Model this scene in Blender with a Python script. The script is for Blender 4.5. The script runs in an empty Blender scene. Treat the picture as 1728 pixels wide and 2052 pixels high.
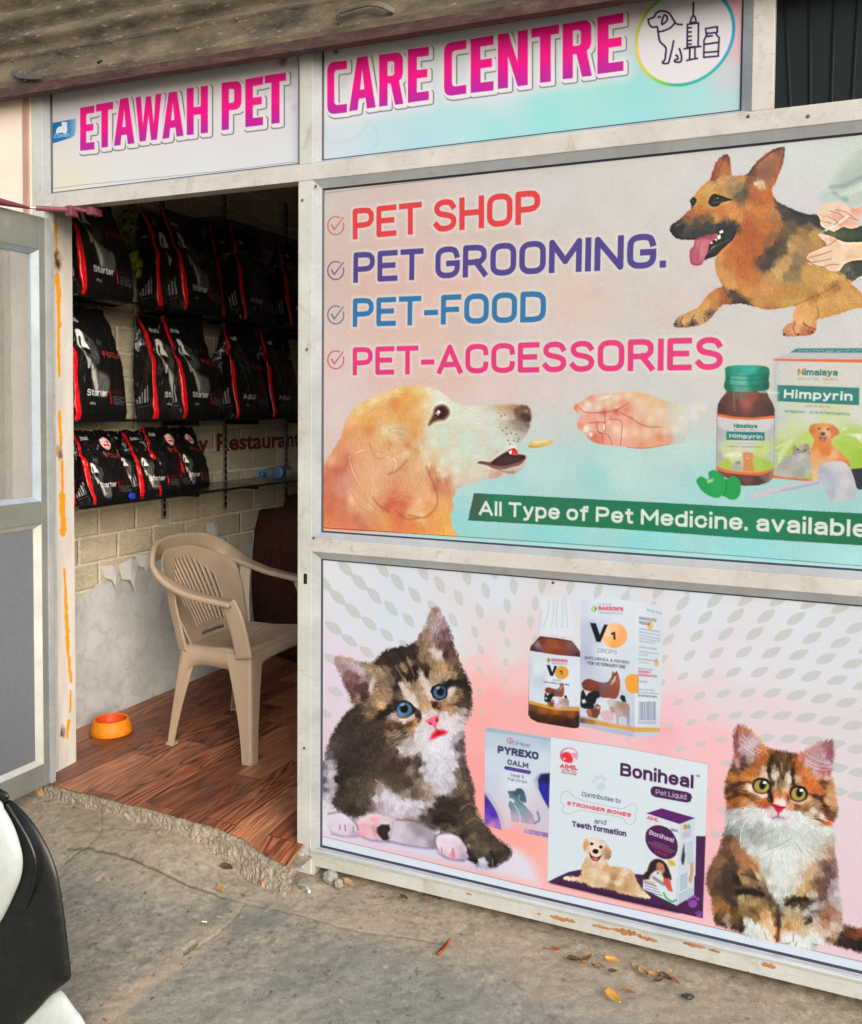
import bpy, bmesh, math, random
import numpy as np
from mathutils import Vector, Matrix

S = bpy.context.scene
COL = S.collection
RAD = math.radians

# ------------------------------------------------------------------ camera
FOC, PPX, PPY = 1830.6, 864.0, 893.9           # focal length and principal point in pixels of the 1728 wide photo
YAW, PITCH, ROLL = -0.418841, -0.041495, 0.008037
CAM = np.array([0.0, -2.40383, 1.45])
cy, sy, cp, sp, cr, sr = math.cos(YAW), math.sin(YAW), math.cos(PITCH), math.sin(PITCH), math.cos(ROLL), math.sin(ROLL)
FWD = np.array([sy*cp, cy*cp, sp]); _rt = np.array([cy, -sy, 0.0]); _up = np.cross(_rt, FWD)
RGT = cr*_rt + sr*_up; UPV = -sr*_rt + cr*_up
cam = bpy.data.cameras.new("camera"); camo = bpy.data.objects.new("camera", cam); COL.objects.link(camo)
cam.sensor_fit = 'HORIZONTAL'; cam.sensor_width = 36.0; cam.lens = 36.0*FOC/1728.0
cam.shift_x = 0.0; cam.shift_y = -(1026.0-PPY)/1728.0
cam.clip_start = 0.05; cam.clip_end = 500.0
M = Matrix.Identity(4)
for i in range(3):
    M[i][0] = RGT[i]; M[i][1] = UPV[i]; M[i][2] = -FWD[i]; M[i][3] = CAM[i]
camo.matrix_world = M
S.camera = camo

# ------------------------------------------------------------------ sky, sun, exposure
SUN_EL, SUN_AZ = RAD(26), RAD(130)            # soft daylight from the street side
w = bpy.data.worlds.new("World"); S.world = w; w.use_nodes = True
nt = w.node_tree; nt.nodes.clear()
sky = nt.nodes.new('ShaderNodeTexSky'); sky.sky_type = 'NISHITA'; sky.sun_disc = False
sky.sun_elevation = SUN_EL; sky.sun_rotation = SUN_AZ; sky.dust_density = 3.0; sky.air_density = 1.0
bg = nt.nodes.new('ShaderNodeBackground'); bg.inputs['Strength'].default_value = 0.15
wo = nt.nodes.new('ShaderNodeOutputWorld')
nt.links.new(sky.outputs[0], bg.inputs[0]); nt.links.new(bg.outputs[0], wo.inputs[0])
sl = bpy.data.lights.new("sun", 'SUN'); sl.energy = 1.5; sl.angle = RAD(50); sl.color = (1.0, 0.995, 0.985)
so = bpy.data.objects.new("sun", sl); COL.objects.link(so)
_d = Vector((math.sin(SUN_AZ)*math.cos(SUN_EL), math.cos(SUN_AZ)*math.cos(SUN_EL), math.sin(SUN_EL)))
so.rotation_euler = _d.to_track_quat('Z', 'Y').to_euler()
so.location = (0, -8, 9)
S.view_settings.view_transform = 'Standard'; S.view_settings.look = 'None'
S.view_settings.exposure = 0.75; S.view_settings.gamma = 1.0
S.view_settings.use_curve_mapping = False
S.cycles.max_bounces = 8
S.cycles.use_denoising = True

# ------------------------------------------------------------------ measuring: a traced point of the photo put on a real plane
def _ray(x, y):
    return FWD + RGT*((x-PPX)/FOC) - UPV*((y-PPY)/FOC)
def on_y(x, y, Y=0.0):
    g = _ray(x, y); return CAM + g*((Y-CAM[1])/g[1])
def on_z(x, y, Z=0.0):
    g = _ray(x, y); return CAM + g*((Z-CAM[2])/g[2])
def on_x(x, y, X=0.0):
    g = _ray(x, y); return CAM + g*((X-CAM[0])/g[0])
def project(X, Y, Z):
    a, b, c = X-CAM[0], Y-CAM[1], Z-CAM[2]
    d = a*FWD[0]+b*FWD[1]+c*FWD[2]
    return PPX+FOC*(a*RGT[0]+b*RGT[1]+c*RGT[2])/d, PPY-FOC*(a*UPV[0]+b*UPV[1]+c*UPV[2])/d

# ------------------------------------------------------------------ objects
def link(o, parent=None):
    COL.objects.link(o)
    if parent is not None: o.parent = parent
    return o
def tag(o, label=None, cat=None, group=None, kind=None):
    if label: o['label'] = label
    if cat: o['category'] = cat
    if group: o['group'] = group
    if kind: o['kind'] = kind
    return o
def empty(name, loc=(0, 0, 0), rz=0.0):
    o = bpy.data.objects.new(name, None); o.empty_display_size = 0.1
    COL.objects.link(o); o.location = loc; o.rotation_euler = (0, 0, rz); return o
def obj(name, bm, mat, parent=None, smooth=False):
    me = bpy.data.meshes.new(name)
    if isinstance(bm, bmesh.types.BMesh):
        bmesh.ops.recalc_face_normals(bm, faces=bm.faces[:])
        bm.to_mesh(me); bm.free()
    else:
        me.from_pydata(bm[0], [], bm[1])
    if smooth:
        me.polygons.foreach_set('use_smooth', [True]*len(me.polygons))
    for m_ in (mat if isinstance(mat, (list, tuple)) else [mat]):
        me.materials.append(m_)
    me.update()
    return link(bpy.data.objects.new(name, me), parent)
def world_child(o, parent):
    """parent o (built in world coordinates) to an Empty without moving it"""
    bpy.context.view_layer.update()
    o.parent = parent; o.matrix_parent_inverse = parent.matrix_world.inverted(); return o
def copy_tree(o, parent=None):
    c = o.copy(); COL.objects.link(c)
    if parent is not None: c.parent = parent
    for ch in list(o.children): copy_tree(ch, c)
    return c

# ------------------------------------------------------------------ mesh pieces
def box(bm, x0, x1, y0, y1, z0, z1, bevel=0.0, mi=0):
    b = bmesh.new()
    bmesh.ops.create_cube(b, size=1.0)
    for v in b.verts:
        v.co = ((x0+x1)/2+v.co.x*(x1-x0), (y0+y1)/2+v.co.y*(y1-y0), (z0+z1)/2+v.co.z*(z1-z0))
    if bevel: bmesh.ops.bevel(b, geom=b.edges[:], offset=bevel, segments=2, profile=0.6, affect='EDGES')
    merge(bm, b, mi)
def merge(bm, b, mi=0, mat=None):
    vs = [bm.verts.new(mat @ v.co if mat else v.co) for v in b.verts]
    b.verts.index_update()
    for f in b.faces:
        nf = bm.faces.new([vs[v.index] for v in f.verts]); nf.smooth = f.smooth; nf.material_index = mi
    b.free()
def loft(bm, rings, close=True, caps=True):
    """rings: list of equal-length point lists"""
    V = [[bm.verts.new(p) for p in r] for r in rings]
    n = len(V[0])
    for a, b in zip(V[:-1], V[1:]):
        for i in range(n if close else n-1):
            bm.faces.new((a[i], a[(i+1) % n], b[(i+1) % n], b[i]))
    if caps and close:
        bm.faces.new(V[0][::-1]); bm.faces.new(V[-1])
    return V
def tube(bm, pts, r, n=10):
    pts = [Vector(p) for p in pts]
    rr = r if isinstance(r, (list, tuple)) else [r]*len(pts)
    t0 = (pts[1]-pts[0]).normalized()
    a = t0.orthogonal().normalized(); rings = []
    for i, p in enumerate(pts):
        t = (pts[min(i+1, len(pts)-1)]-pts[max(i-1, 0)]).normalized()
        a = (a-t*a.dot(t)).normalized(); b = t.cross(a)
        rings.append([p+(a*math.cos(k*2*math.pi/n)+b*math.sin(k*2*math.pi/n))*rr[i] for k in range(n)])
    loft(bm, rings)
def lathe(bm, prof, n=32, c=(0, 0, 0)):
    rings = [[(c[0]+r*math.cos(k*2*math.pi/n), c[1]+r*math.sin(k*2*math.pi/n), c[2]+z) for k in range(n)] for r, z in prof]
    loft(bm, rings, caps=True)
def band(bm, pts, side, wid, thk, rad=0.3):
    """sweep a rounded flat section along pts; side = list of vectors giving the width direction"""
    pts = [Vector(p) for p in pts]; rings = []
    N = len(pts)
    for i, p in enumerate(pts):
        t = (pts[min(i+1, N-1)]-pts[max(i-1, 0)]).normalized()
        s = Vector(side[i]); s = (s-t*s.dot(t)).normalized(); n = t.cross(s)
        W = wid[i] if isinstance(wid, (list, tuple)) else wid
        T = thk[i] if isinstance(thk, (list, tuple)) else thk
        ring = []
        for k in range(16):
            an = k*2*math.pi/16
            c_, s_ = math.cos(an), math.sin(an)
            ring.append(p + s*(W/2*math.copysign(abs(c_)**0.35, c_)) + n*(T/2*math.copysign(abs(s_)**0.5, s_)))
        rings.append(ring)
    loft(bm, rings)
def spline(pts, n=8, closed=False):
    P = [np.array(p, float) for p in pts]; out = []; L = len(P)
    rng = range(L if closed else L-1)
    for i in rng:
        if closed: a, b, c, d = P[i-1], P[i], P[(i+1) % L], P[(i+2) % L]
        else: a, b, c, d = P[max(i-1, 0)], P[i], P[i+1], P[min(i+2, L-1)]
        for k in range(n):
            t = k/n
            out.append(0.5*((2*b)+(c-a)*t+(2*a-5*b+4*c-d)*t*t+(3*b-a-3*c+d)*t**3))
    if not closed: out.append(P[-1])
    return out

# ------------------------------------------------------------------ colour and materials
def lin(h):
    if isinstance(h, str):
        c = [int(h[i:i+2], 16)/255 for i in (0, 2, 4)]
    else: c = [v/255 for v in h]
    return tuple((v/12.92 if v <= 0.04045 else ((v+0.055)/1.055)**2.4) for v in c)
def rgb(h):
    return np.array([int(h[i:i+2], 16)/255 for i in (0, 2, 4)])
class Mat:
    """short node writer"""
    def __init__(s, name, rough=0.6, spec=0.4, metal=0.0):
        s.m = bpy.data.materials.new(name); s.m.use_nodes = True; s.t = s.m.node_tree
        s.b = s.t.nodes['Principled BSDF']
        s.b.inputs['Roughness'].default_value = rough; s.b.inputs['Specular IOR Level'].default_value = spec
        s.b.inputs['Metallic'].default_value = metal
        s._co = None
    def n(s, kind, **kw):
        x = s.t.nodes.new('ShaderNode'+kind)
        for k, v in kw.items():
            if k in x.inputs: x.inputs[k].default_value = v
            else: setattr(x, k, v)
        return x
    def l(s, a, b): s.t.links.new(a, b)
    def co(s, scale=(1, 1, 1), rot=(0, 0, 0), loc=(0, 0, 0), world=True):
        if world: g = s.n('NewGeometry').outputs['Position']
        else: g = s.n('TexCoord').outputs['Object']
        mp = s.n('Mapping'); mp.inputs['Scale'].default_value = scale; mp.inputs['Rotation'].default_value = rot
        mp.inputs['Location'].default_value = loc
        s.l(g, mp.inputs[0]); return mp.outputs[0]
    def noise(s, scale, detail=6, rough=0.6, co=None, dist=0.0):
        x = s.n('TexNoise'); x.inputs['Scale'].default_value = scale; x.inputs['Detail'].default_value = detail
        x.inputs['Roughness'].default_value = rough; x.inputs['Distortion'].default_value = dist
        if co is not None: s.l(co, x.inputs['Vector'])
        return x.outputs['Fac']
    def ramp(s, fac, stops):
        r = s.n('ValToRGB'); e = r.color_ramp.elements
        while len(e) < len(stops): e.new(0.5)
        for q, (p, c) in zip(e, stops):
            q.position = p; q.color = (*c, 1) if len(c) == 3 else c
        s.l(fac, r.inputs[0]); return r.outputs[0]
    def mix(s, fac, a, b, mode='MIX'):
        x = s.n('Mix'); x.data_type = 'RGBA'; x.blend_type = mode
        for v, i in ((fac, 0), (a, 6), (b, 7)):
            if isinstance(v, (int, float)): x.inputs[i].default_value = v
            elif isinstance(v, tuple): x.inputs[i].default_value = (*v, 1) if len(v) == 3 else v
            else: s.l(v, x.inputs[i])
        return x.outputs[2]
    def base(s, c):
        if isinstance(c, tuple): s.b.inputs['Base Color'].default_value = (*c, 1)
        else: s.l(c, s.b.inputs['Base Color'])
        return s
    def rough(s, f, lo, hi):
        mr = s.n('MapRange'); mr.inputs['To Min'].default_value = lo; mr.inputs['To Max'].default_value = hi
        s.l(f, mr.inputs[0]); s.l(mr.outputs[0], s.b.inputs['Roughness']); return s
    def bump(s, h, strength=0.3, dist=0.01):
        b = s.n('Bump'); b.inputs['Strength'].default_value = strength; b.inputs['Distance'].default_value = dist
        s.l(h, b.inputs['Height']); s.l(b.outputs[0], s.b.inputs['Normal']); return s
def plain(name, hexc, rough=0.5, spec=0.4, metal=0.0, var=0.12, scale=12.0, bump=0.0):
    m = Mat(name, rough, spec, metal); c = lin(hexc)
    f = m.noise(scale, 5, 0.6, m.co())
    d = tuple(max(0, v*(1-var)) for v in c); e = tuple(min(1, v*(1+var)) for v in c)
    m.base(m.ramp(f, [(0.3, d), (0.7, e)]))
    if bump: m.bump(m.noise(scale*6, 4, 0.6, m.co()), bump, 0.004)
    return m.m
def painted(name, rough=0.45, spec=0.3, coat=0.0, bump=0.0, wave=0.0, grain=0.0):
    """material of a surface whose own print or stain is kept as colours of its mesh"""
    m = Mat(name, rough, spec); a = m.n('Attribute'); a.attribute_name = 'Col'
    c = a.outputs['Color']
    if grain: c = m.mix(grain, c, m.ramp(m.noise(240, 3, .7, m.co()), [(.3, (.25,)*3), (.5, (1, 1, 1)), (.7, (1.7,)*3)]), 'MULTIPLY')
    m.base(c)
    if coat:
        m.b.inputs['Coat Weight'].default_value = coat; m.b.inputs['Coat Roughness'].default_value = 0.03
    if bump: m.bump(m.noise(180, 4, 0.6, m.co()), bump, 0.004)
    if wave: m.bump(m.noise(2.2, 2, 0.5, m.co()), wave, 0.02)
    return m.m

# ------------------------------------------------------------------ noise and paint on vertex grids
_rng = np.random.RandomState(7)
_LAT = _rng.rand(256, 256)
def vnoise(x, y, o=0):
    x = np.asarray(x, float)+o*17.3; y = np.asarray(y, float)+o*9.1
    xi = np.floor(x).astype(int); yi = np.floor(y).astype(int); fx = x-xi; fy = y-yi
    fx = fx*fx*(3-2*fx); fy = fy*fy*(3-2*fy)
    a = _LAT[xi % 256, yi % 256]; b = _LAT[(xi+1) % 256, yi % 256]; c = _LAT[xi % 256, (yi+1) % 256]; d = _LAT[(xi+1) % 256, (yi+1) % 256]
    return (a*(1-fx)+b*fx)*(1-fy)+(c*(1-fx)+d*fx)*fy
def fbm(x, y, o=0, n=4):
    s = 0; t = 0; a = 1
    for k in range(n):
        s = s+a*vnoise(x*2**k, y*2**k, o+k); t += a; a *= .55
    return s/t
def hexs(txt):
    """'x,y,hex x,y,hex ...' -> points and colours"""
    P = []; C = []
    for q in txt.split():
        a, b, c = q.split(','); P.append((float(a), float(b))); C.append(rgb(c))
    return np.array(P), np.array(C)
def pts(txt):
    return [tuple(float(v) for v in q.split(',')) for q in txt.split()]
class Paint:
    """a grid of points with traced coordinates U, V; colours are sRGB, pid numbers the printed figure a point belongs to"""
    def __init__(s, U, V):
        s.U = U; s.V = V; s.rgb = np.ones(U.shape+(3,)); s.pid = np.zeros(U.shape, np.int16)
        s.f = (0.0, 0.0, 1.0); s.smin = .4
    def frame(s, ox, oy, sc): s.f = (ox, oy, sc)          # following tracings are given in an enlarged view of the photo
    def P(s, p): return [(s.f[0]+a/s.f[2], s.f[1]+b/s.f[2]) for a, b in p]
    def win(s, p, m=8):
        p = np.array(p); u0, v0 = p.min(0)-m; u1, v1 = p.max(0)+m
        k = (s.U >= u0) & (s.U <= u1) & (s.V >= v0) & (s.V <= v1)
        r = np.where(k.any(1))[0]; c = np.where(k.any(0))[0]
        if len(r) == 0 or len(c) == 0: return None
        return slice(r[0], r[-1]+1), slice(c[0], c[-1]+1)
    @staticmethod
    def sdf(U, V, p):
        d = np.full(U.shape, 1e9); ins = np.zeros(U.shape, bool); n = len(p)
        for i in range(n):
            (x0, y0), (x1, y1) = p[i], p[(i+1) % n]
            ex, ey = x1-x0, y1-y0; wx, wy = U-x0, V-y0
            t = np.clip((wx*ex+wy*ey)/max(ex*ex+ey*ey, 1e-9), 0, 1)
            d = np.minimum(d, (wx-ex*t)**2+(wy-ey*t)**2)
            if y0 != y1:
                ins ^= ((y0 > V) != (y1 > V)) & (U < (x1-x0)*(V-y0)/(y1-y0)+x0)
        d = np.sqrt(d); return np.where(ins, -d, d)
    def put(s, sl, m, c, pid=None):
        m = np.clip(m, 0, 1)
        s.rgb[sl] = s.rgb[sl]*(1-m[..., None])+np.asarray(c)*m[..., None]
        if pid is not None: s.pid[sl] = np.where(m > 0.5, pid, s.pid[sl])
    def poly(s, p, c, soft=1.0, pid=None, sm=0, alpha=1.0, fuzz=0.0, holes=()):
        if isinstance(p, str): p = pts(p)
        p = s.P(p)
        if sm: p = [tuple(q) for q in spline(p, sm, True)]
        sl = s.win(p, soft*2+fuzz*2+3)
        if sl is None: return None
        U, V = s.U[sl], s.V[sl]; d = s.sdf(U, V, p)
        for h in holes:
            d = np.maximum(d, -s.sdf(U, V, s.P(pts(h) if isinstance(h, str) else h)))
        if fuzz: d = d+(fbm(U*.35, V*.35, 3, 3)-.5)*fuzz*2
        m = np.clip(.5-d/max(soft, s.smin), 0, 1)*alpha
        if callable(c): c = c(U, V)
        elif isinstance(c, str): c = rgb(c)
        s.put(sl, m, c, pid); return sl, m, d
    def line(s, p, wd, c, alpha=1.0, soft=1.0, closed=False, sm=0, pid=None):
        if isinstance(p, str): p = pts(p)
        p = s.P(p)
        if sm: p = [tuple(q) for q in spline(p, sm, closed)]
        if closed: p = p+[p[0]]
        ws = wd if isinstance(wd, (list, tuple)) else (wd, wd)
        sl = s.win(p, max(ws)+soft*2+2)
        if sl is None: return
        U, V = s.U[sl], s.V[sl]; d = np.full(U.shape, 1e9); n = len(p)-1
        for i in range(n):
            (x0, y0), (x1, y1) = p[i], p[i+1]
            ex, ey = x1-x0, y1-y0; wx, wy = U-x0, V-y0
            t = np.clip((wx*ex+wy*ey)/max(ex*ex+ey*ey, 1e-9), 0, 1)
            g = (i+t)/n; wdt = ws[0]+(ws[1]-ws[0])*g
            d = np.minimum(d, np.sqrt((wx-ex*t)**2+(wy-ey*t)**2)-wdt/2)
        m = np.clip(.5-d/max(soft, s.smin), 0, 1)*alpha
        s.put(sl, m, rgb(c) if isinstance(c, str) else c, pid)
    def ell(s, cx, cy, rx, ry, c, ang=0, soft=1.0, alpha=1.0, pid=None):
        a = np.linspace(0, 2*math.pi, 28, endpoint=False); ca, sa = math.cos(RAD(ang)), math.sin(RAD(ang))
        s.poly([(cx+rx*math.cos(t)*ca-ry*math.sin(t)*sa, cy+rx*math.cos(t)*sa+ry*math.sin(t)*ca) for t in a], c, soft, pid, 0, alpha)
    def field(s, U, V, txt, power=3.0):
        P, C = hexs(txt); P = np.array(s.P(P))
        num = np.zeros(U.shape+(3,)); den = np.zeros(U.shape)
        for (x, y), c in zip(P, C):
            wt = 1/(((U-x)**2+(V-y)**2)+4.0)**(power/2); den += wt; num += wt[..., None]*c
        return num/den[..., None]
    def figure(s, outline, samples, pid, soft=2.0, fuzz=2.0, sm=4, power=4.0, wob=3.0):
        """a printed animal or hand: outline filled with colours blended from its patches, slightly broken up like fur"""
        def c(U, V):
            a = U+(fbm(U*.16, V*.16, 5, 3)-.5)*wob*4; b = V+(fbm(U*.16, V*.16, 9, 3)-.5)*wob*4
            return s.field(a, b, samples, power)
        return s.poly(outline, c, soft, pid, sm, 1.0, fuzz)
    def fur(s, sl, m, flow, n, length, jit=.25, lum=.12, alpha=.9, seed=1, locate=None, over=1, mott=0.0):
        """many single hairs combed along flow ('x,y,dx,dy ...'), each taking the colour under its root"""
        R = np.random.RandomState(seed)
        F = np.array([[float(v) for v in q.split(',')] for q in flow.split()])
        FP = np.array(s.P(F[:, :2])); FD = F[:, 2:]/np.linalg.norm(F[:, 2:], axis=1, keepdims=True)
        idx = np.argwhere(m > .6)
        if len(idx) == 0: return
        k = idx[R.randint(len(idx), size=n)]; r0, c0 = sl[0].start, sl[1].start
        rr, cc = k[:, 0]+r0, k[:, 1]+c0
        x = s.U[rr, cc].copy(); y = s.V[rr, cc].copy()
        col = s.rgb[rr, cc]; col = col*(1+R.randn(n, 1)*lum*(1.15-.9*col.mean(1, keepdims=True)))
        if mott: col = col*(1+(fbm(x*.13+seed, y*.13, seed, 3)-.5)[:, None]*mott*(1.1-col.mean(1, keepdims=True)))
        wsum = np.zeros((n, 2)); den = np.zeros(n)
        for p, d in zip(FP, FD):
            wt = 1/((x-p[0])**2+(y-p[1])**2+20)**1.5; wsum += wt[:, None]*d; den += wt
        a = np.arctan2(wsum[:, 1], wsum[:, 0])+R.randn(n)*jit
        L = length*(.5+R.rand(n)); steps = int(length*1.6); curl = R.randn(n)*.02
        H, W = s.U.shape; acc = np.zeros(H*W); ac3 = [np.zeros(H*W) for _ in range(3)]
        for i in range(steps):
            t = i/steps; st = L/steps
            x = x+np.cos(a)*st; y = y+np.sin(a)*st; a = a+curl
            ri, ci = locate(x, y); ok = (ri >= 0) & (ri < H) & (ci >= 0) & (ci < W)
            f = (ri*W+ci)[ok]; wt = (1-t*.8)
            acc += np.bincount(f, minlength=H*W)*wt
            for q in range(3): ac3[q] += np.bincount(f, weights=col[ok, q]*wt, minlength=H*W)
        g = acc > 0
        out = np.stack([np.where(g, ac3[q]/np.maximum(acc, 1e-6), 0) for q in range(3)], -1).reshape(H, W, 3)
        al = (np.minimum(1, acc*.8)*alpha).reshape(H, W)
        ok = m > .25
        for _ in range(over):
            o2 = ok.copy(); o2[1:] |= ok[:-1]; o2[:-1] |= ok[1:]; o2[:, 1:] |= ok[:, :-1]; o2[:, :-1] |= ok[:, 1:]; ok = o2
        al2 = np.zeros_like(al); al2[sl] = al[sl]*ok; al = al2[..., None]
        s.rgb = s.rgb*(1-al)+np.clip(out, 0, 1)*al
def sharpen(sh, pids, amt=.7, k=3):
    """crisper print: lift local contrast inside the printed figures"""
    m = np.isin(sh.pid, pids)[..., None]; a = sh.rgb; b_ = a
    for ax in (0, 1):
        p_ = [(0, 0)]*3; p_[ax] = (k+1, k); c = np.cumsum(np.pad(b_, p_, 'edge'), ax); n = a.shape[ax]
        b_ = (np.take(c, range(2*k+1, 2*k+1+n), ax)-np.take(c, range(0, n), ax))/(2*k+1)
    sh.rgb = np.where(m, np.clip(a+amt*(a-b_), 0, 1), a)
def set_colors(me, cols, k=1.0):
    """cols (n,3) sRGB per vertex; k = reflectance of the blank sheet"""
    c = np.clip(cols, 0, 1); c = np.where(c <= 0.04045, c/12.92, ((c+0.055)/1.055)**2.4)*k
    at = me.color_attributes.new('Col', 'FLOAT_COLOR', 'POINT')
    at.data.foreach_set('color', np.concatenate([c, np.ones((len(c), 1))], 1).astype(np.float32).ravel())
def fast_mesh(name, verts, quads):
    me = bpy.data.meshes.new(name)
    me.vertices.add(len(verts)); me.vertices.foreach_set('co', np.asarray(verts, np.float32).ravel())
    n = len(quads); me.loops.add(n*4); me.loops.foreach_set('vertex_index', np.asarray(quads, np.int32).ravel())
    me.polygons.add(n); me.polygons.foreach_set('loop_start', np.arange(0, n*4, 4, dtype=np.int32))
    me.update(calc_edges=True); return me
class Sheet(Paint):
    """a printed sheet in the plane y = Y of the facade"""
    def __init__(s, X0, X1, Z0, Z1, Y, res):
        s.nx = int(round((X1-X0)/res)); s.nz = int(round((Z1-Z0)/res)); s.b = (X0, X1, Z0, Z1, Y)
        s.X, s.Z = np.meshgrid(np.linspace(X0, X1, s.nx+1), np.linspace(Z1, Z0, s.nz+1))
        U, V = project(s.X, Y, s.Z); Paint.__init__(s, U, V); s.names = {}; s.k = .67
    def locate(s, x, y):
        X0, X1, Z0, Z1, Y = s.b
        gx = FWD[0]+RGT[0]*((x-PPX)/FOC)-UPV[0]*((y-PPY)/FOC)
        gy = FWD[1]+RGT[1]*((x-PPX)/FOC)-UPV[1]*((y-PPY)/FOC)
        gz = FWD[2]+RGT[2]*((x-PPX)/FOC)-UPV[2]*((y-PPY)/FOC)
        k = (Y-CAM[1])/gy; X = CAM[0]+gx*k; Z = CAM[2]+gz*k
        return np.rint((Z1-Z)/(Z1-Z0)*s.nz).astype(int), np.rint((X-X0)/(X1-X0)*s.nx).astype(int)
    def build(s, parent, names, mat):
        H, W = s.U.shape; ix = np.arange(H*W).reshape(H, W)
        q = np.stack([ix[:-1, :-1], ix[1:, :-1], ix[1:, 1:], ix[:-1, 1:]], -1).reshape(-1, 4)
        pid = s.pid[:-1, :-1].ravel(); names = {**names, **s.names}
        ver = np.stack([s.X.ravel(), np.full(H*W, s.b[4]), s.Z.ravel()], 1); col = s.rgb.reshape(-1, 3)
        for k, nm in names.items():
            f = q[pid == k]
            if len(f) == 0: continue
            u, inv = np.unique(f, return_inverse=True)
            me = fast_mesh(nm, ver[u], inv.reshape(-1, 4)); set_colors(me, col[u], s.k); me.materials.append(mat)
            link(bpy.data.objects.new(nm, me), parent)

# ------------------------------------------------------------------ writing
def text_tris(txt, weight=0.0, sx=1.0, space=1.0):
    cu = bpy.data.curves.new('lettering', 'FONT'); cu.body = txt; cu.size = 1.0; cu.offset = weight; cu.resolution_u = 3
    cu.space_character = space
    o = bpy.data.objects.new('lettering', cu); COL.objects.link(o)
    dg = bpy.context.evaluated_depsgraph_get(); dg.update()
    me = o.evaluated_get(dg).to_mesh()
    v = np.zeros(len(me.vertices)*3); me.vertices.foreach_get('co', v); v = v.reshape(-1, 3)[:, :2].copy()
    me.calc_loop_triangles(); t = np.array([tuple(x.vertices) for x in me.loop_triangles])
    o.evaluated_get(dg).to_mesh_clear()
    bpy.data.objects.remove(o); bpy.data.curves.remove(cu)
    return v, t
_cap = {}
def cap_h(weight):
    if weight not in _cap:
        v, _ = text_tris('H', weight); _cap[weight] = (v[:, 1].max(), v[:, 1].min())
    return _cap[weight]
_ink = {}
def ink(hexc):
    if hexc not in _ink:
        m = Mat('ink_'+hexc, 0.5, 0.3); c = lin(hexc); f = m.noise(60, 3, 0.5, m.co())
        m.base(m.ramp(f, [(0.3, tuple(v*.93 for v in c)), (0.7, tuple(min(1, v*1.06) for v in c))])); _ink[hexc] = m.m
    return _ink[hexc]
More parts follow.
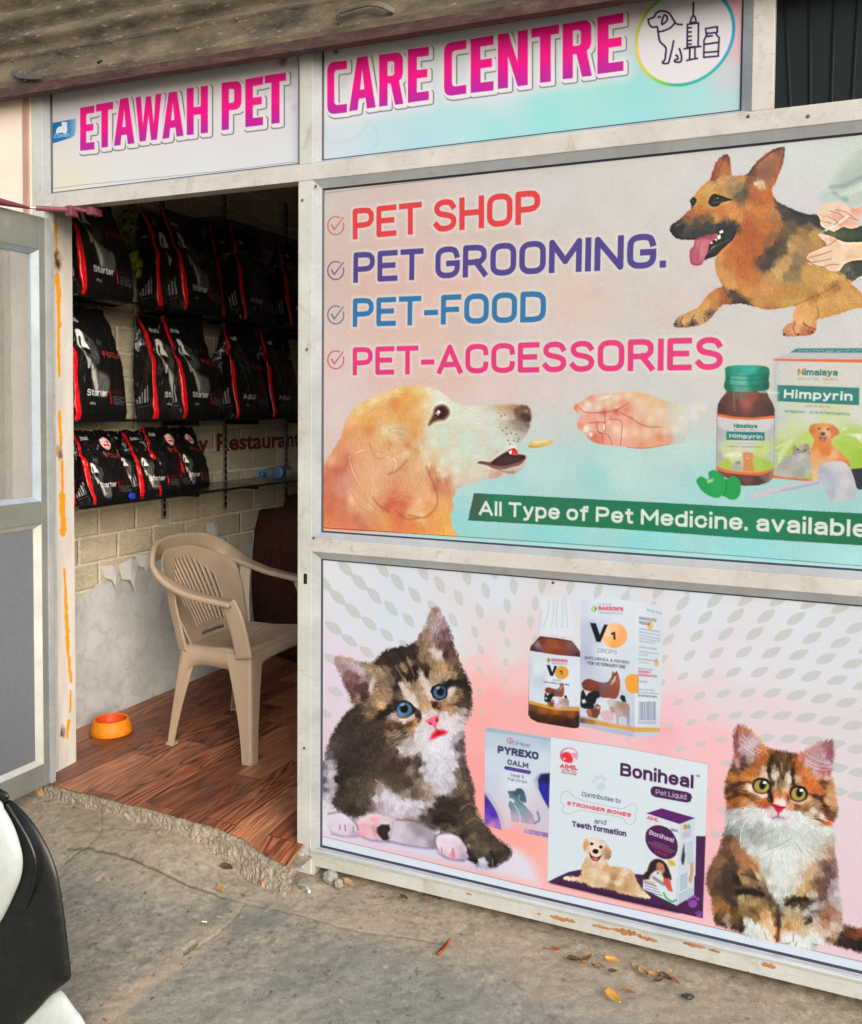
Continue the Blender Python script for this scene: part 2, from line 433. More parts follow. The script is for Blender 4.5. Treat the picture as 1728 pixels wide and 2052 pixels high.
# stroke letters: width; strokes ('~' curved, 'z' closed), capital height 1, baseline 0
GL = {}
for _r in """A|.70;0,0 .35,1 .70,0;.12,.28 .58,.28
B|.60;0,0 0,1 .34,1 .50,.96 .57,.86 .57,.66 .50,.56 .34,.53 0,.53;.34,.53 .52,.49 .60,.38 .60,.15 .52,.04 .34,0 0,0
C|.60;~.60,.74 .57,.90 .45,.98 .30,1 .13,.97 .02,.84 0,.66 0,.34 .02,.16 .13,.03 .30,0 .45,.02 .57,.10 .60,.26
D|.62;0,0 0,1 .32,1 .50,.96 .60,.83 .62,.66 .62,.34 .60,.17 .50,.04 .32,0 0,0
E|.52;.52,1 0,1 0,0 .52,0;0,.52 .45,.52
F|.50;.50,1 0,1 0,0;0,.50 .43,.50
G|.62;~.60,.76 .55,.92 .43,.99 .30,1 .13,.97 .02,.84 0,.66 0,.34 .02,.16 .13,.03 .31,0 .48,.03 .59,.14 .62,.30 .62,.46;.62,.46 .35,.46
H|.62;0,0 0,1;.62,0 .62,1;0,.51 .62,.51
I|.0;0,0 0,1
J|.45;~.45,1 .45,.3 .40,.08 .22,0 .05,.06 0,.22
K|.60;0,0 0,1;.58,1 0,.40;.20,.58 .60,0
L|.50;0,1 0,0 .50,0
M|.78;0,0 0,1 .39,.30 .78,1 .78,0
N|.64;0,0 0,1 .64,0 .64,1
O|.62;~0,.66 .02,.84 .13,.97 .31,1 .49,.97 .60,.84 .62,.66 .62,.34 .60,.16 .49,.03 .31,0 .13,.03 .02,.16 0,.34z
P|.58;0,0 0,1 .32,1 .48,.97 .57,.85 .58,.72 .57,.58 .48,.46 .32,.43 0,.43
Q|.62;~0,.66 .02,.84 .13,.97 .31,1 .49,.97 .60,.84 .62,.66 .62,.34 .60,.16 .49,.03 .31,0 .13,.03 .02,.16 0,.34z;.40,.2 .64,-.06
R|.60;0,0 0,1 .32,1 .48,.97 .57,.86 .58,.73 .57,.60 .48,.48 .32,.45 0,.45;.33,.45 .60,0
S|.58;~.55,.82 .47,.95 .30,1 .12,.96 .03,.84 .04,.68 .14,.57 .30,.52 .46,.46 .56,.36 .57,.19 .48,.05 .30,0 .12,.03 .01,.16
T|.60;0,1 .60,1;.30,1 .30,0
U|.60;~0,1 0,.30 .05,.10 .17,.01 .30,0 .43,.01 .55,.10 .60,.30 .60,1
V|.66;0,1 .33,0 .66,1
W|.96;0,1 .24,0 .48,.95 .72,0 .96,1
X|.62;0,0 .62,1;0,1 .62,0
Y|.62;0,1 .31,.45 .62,1;.31,.45 .31,0
Z|.56;0,1 .56,1 0,0 .56,0
a|.46;~.03,.60 .11,.71 .25,.73 .40,.68 .45,.54 .46,.40 .46,0;~.45,.44 .25,.42 .08,.37 0,.22 .05,.05 .20,0 .35,.05 .45,.17
b|.48;0,0 0,1;~0,.55 .10,.70 .26,.73 .40,.66 .48,.50 .48,.24 .40,.06 .26,0 .10,.03 0,.18
c|.45;~.45,.52 .38,.68 .24,.73 .09,.67 0,.50 0,.24 .09,.06 .24,0 .38,.05 .45,.20
d|.48;.48,0 .48,1;~.48,.55 .38,.70 .22,.73 .08,.66 0,.50 0,.24 .08,.06 .22,0 .38,.03 .48,.18
e|.48;~.02,.38 .48,.38 .46,.58 .37,.70 .24,.73 .10,.68 .01,.52 0,.26 .08,.07 .24,0 .38,.04 .46,.16
f|.32;~.32,1 .18,.98 .13,.84 .13,.70 .13,0;0,.72 .30,.72
g|.48;~.48,.73 .48,.0 .44,-.18 .30,-.26 .12,-.24 .03,-.14;~.48,.55 .38,.70 .22,.73 .08,.66 0,.50 0,.24 .08,.06 .22,0 .38,.03 .48,.18
h|.46;0,0 0,1;~0,.52 .10,.68 .25,.73 .40,.67 .46,.50 .46,0
i|.0;0,0 0,.65;0,1.04 0,1.05
j|.12;~.12,.73 .12,-.12 .04,-.25;.12,.97 .12,1
k|.44;0,0 0,1;.42,.73 0,.28;.16,.44 .44,0
l|.0;0,0 0,1
m|.80;0,0 0,.73;~0,.55 .10,.70 .22,.73 .35,.68 .40,.54 .40,0;~.40,.55 .50,.70 .62,.73 .75,.68 .80,.54 .80,0
n|.46;0,0 0,.73;~0,.52 .10,.68 .25,.73 .40,.67 .46,.50 .46,0
o|.48;~0,.50 .08,.67 .24,.73 .40,.67 .48,.50 .48,.24 .40,.06 .24,0 .08,.06 0,.24z
p|.48;0,-.27 0,.73;~0,.55 .10,.70 .26,.73 .40,.66 .48,.50 .48,.24 .40,.06 .26,0 .10,.03 0,.18
q|.48;.48,-.27 .48,.73;~.48,.55 .38,.70 .22,.73 .08,.66 0,.50 0,.24 .08,.06 .22,0 .38,.03 .48,.18
r|.28;0,0 0,.73;~0,.50 .08,.66 .18,.72 .28,.71
s|.42;~.40,.58 .33,.70 .20,.73 .06,.69 .02,.55 .08,.43 .22,.38 .36,.32 .42,.20 .36,.05 .20,0 .06,.04 0,.15
t|.28;~.12,.95 .12,.70 .12,.20 .16,.03 .28,.01;0,.72 .28,.72
u|.46;~0,.73 0,.22 .06,.05 .20,0 .36,.04 .46,.18;.46,0 .46,.73
v|.46;0,.73 .23,0 .46,.73
w|.72;0,.73 .18,0 .36,.70 .54,0 .72,.73
x|.44;0,0 .44,.73;0,.73 .44,0
y|.46;0,.73 .24,.02;~.46,.73 .24,.02 .16,-.20 .02,-.26
z|.40;0,.73 .40,.73 0,0 .40,0
0|.52;~0,.66 .04,.88 .26,1 .48,.88 .52,.66 .52,.34 .48,.12 .26,0 .04,.12 0,.34z
1|.22;0,.80 .22,1 .22,0
2|.52;~.02,.76 .10,.95 .27,1 .44,.94 .50,.76 .44,.56 .26,.34 0,0;0,0 .52,0
3|.50;~.02,.84 .12,.97 .26,1 .42,.94 .48,.78 .42,.60 .22,.53;~.22,.53 .42,.49 .50,.30 .44,.07 .25,0 .08,.04 0,.18
4|.54;.40,0 .40,1 0,.26 .54,.26
5|.50;.46,1 .06,1 .03,.55;~.03,.55 .22,.62 .42,.55 .50,.33 .42,.08 .22,0 .03,.08
6|.50;~.44,.90 .28,1 .10,.90 .01,.62 0,.30 .08,.06 .26,0 .44,.08 .50,.30 .43,.52 .25,.58 .06,.48
7|.50;0,1 .50,1 .18,0
8|.50;~.25,.54 .07,.63 .03,.80 .10,.96 .25,1 .40,.96 .47,.80 .43,.63z;~.25,.54 .06,.43 0,.25 .08,.05 .25,0 .42,.05 .50,.25 .44,.43z
9|.50;~.06,.10 .22,0 .40,.10 .49,.38 .50,.70 .42,.94 .24,1 .06,.92 0,.70 .07,.48 .25,.42 .44,.52
.|.0;0,0 0,.03
,|.06;.05,.04 0,-.12
-|.30;0,.40 .30,.40
&|.62;~.62,0 .20,.55 .10,.78 .16,.96 .30,1 .42,.90 .40,.74 .22,.56 .04,.38 0,.20 .08,.04 .24,0 .42,.06 .56,.24 .60,.40
(|.18;~.18,1.08 .03,.75 0,.42 .05,.10 .18,-.18
)|.18;~0,1.08 .15,.75 .18,.42 .13,.10 0,-.18
'|.0;0,1 0,.80
:|.0;0,0 0,.03;0,.62 0,.65
•|.1;0,.42 .1,.42
@|.80;~.58,.60 .40,.70 .26,.50 .28,.26 .44,.24 .56,.50 .60,.25 .76,.30 .76,.7 .5,.95 .15,.85 0,.5 .1,.1 .4,-.1 .7,0
®|.70;~0,.66 .1,.9 .35,1 .6,.9 .7,.66 .6,.42 .35,.32 .1,.42z;.25,.5 .25,.82 .42,.82 .46,.72 .40,.66 .25,.66;.38,.66 .48,.5""".split('\n'):
    _k, _d = _r[0], _r[2:].split(';'); _st = []
    for _q in _d[1:]:
        _cu = _q.startswith('~'); _cl = _q.endswith('z'); _pp = [tuple(float(v) for v in a.split(',')) for a in _q.strip('~z').split()]
        if _cu: _pp = [tuple(p) for p in spline(_pp, 3, _cl)]
        if _cl: _pp = _pp+[_pp[0]]
        _st.append((_pp, _cl))
    GL[_k] = (float(_d[0]), _st)
def letter_sdf(U, V, txt, A, ex, ey, width, cap, t, slant=0.0):
    """distance from points (U,V) to letters drawn from A along unit ex with height along unit ey; t = stroke as share of the capital height"""
    x = 0.0; S_ = []; gap = .10+.9*t
    for c in txt:
        if c == ' ': x += .30; continue
        w_, st = GL.get(c, GL['-'])
        for pp, cl in st: S_.append(([(x+a, b_) for a, b_ in pp], cl))
        x += w_+gap
    tot = x-gap; T = t*cap; k = (width-T)/max(tot, 1e-6); D = np.full(U.shape, 1e9); h = cap-T
    u = (U-A[0])*ex[0]+(V-A[1])*ex[1]; v = (U-A[0])*ey[0]+(V-A[1])*ey[1]; u = u-slant*v
    for pp, cl in S_:
        q = [(T/2+a*k, T/2+b_*h) for a, b_ in pp]; n = len(q)-1
        x0 = min(a for a, _ in q)-T*2; x1 = max(a for a, _ in q)+T*2
        cs_ = np.where(((u > x0) & (u < x1)).any(0))[0]
        if len(cs_) == 0: continue
        sl_ = (slice(None), slice(cs_[0], cs_[-1]+1)); uu, vv = u[sl_], v[sl_]; d = np.full(uu.shape, 1e9)
        for i in range(n):
            (a0, b0), (a1, b1) = q[i], q[i+1]; L = math.hypot(a1-a0, b1-b0)
            if L < 1e-9: continue
            dx, dy = (a1-a0)/L, (b1-b0)/L; s = (uu-a0)*dx+(vv-b0)*dy; pr = np.abs((uu-a0)*dy-(vv-b0)*dx)
            lo = np.maximum(-s, 0); hi = np.maximum(s-L, 0); e = np.hypot(pr, np.maximum(lo, hi))-T/2
            if i == 0 and not cl: e = np.where(s < 0, np.maximum(pr, -s)-T/2, e)
            if i == n-1 and not cl: e = np.where(s > L, np.maximum(pr, s-L)-T/2, e)
            d = np.minimum(d, e)
        D[sl_] = np.minimum(D[sl_], d)
    return D
SHEET = [None, 40]
def write(parent, txt, a, b, cap, color, weight=0.0, Y=0, slant=0.0, sheet=None, halo=None):
    """lettering printed on a sheet: a, b = traced ends of the baseline, cap = traced top of the first capital"""
    sh = sheet or SHEET[0]; X0, X1, Z0, Z1, Yp = sh.b
    A, B, Cc = on_y(*a, Yp), on_y(*b, Yp), on_y(*cap, Yp)
    L = math.hypot(B[0]-A[0], B[2]-A[2]); ex = ((B[0]-A[0])/L, (B[2]-A[2])/L); ey = (-ex[1], ex[0])
    h = abs((Cc[0]-A[0])*ey[0]+(Cc[2]-A[2])*ey[1]); m = h*.5+.012
    xs_ = [A[0], B[0]]; zs_ = [A[2], B[2], A[2]+h, B[2]+h]
    k = (sh.X[0] >= min(xs_)-m) & (sh.X[0] <= max(xs_)+m); r = (sh.Z[:, 0] >= min(zs_)-m) & (sh.Z[:, 0] <= max(zs_)+m)
    c = np.where(k)[0]; r = np.where(r)[0]; sl_ = (slice(r[0], r[-1]+1), slice(c[0], c[-1]+1))
    t = .10+weight*2.2
    D = letter_sdf(sh.X[sl_], sh.Z[sl_], txt, (A[0], A[2]), ex, ey, L, h, t, slant)
    px = (X1-X0)/sh.nx
    if halo:
        hw, hc, ha = halo; sh.put(sl_, np.clip(1.25-np.maximum(D, 0)/hw, 0, 1)*ha, rgb(hc))
    big_ = h > .022
    if big_: SHEET[1] += 1
    sh.put(sl_, np.clip(.5-D/(px*1.2), 0, 1)*(1 if big_ else .92), rgb(color), SHEET[1] if big_ else None)
    if big_: sh.names[SHEET[1]] = 'lettering'
# ================================================================== printed signs
PRINT = painted("printed_flex", 0.5, 0.22, 0.0, 0.0, 0.05)
PRINT_GLASS = painted("printed_film_behind_glass", 0.5, 0.2, 0.4, 0.0, 0.05)
PY = 0.020                                     # the printed sheets sit 2 cm behind the face of the frame

GLY = {
 'E': ("0,0 1,0 1,.17 .43,.17 .43,.41 .93,.41 .93,.57 .43,.57 .43,.83 1,.83 1,1 0,1", []),
 'T': ("0,0 1,0 1,.165 .70,.165 .70,1 .31,1 .31,.165 0,.165", []),
 'A': ("0.30,0 .69,0 1,1 .67,1 .62,.79 .37,.79 .32,1 0,1", ["0.495,.24 .575,.62 .415,.62"]),
 'W': ("0,0 .21,0 .285,.64 .40,.02 .60,.02 .70,.64 .78,0 1,0 .83,1 .60,1 .5,.43 .40,1 .16,1", []),
 'H': ("0,0 .33,0 .33,.42 .66,.42 .66,0 1,0 1,1 .66,1 .66,.59 .33,.59 .33,1 0,1", []),
 'P': ("0,0 .76,0 .9,.03 .98,.09 1,.16 1,.44 .97,.52 .89,.57 .76,.60 .37,.60 .37,1 0,1", ["0.37,.155 .56,.155 .63,.19 .63,.41 .56,.445 .37,.445"]),
 'R': ("0,0 .76,0 .89,.03 .96,.09 .98,.16 .98,.42 .93,.50 .82,.55 1,1 .66,1 .47,.58 .35,.58 .35,1 0,1", ["0.35,.155 .55,.155 .62,.19 .62,.40 .55,.43 .35,.43"]),
 'C': (".30,0 1,0 1,.165 .48,.165 .39,.19 .36,.24 .36,.76 .39,.81 .48,.835 1,.835 1,1 .30,1 .12,.97 .03,.91 0,.83 0,.17 .03,.09 .12,.03", []),
 'N': ("0,0 .35,0 .66,.56 .66,0 1,0 1,1 .66,1 .34,.42 .34,1 0,1", []),
}
def heading(sh, letters, sc, ox, oy):
    L = []
    for ch, tl, tr, br, bl in letters:
        q = [np.array(p, float)*sc+np.array([ox, oy]) for p in (tl, tr, br, bl)]
        f = lambda p: tuple((q[0]*(1-p[0])+q[1]*p[0])*(1-p[1])+(q[3]*(1-p[0])+q[2]*p[0])*p[1])
        o, hs = GLY[ch]
        L.append(([f(p) for p in pts(o)], [[f(p) for p in pts(h)] for h in hs], q))
    sh.frame(0, 0, 1)
    box_ = [p for o, _, _ in L for p in o]; sl = sh.win(box_, 30); U, V = sh.U[sl], sh.V[sl]
    def full(du, dv):
        D = np.full(U.shape, 1e9)
        for o, hs, _ in L:
            d = sh.sdf(U-du, V-dv, o)
            for h in hs: d = np.maximum(d, -sh.sdf(U-du, V-dv, h))
            D = np.minimum(D, d)
        return D
    D0 = full(0, 0)
    sh.put(sl, np.clip(1.2-np.maximum(D0, 0)/26, 0, 1)*.75, rgb('e6e3e8'))          # pale bloom round the words
    D1 = full(4.5, 4.5)
    sh.put(sl, np.clip(.5-(D1-6.3)/1.3, 0, 1)*.95, rgb('747a84'))
    sh.put(sl, np.clip(.5-(np.minimum(D1, D0)-3.6)/1.5, 0, 1), rgb('e9e6ec'))
    D2 = full(2.2, 2.2); sh.put(sl, np.clip(.5-(D2-4.2)/1.5, 0, 1), rgb('e9e6ec'))
    for o, hs, q in L:
        d = sh.sdf(U, V, o)
        for h in hs: d = np.maximum(d, -sh.sdf(U, V, h))
        t = np.clip((V-(q[0][1]+q[1][1])/2)/((q[3][1]+q[2][1])/2-(q[0][1]+q[1][1])/2), 0, 1)[..., None]
        c = np.where(t < .55, rgb('fb0590'), rgb('fb0590')+(rgb('b426a6')-rgb('fb0590'))*np.clip((t-.55)/.45, 0, 1))
        sh.put(sl, np.clip(.5-d/1.2, 0, 1), c, 1)

# ---- name sign, left half
RES = 0.0017
s1 = Sheet(-2.556, -1.516, 2.182, 2.70, PY, RES)
s1.rgb = s1.field(s1.U, s1.V, "150,200,dfdfe6 300,170,dddde4 450,150,dcdce3 590,130,d9d3de 590,200,dcdbe2 110,240,dfdfe6 110,340,e6e5da 140,370,e8e7d6 250,340,e2e5e6 400,330,e0e5ea 590,310,dfe6ec 300,250,e2e2e8", 2)
s1.ell(566, 120, 9, 13, '8d5a4c', 10, 8, .8); s1.ell(566, 126, 4, 6, '40262a', 10, 4, .8); s1.ell(556, 128, 8, 14, 'dcb0a6', 20, 12, .6)
for x, y, r in ((582, 170, 10), (585, 150, 7), (577, 195, 8), (588, 215, 6)): s1.ell(x, y, r, r*.8, 'b9b6c8', 0, 9, .5)
s1.poly("96,248 152,237 152,262 150,271 142,276 97,290", '0b74b8', 1.2, 2)
s1.frame(0, 0, 1/.37616)
s1.line("305,705 308,690 318,680 330,678 338,668 334,655 345,657 351,655 350,670 352,690 346,705 338,700 340,690 332,690 325,700 318,700", 5, 'eef4fa', 1, 1.2, sm=3)
s1.poly("335,655 350,655 352,690 345,706 338,702 340,680", 'e8f0f8', 1.2)
s1.poly("303,706 306,690 320,680 334,676 328,690 316,696 312,708", 'e8f0f8', 1.2)
s1.k = .62; s1.frame(0, 0, 1)
s1.line("97,379 150,372 300,357 450,342 592,324", 1.0, '6a6f78', .8, 1)
heading(s1, [('E', (427,573),(503,560),(503,795),(427,803)), ('T', (512,556),(603,541),(603,779),(512,790)), ('A', (607,532),(717,513),(717,763),(607,777)),
 ('W', (722,518),(860,497),(860,740),(722,757)), ('A', (865,498),(978,480),(978,722),(865,740)), ('H', (995,470),(1108,455),(1108,706),(995,720)),
 ('P', (1181,440),(1287,428),(1287,680),(1181,694)), ('E', (1307,422),(1402,405),(1402,665),(1307,677)), ('T', (1411,402),(1524,385),(1524,650),(1411,664))], .37616, 0, 0)
sg = empty('name_sign', (-2.03, PY, 2.19)); tag(sg, 'white printed name sign above the doorway reading ETAWAH PET in magenta', 'sign')
def sign_build(root, sh, names, mat):
    n0 = set(COL.objects); sh.build(None, names, mat); return [o for o in COL.objects if o not in n0]
def adopt(root, objs):
    bpy.context.view_layer.update(); inv = root.matrix_world.inverted()
    for o in objs: o.parent = root; o.matrix_parent_inverse = inv
write(None, 'Etawah', (108.5, 276.5), (137.5, 273.2), (108.7, 268), 'eaf2fa', .012, 0, 0, s1)
L1 = sign_build(sg, s1, {0: 'printed_sheet', 1: 'lettering', 2: 'logo_badge'}, PRINT)
adopt(sg, L1)

# ---- name sign, right half
s2 = Sheet(-1.455, -0.226, 2.182, 2.72, PY, RES)
s2.rgb = s2.field(s2.U, s2.V, "660,110,dcd9de 800,60,dad8df 1000,30,d9d6de 1200,10,dbd0d8 1300,0,dcc8d0 1480,20,e6b8be 1478,90,e0bcc4 1470,150,c8d0d8 650,200,dcdee6 650,300,ccdbe8 760,290,bcdcea 900,250,b4dfea 1000,260,a4dfe4 1000,200,c4e0e8 1100,240,9adfe0 1150,190,a6dfe0 1280,190,9adcdc 1280,225,9cdce0 1400,190,a8dce0 1480,205,b4d8e0 850,300,b0dbe6 700,250,cfdde8 1230,200,a0dede", 2.6)
s2.ell(673, 103, 9, 6, 'b59a90', 0, 9, .8); s2.ell(673, 104, 4.5, 4, '4a3c48', 0, 3, .9); s2.ell(690, 165, 5, 12, 'c4b4a8', 10, 10, .6)
s2.line("651,250 650,275 668,286 700,282 728,262 735,240", 6, 'b6ccd2', .35, 5, sm=4); s2.line("735,240 752,258 758,280 750,296", 5, 'b4cbd0', .4, 5, sm=4)
heading(s2, [('C', (138,308),(236,298),(236,555),(138,567)), ('A', (246,290),(378,270),(378,530),(246,550)), ('R', (395,270),(515,255),(515,513),(395,527)), ('E', (537,243),(641,230),(641,493),(537,508)),
 ('C', (716,213),(826,197),(826,462),(716,478)), ('E', (848,192),(961,174),(961,446),(848,460)), ('N', (982,170),(1131,145),(1131,420),(982,440)), ('T', (1148,142),(1286,119),(1286,398),(1148,414)),
 ('R', (1303,118),(1448,92),(1448,374),(1303,392)), ('E', (1475,85),(1604,62),(1604,349),(1475,366))], .4051, 600, 0)
s2.k = .66
# round emblem: ring, puppy, syringe and medicine bottle in dark line
rx0, rx1 = on_y(1273, 74, PY)[0], on_y(1474, 55, PY)[0]; rc = (rx0+rx1)/2; rz = 2.402; rr = (rx1-rx0)/2
dd = np.hypot(s2.X-rc, s2.Z-rz); an = np.degrees(np.arctan2(s2.Z-rz, s2.X-rc)) % 360
stops = [(0, '1a9fd6'), (60, '15b0a8'), (110, '5abf60'), (150, 'b6c83c'), (185, 'e6d33a'), (215, 'd8d040'), (245, '7cc860'), (265, '26b896'), (300, '22b8a8'), (330, '18a8d0'), (360, '1a9fd6')]
cc = np.stack([np.interp(an, [a for a, _ in stops], [rgb(h)[k] for _, h in stops]) for k in range(3)], -1)
al = (slice(0, s2.U.shape[0]), slice(0, s2.U.shape[1]))
s2.put(al, np.clip(.5-(dd-rr)/.003, 0, 1), cc, 2)
s2.put(al, np.clip(.5-(dd-rr+.0075)/.003, 0, 1), rgb('e4e2ea'), 2)
s2.frame(1200, 0, 1/.30556)
DK = '2c2648'
for p in ("548,160 515,157 500,145 485,118 462,85 430,72 400,72 375,90 362,112 330,125 327,140 340,170 362,178 385,175 390,210 395,240 405,275 440,310 440,350 435,390 420,405 425,415 455,413 462,400 480,330 492,268",
          "390,208 420,203 470,182 500,150", "430,98 418,130 415,158 432,150 452,125 443,100 430,98", "392,112 404,109",
          "530,318 540,350 545,385 535,405 502,405 500,393 520,385 515,365 508,362"):
    s2.line(p, 4.0, DK, 1, 1, sm=3, pid=3)
for p in ("622,15 620,100", "610,115 622,100 634,113 640,145 600,147 610,115", "600,152 638,150", "582,158 655,150 652,305 580,308 582,158", "585,182 607,180", "585,210 607,208", "585,238 607,236", "585,265 607,263", "585,290 607,288",
          "562,320 670,303", "598,318 598,388", "632,314 632,382", "578,395 648,382", "702,187 780,175 778,212 705,218 702,187", "710,220 706,236 692,262 690,376 785,366 790,245 772,226 770,215", "692,290 787,277", "690,345 787,335", "712,238 745,234"):
    s2.line(p, 3.8, DK, 1, 1, pid=3)
sg2 = empty('name_sign', (-0.84, PY, 2.19)); tag(sg2, 'white to turquoise printed sign reading CARE CENTRE beside a round pet emblem', 'sign')
adopt(sg2, sign_build(sg2, s2, {0: 'printed_sheet', 1: 'lettering', 2: 'emblem', 3: 'emblem_drawing'}, PRINT))
# ================================================================== large upper poster (film behind glass)
s3 = Sheet(-1.452, 0.56, 1.056, 2.124, PY, 0.0015)
BG3 = "650,390,c6bfb8 700,460,c9b4ac 660,560,c9aea8 760,560,d4aca2 640,700,d3b9b4 800,640,d6b3a8 900,560,dab3a8 1000,480,cdbab0 1000,420,c8c4c0 1100,400,c9c7c6 1250,340,cccac8 1330,330,cfcdcb 1400,330,cdcbca 1500,320,ccd0d0 1600,300,ccd6d4 1700,330,c6d8d0 1650,420,cbc9d2 1600,520,cbc8d0 1400,560,cdc4c2 1340,620,cbc0ba 1150,600,d2bdb4 1100,700,d0c0bc 900,740,d8b6ae 800,760,d9b4ae 680,800,d6c2c2 1000,770,d6c0bc 1100,780,d2c6c4 1200,760,cfc8c8 1400,740,cccac8 1500,720,cccac8 1700,690,cbc9cc 1240,940,aed6d4 1100,860,c0cccc 1100,920,a6d6d6 1000,960,98d4d8 960,940,a8d6d8 1200,960,90d2d2 1350,900,b0d4d4 1400,980,96d2d4 1400,820,c8cccc 1550,1010,90d2d2 1720,1000,90ccd0 920,1060,84d2d4 1100,1090,7ed4d8 1300,1100,7ed8de 1500,1110,86dce2 1700,1130,9ce0e6 1750,700,c8ccd0 1800,1000,90ccd0 1800,1120,98dee4 1900,600,c8ccd0 650,1060,d0a890"
s3.rgb = s3.field(s3.U, s3.V, BG3, 3)
s3.rgb = s3.rgb*.80+np.array([.80, .80, .80])*.20
s3.rgb *= (1+(fbm(s3.U*.02, s3.V*.02, 2)-.5)*.05)[..., None]
# ---- alsatian being injected
s3.frame(1296, 280, 4)
s3.poly("1480,350 1540,250 1640,120 1728,60 1800,40 1800,540 1728,530 1640,560 1560,500 1400,500 1395,440", 'b9c7be', 14, 5, 3)
s3.poly("1560,330 1728,200 1728,270 1580,390", 'a3b4ae', 40); s3.line("1480,380 1580,370 1728,300", (6, 10), '8c9ca0', .7, 9); s3.line("1500,420 1600,480", (5, 9), '8fa0a4', .7, 9); s3.line("1560,440 1728,380", (8, 12), 'cfd8d2', .7, 10)
dog = s3.figure("190,715 205,680 250,650 300,605 350,562 360,545 362,525 350,490 368,465 395,440 420,400 470,350 515,315 525,270 560,180 610,130 650,116 668,150 675,220 688,285 750,285 815,270 835,240 880,180 960,110 1050,65 1100,58 1108,80 1095,180 1060,280 1040,330 1010,385 1005,420 1045,492 1100,520 1180,560 1280,595 1370,600 1400,640 1500,690 1640,690 1728,690 1850,690 1850,1000 1720,1090 1640,1145 1670,1180 1728,1230 1850,1300 1850,1330 1728,1345 1640,1360 1520,1400 1400,1432 1365,1440 1362,1510 1320,1560 1240,1572 1120,1575 1092,1555 1100,1510 1140,1475 1175,1455 1180,1390 1195,1325 1080,1350 960,1358 880,1340 760,1312 690,1318 620,1318 590,1340 540,1400 480,1460 400,1490 280,1505 225,1497 220,1470 260,1420 330,1385 420,1340 470,1270 540,1205 605,1172 590,1130 560,1060 550,980 556,935 500,950 465,962 470,930 490,880 520,768 400,798 260,795 205,755",
 "220,710,3a3634 250,740,2a2827 300,690,45403c 400,740,33302d 300,780,3c3834 480,750,33302c 340,640,7a5838 420,680,453e36 350,590,a5673a 430,560,b9702f 450,630,6f5232 500,690,3c362e 530,640,6a5232 600,700,2e2c28 660,720,2a2824 690,690,3a342a 560,620,c08a4a 600,570,bf7634 700,580,cc8c45 760,620,c58040 450,420,cc9a52 400,450,c49048 520,380,cc9e5c 440,480,c08a40 600,330,c09c66 650,300,b98f58 700,340,a88a58 760,300,b3905c 700,390,947a50 760,440,66583c 790,420,5c4e3a 740,380,8d7550 620,400,b58a4c 560,410,b98c48 660,530,c48848 600,430,a88040 480,500,b98540 400,520,b88040 375,490,40342a 600,190,a05e38 560,260,9c5230 545,300,8e4a2c 640,150,72483a 650,260,b06e3c 620,230,a86038 1000,180,a56e50 1085,90,7c5240 940,260,8c5e44 960,200,986848 850,280,6e4832 840,330,88522e 900,360,d0b490 880,410,b4682f 900,480,b0622c 1050,200,ac6840 1020,330,b06c3c 960,430,bd6e30 1000,300,96603c 860,440,a05a2c 830,540,c0803c 800,660,a65a28 820,600,b46a30 900,560,c27834 1000,560,bc7840 1040,600,a8703c 850,760,a65826 950,700,b86a2c 1050,700,a06834 700,880,b86a2e 740,800,b06026 640,850,b87434 780,960,b25e28 650,980,b87034 580,960,c08c50 600,1060,c89250 900,900,a85a28 900,820,ac5c28 1000,800,8e5a2e 1000,900,3a342b 1050,840,463c2e 1090,810,584630 960,990,403830 1090,880,5a4a36 930,940,5c4028 1120,600,3c3833 1080,540,4c443a 1250,640,33302d 1350,640,2f2d2b 1200,590,2e2c2a 1150,700,5c4c38 1110,720,6a5436 1250,740,92703f 1350,760,b48e4c 1300,700,6a5838 1150,850,b8945c 1200,800,a88450 1200,950,8c7248 1130,950,b48f58 1100,1010,bc965c 1050,1060,c4a064 1000,1100,b88c50 1150,1080,8c7850 1180,1020,7c6644 1250,880,a08050 1300,1060,c4964e 1450,1120,ca9c52 1400,1060,c09850 1380,900,b88c48 1400,1200,c49650 1350,1250,a87838 1500,1170,a07038 1440,1190,b08444 850,1100,ba7034 780,1080,b46830 750,1140,c47c3c 680,1160,cc9652 640,1120,c89050 800,1220,c88a48 950,1200,c89050 1050,1250,bc8442 1150,1200,b48444 900,1290,bc8a4a 1000,1330,ac7c44 1100,1290,b88c48 720,1280,48382e 680,1230,543c2e 760,1290,4a3a2e 640,1290,a05c30 620,1230,9a6034 560,1240,c08044 480,1320,cc9a5c 540,1330,b8804a 400,1400,cc9e66 340,1440,c89a66 300,1450,c49668 260,1480,806a4c 370,1465,604c3c 440,1440,c09664 520,1390,7c6048 1250,1350,d6a05c 1220,1430,dca868 1300,1450,dca466 1200,1520,d89c6c 1300,1530,a45e40 1270,1550,b87850 1140,1560,bc8458 1180,1480,cc9068 1340,1470,c89860 1400,1300,cc9c54 1480,1360,c49450 1550,1280,cc9c54 1700,1280,c89854 1620,1230,c49450 1600,1150,c4904a 1500,1090,cca85a 1560,1100,bc9450 1620,760,364628 1700,780,2e3c28 1550,740,445236 1480,740,6a6a3c 1620,1080,3a3c30 1690,1020,343830 1580,1050,5a5c48 1800,800,2e3c28 1800,1000,343830 1800,1320,c89854",
 1, 3, 2.0, 3, 4.5, 2.0)
FL = "250,700,-1,.4 500,500,-1,.6 700,350,-.6,.6 900,600,.3,1 700,900,-.3,1 900,1100,.2,1 1200,640,1,.4 1200,900,.7,.7 1000,250,-.6,-1 600,220,-.2,-1 950,900,-.3,1 850,1250,1,.4 450,1350,-1,.7 1250,1450,-.2,1 1600,1200,1,.5 1700,800,1,.4"
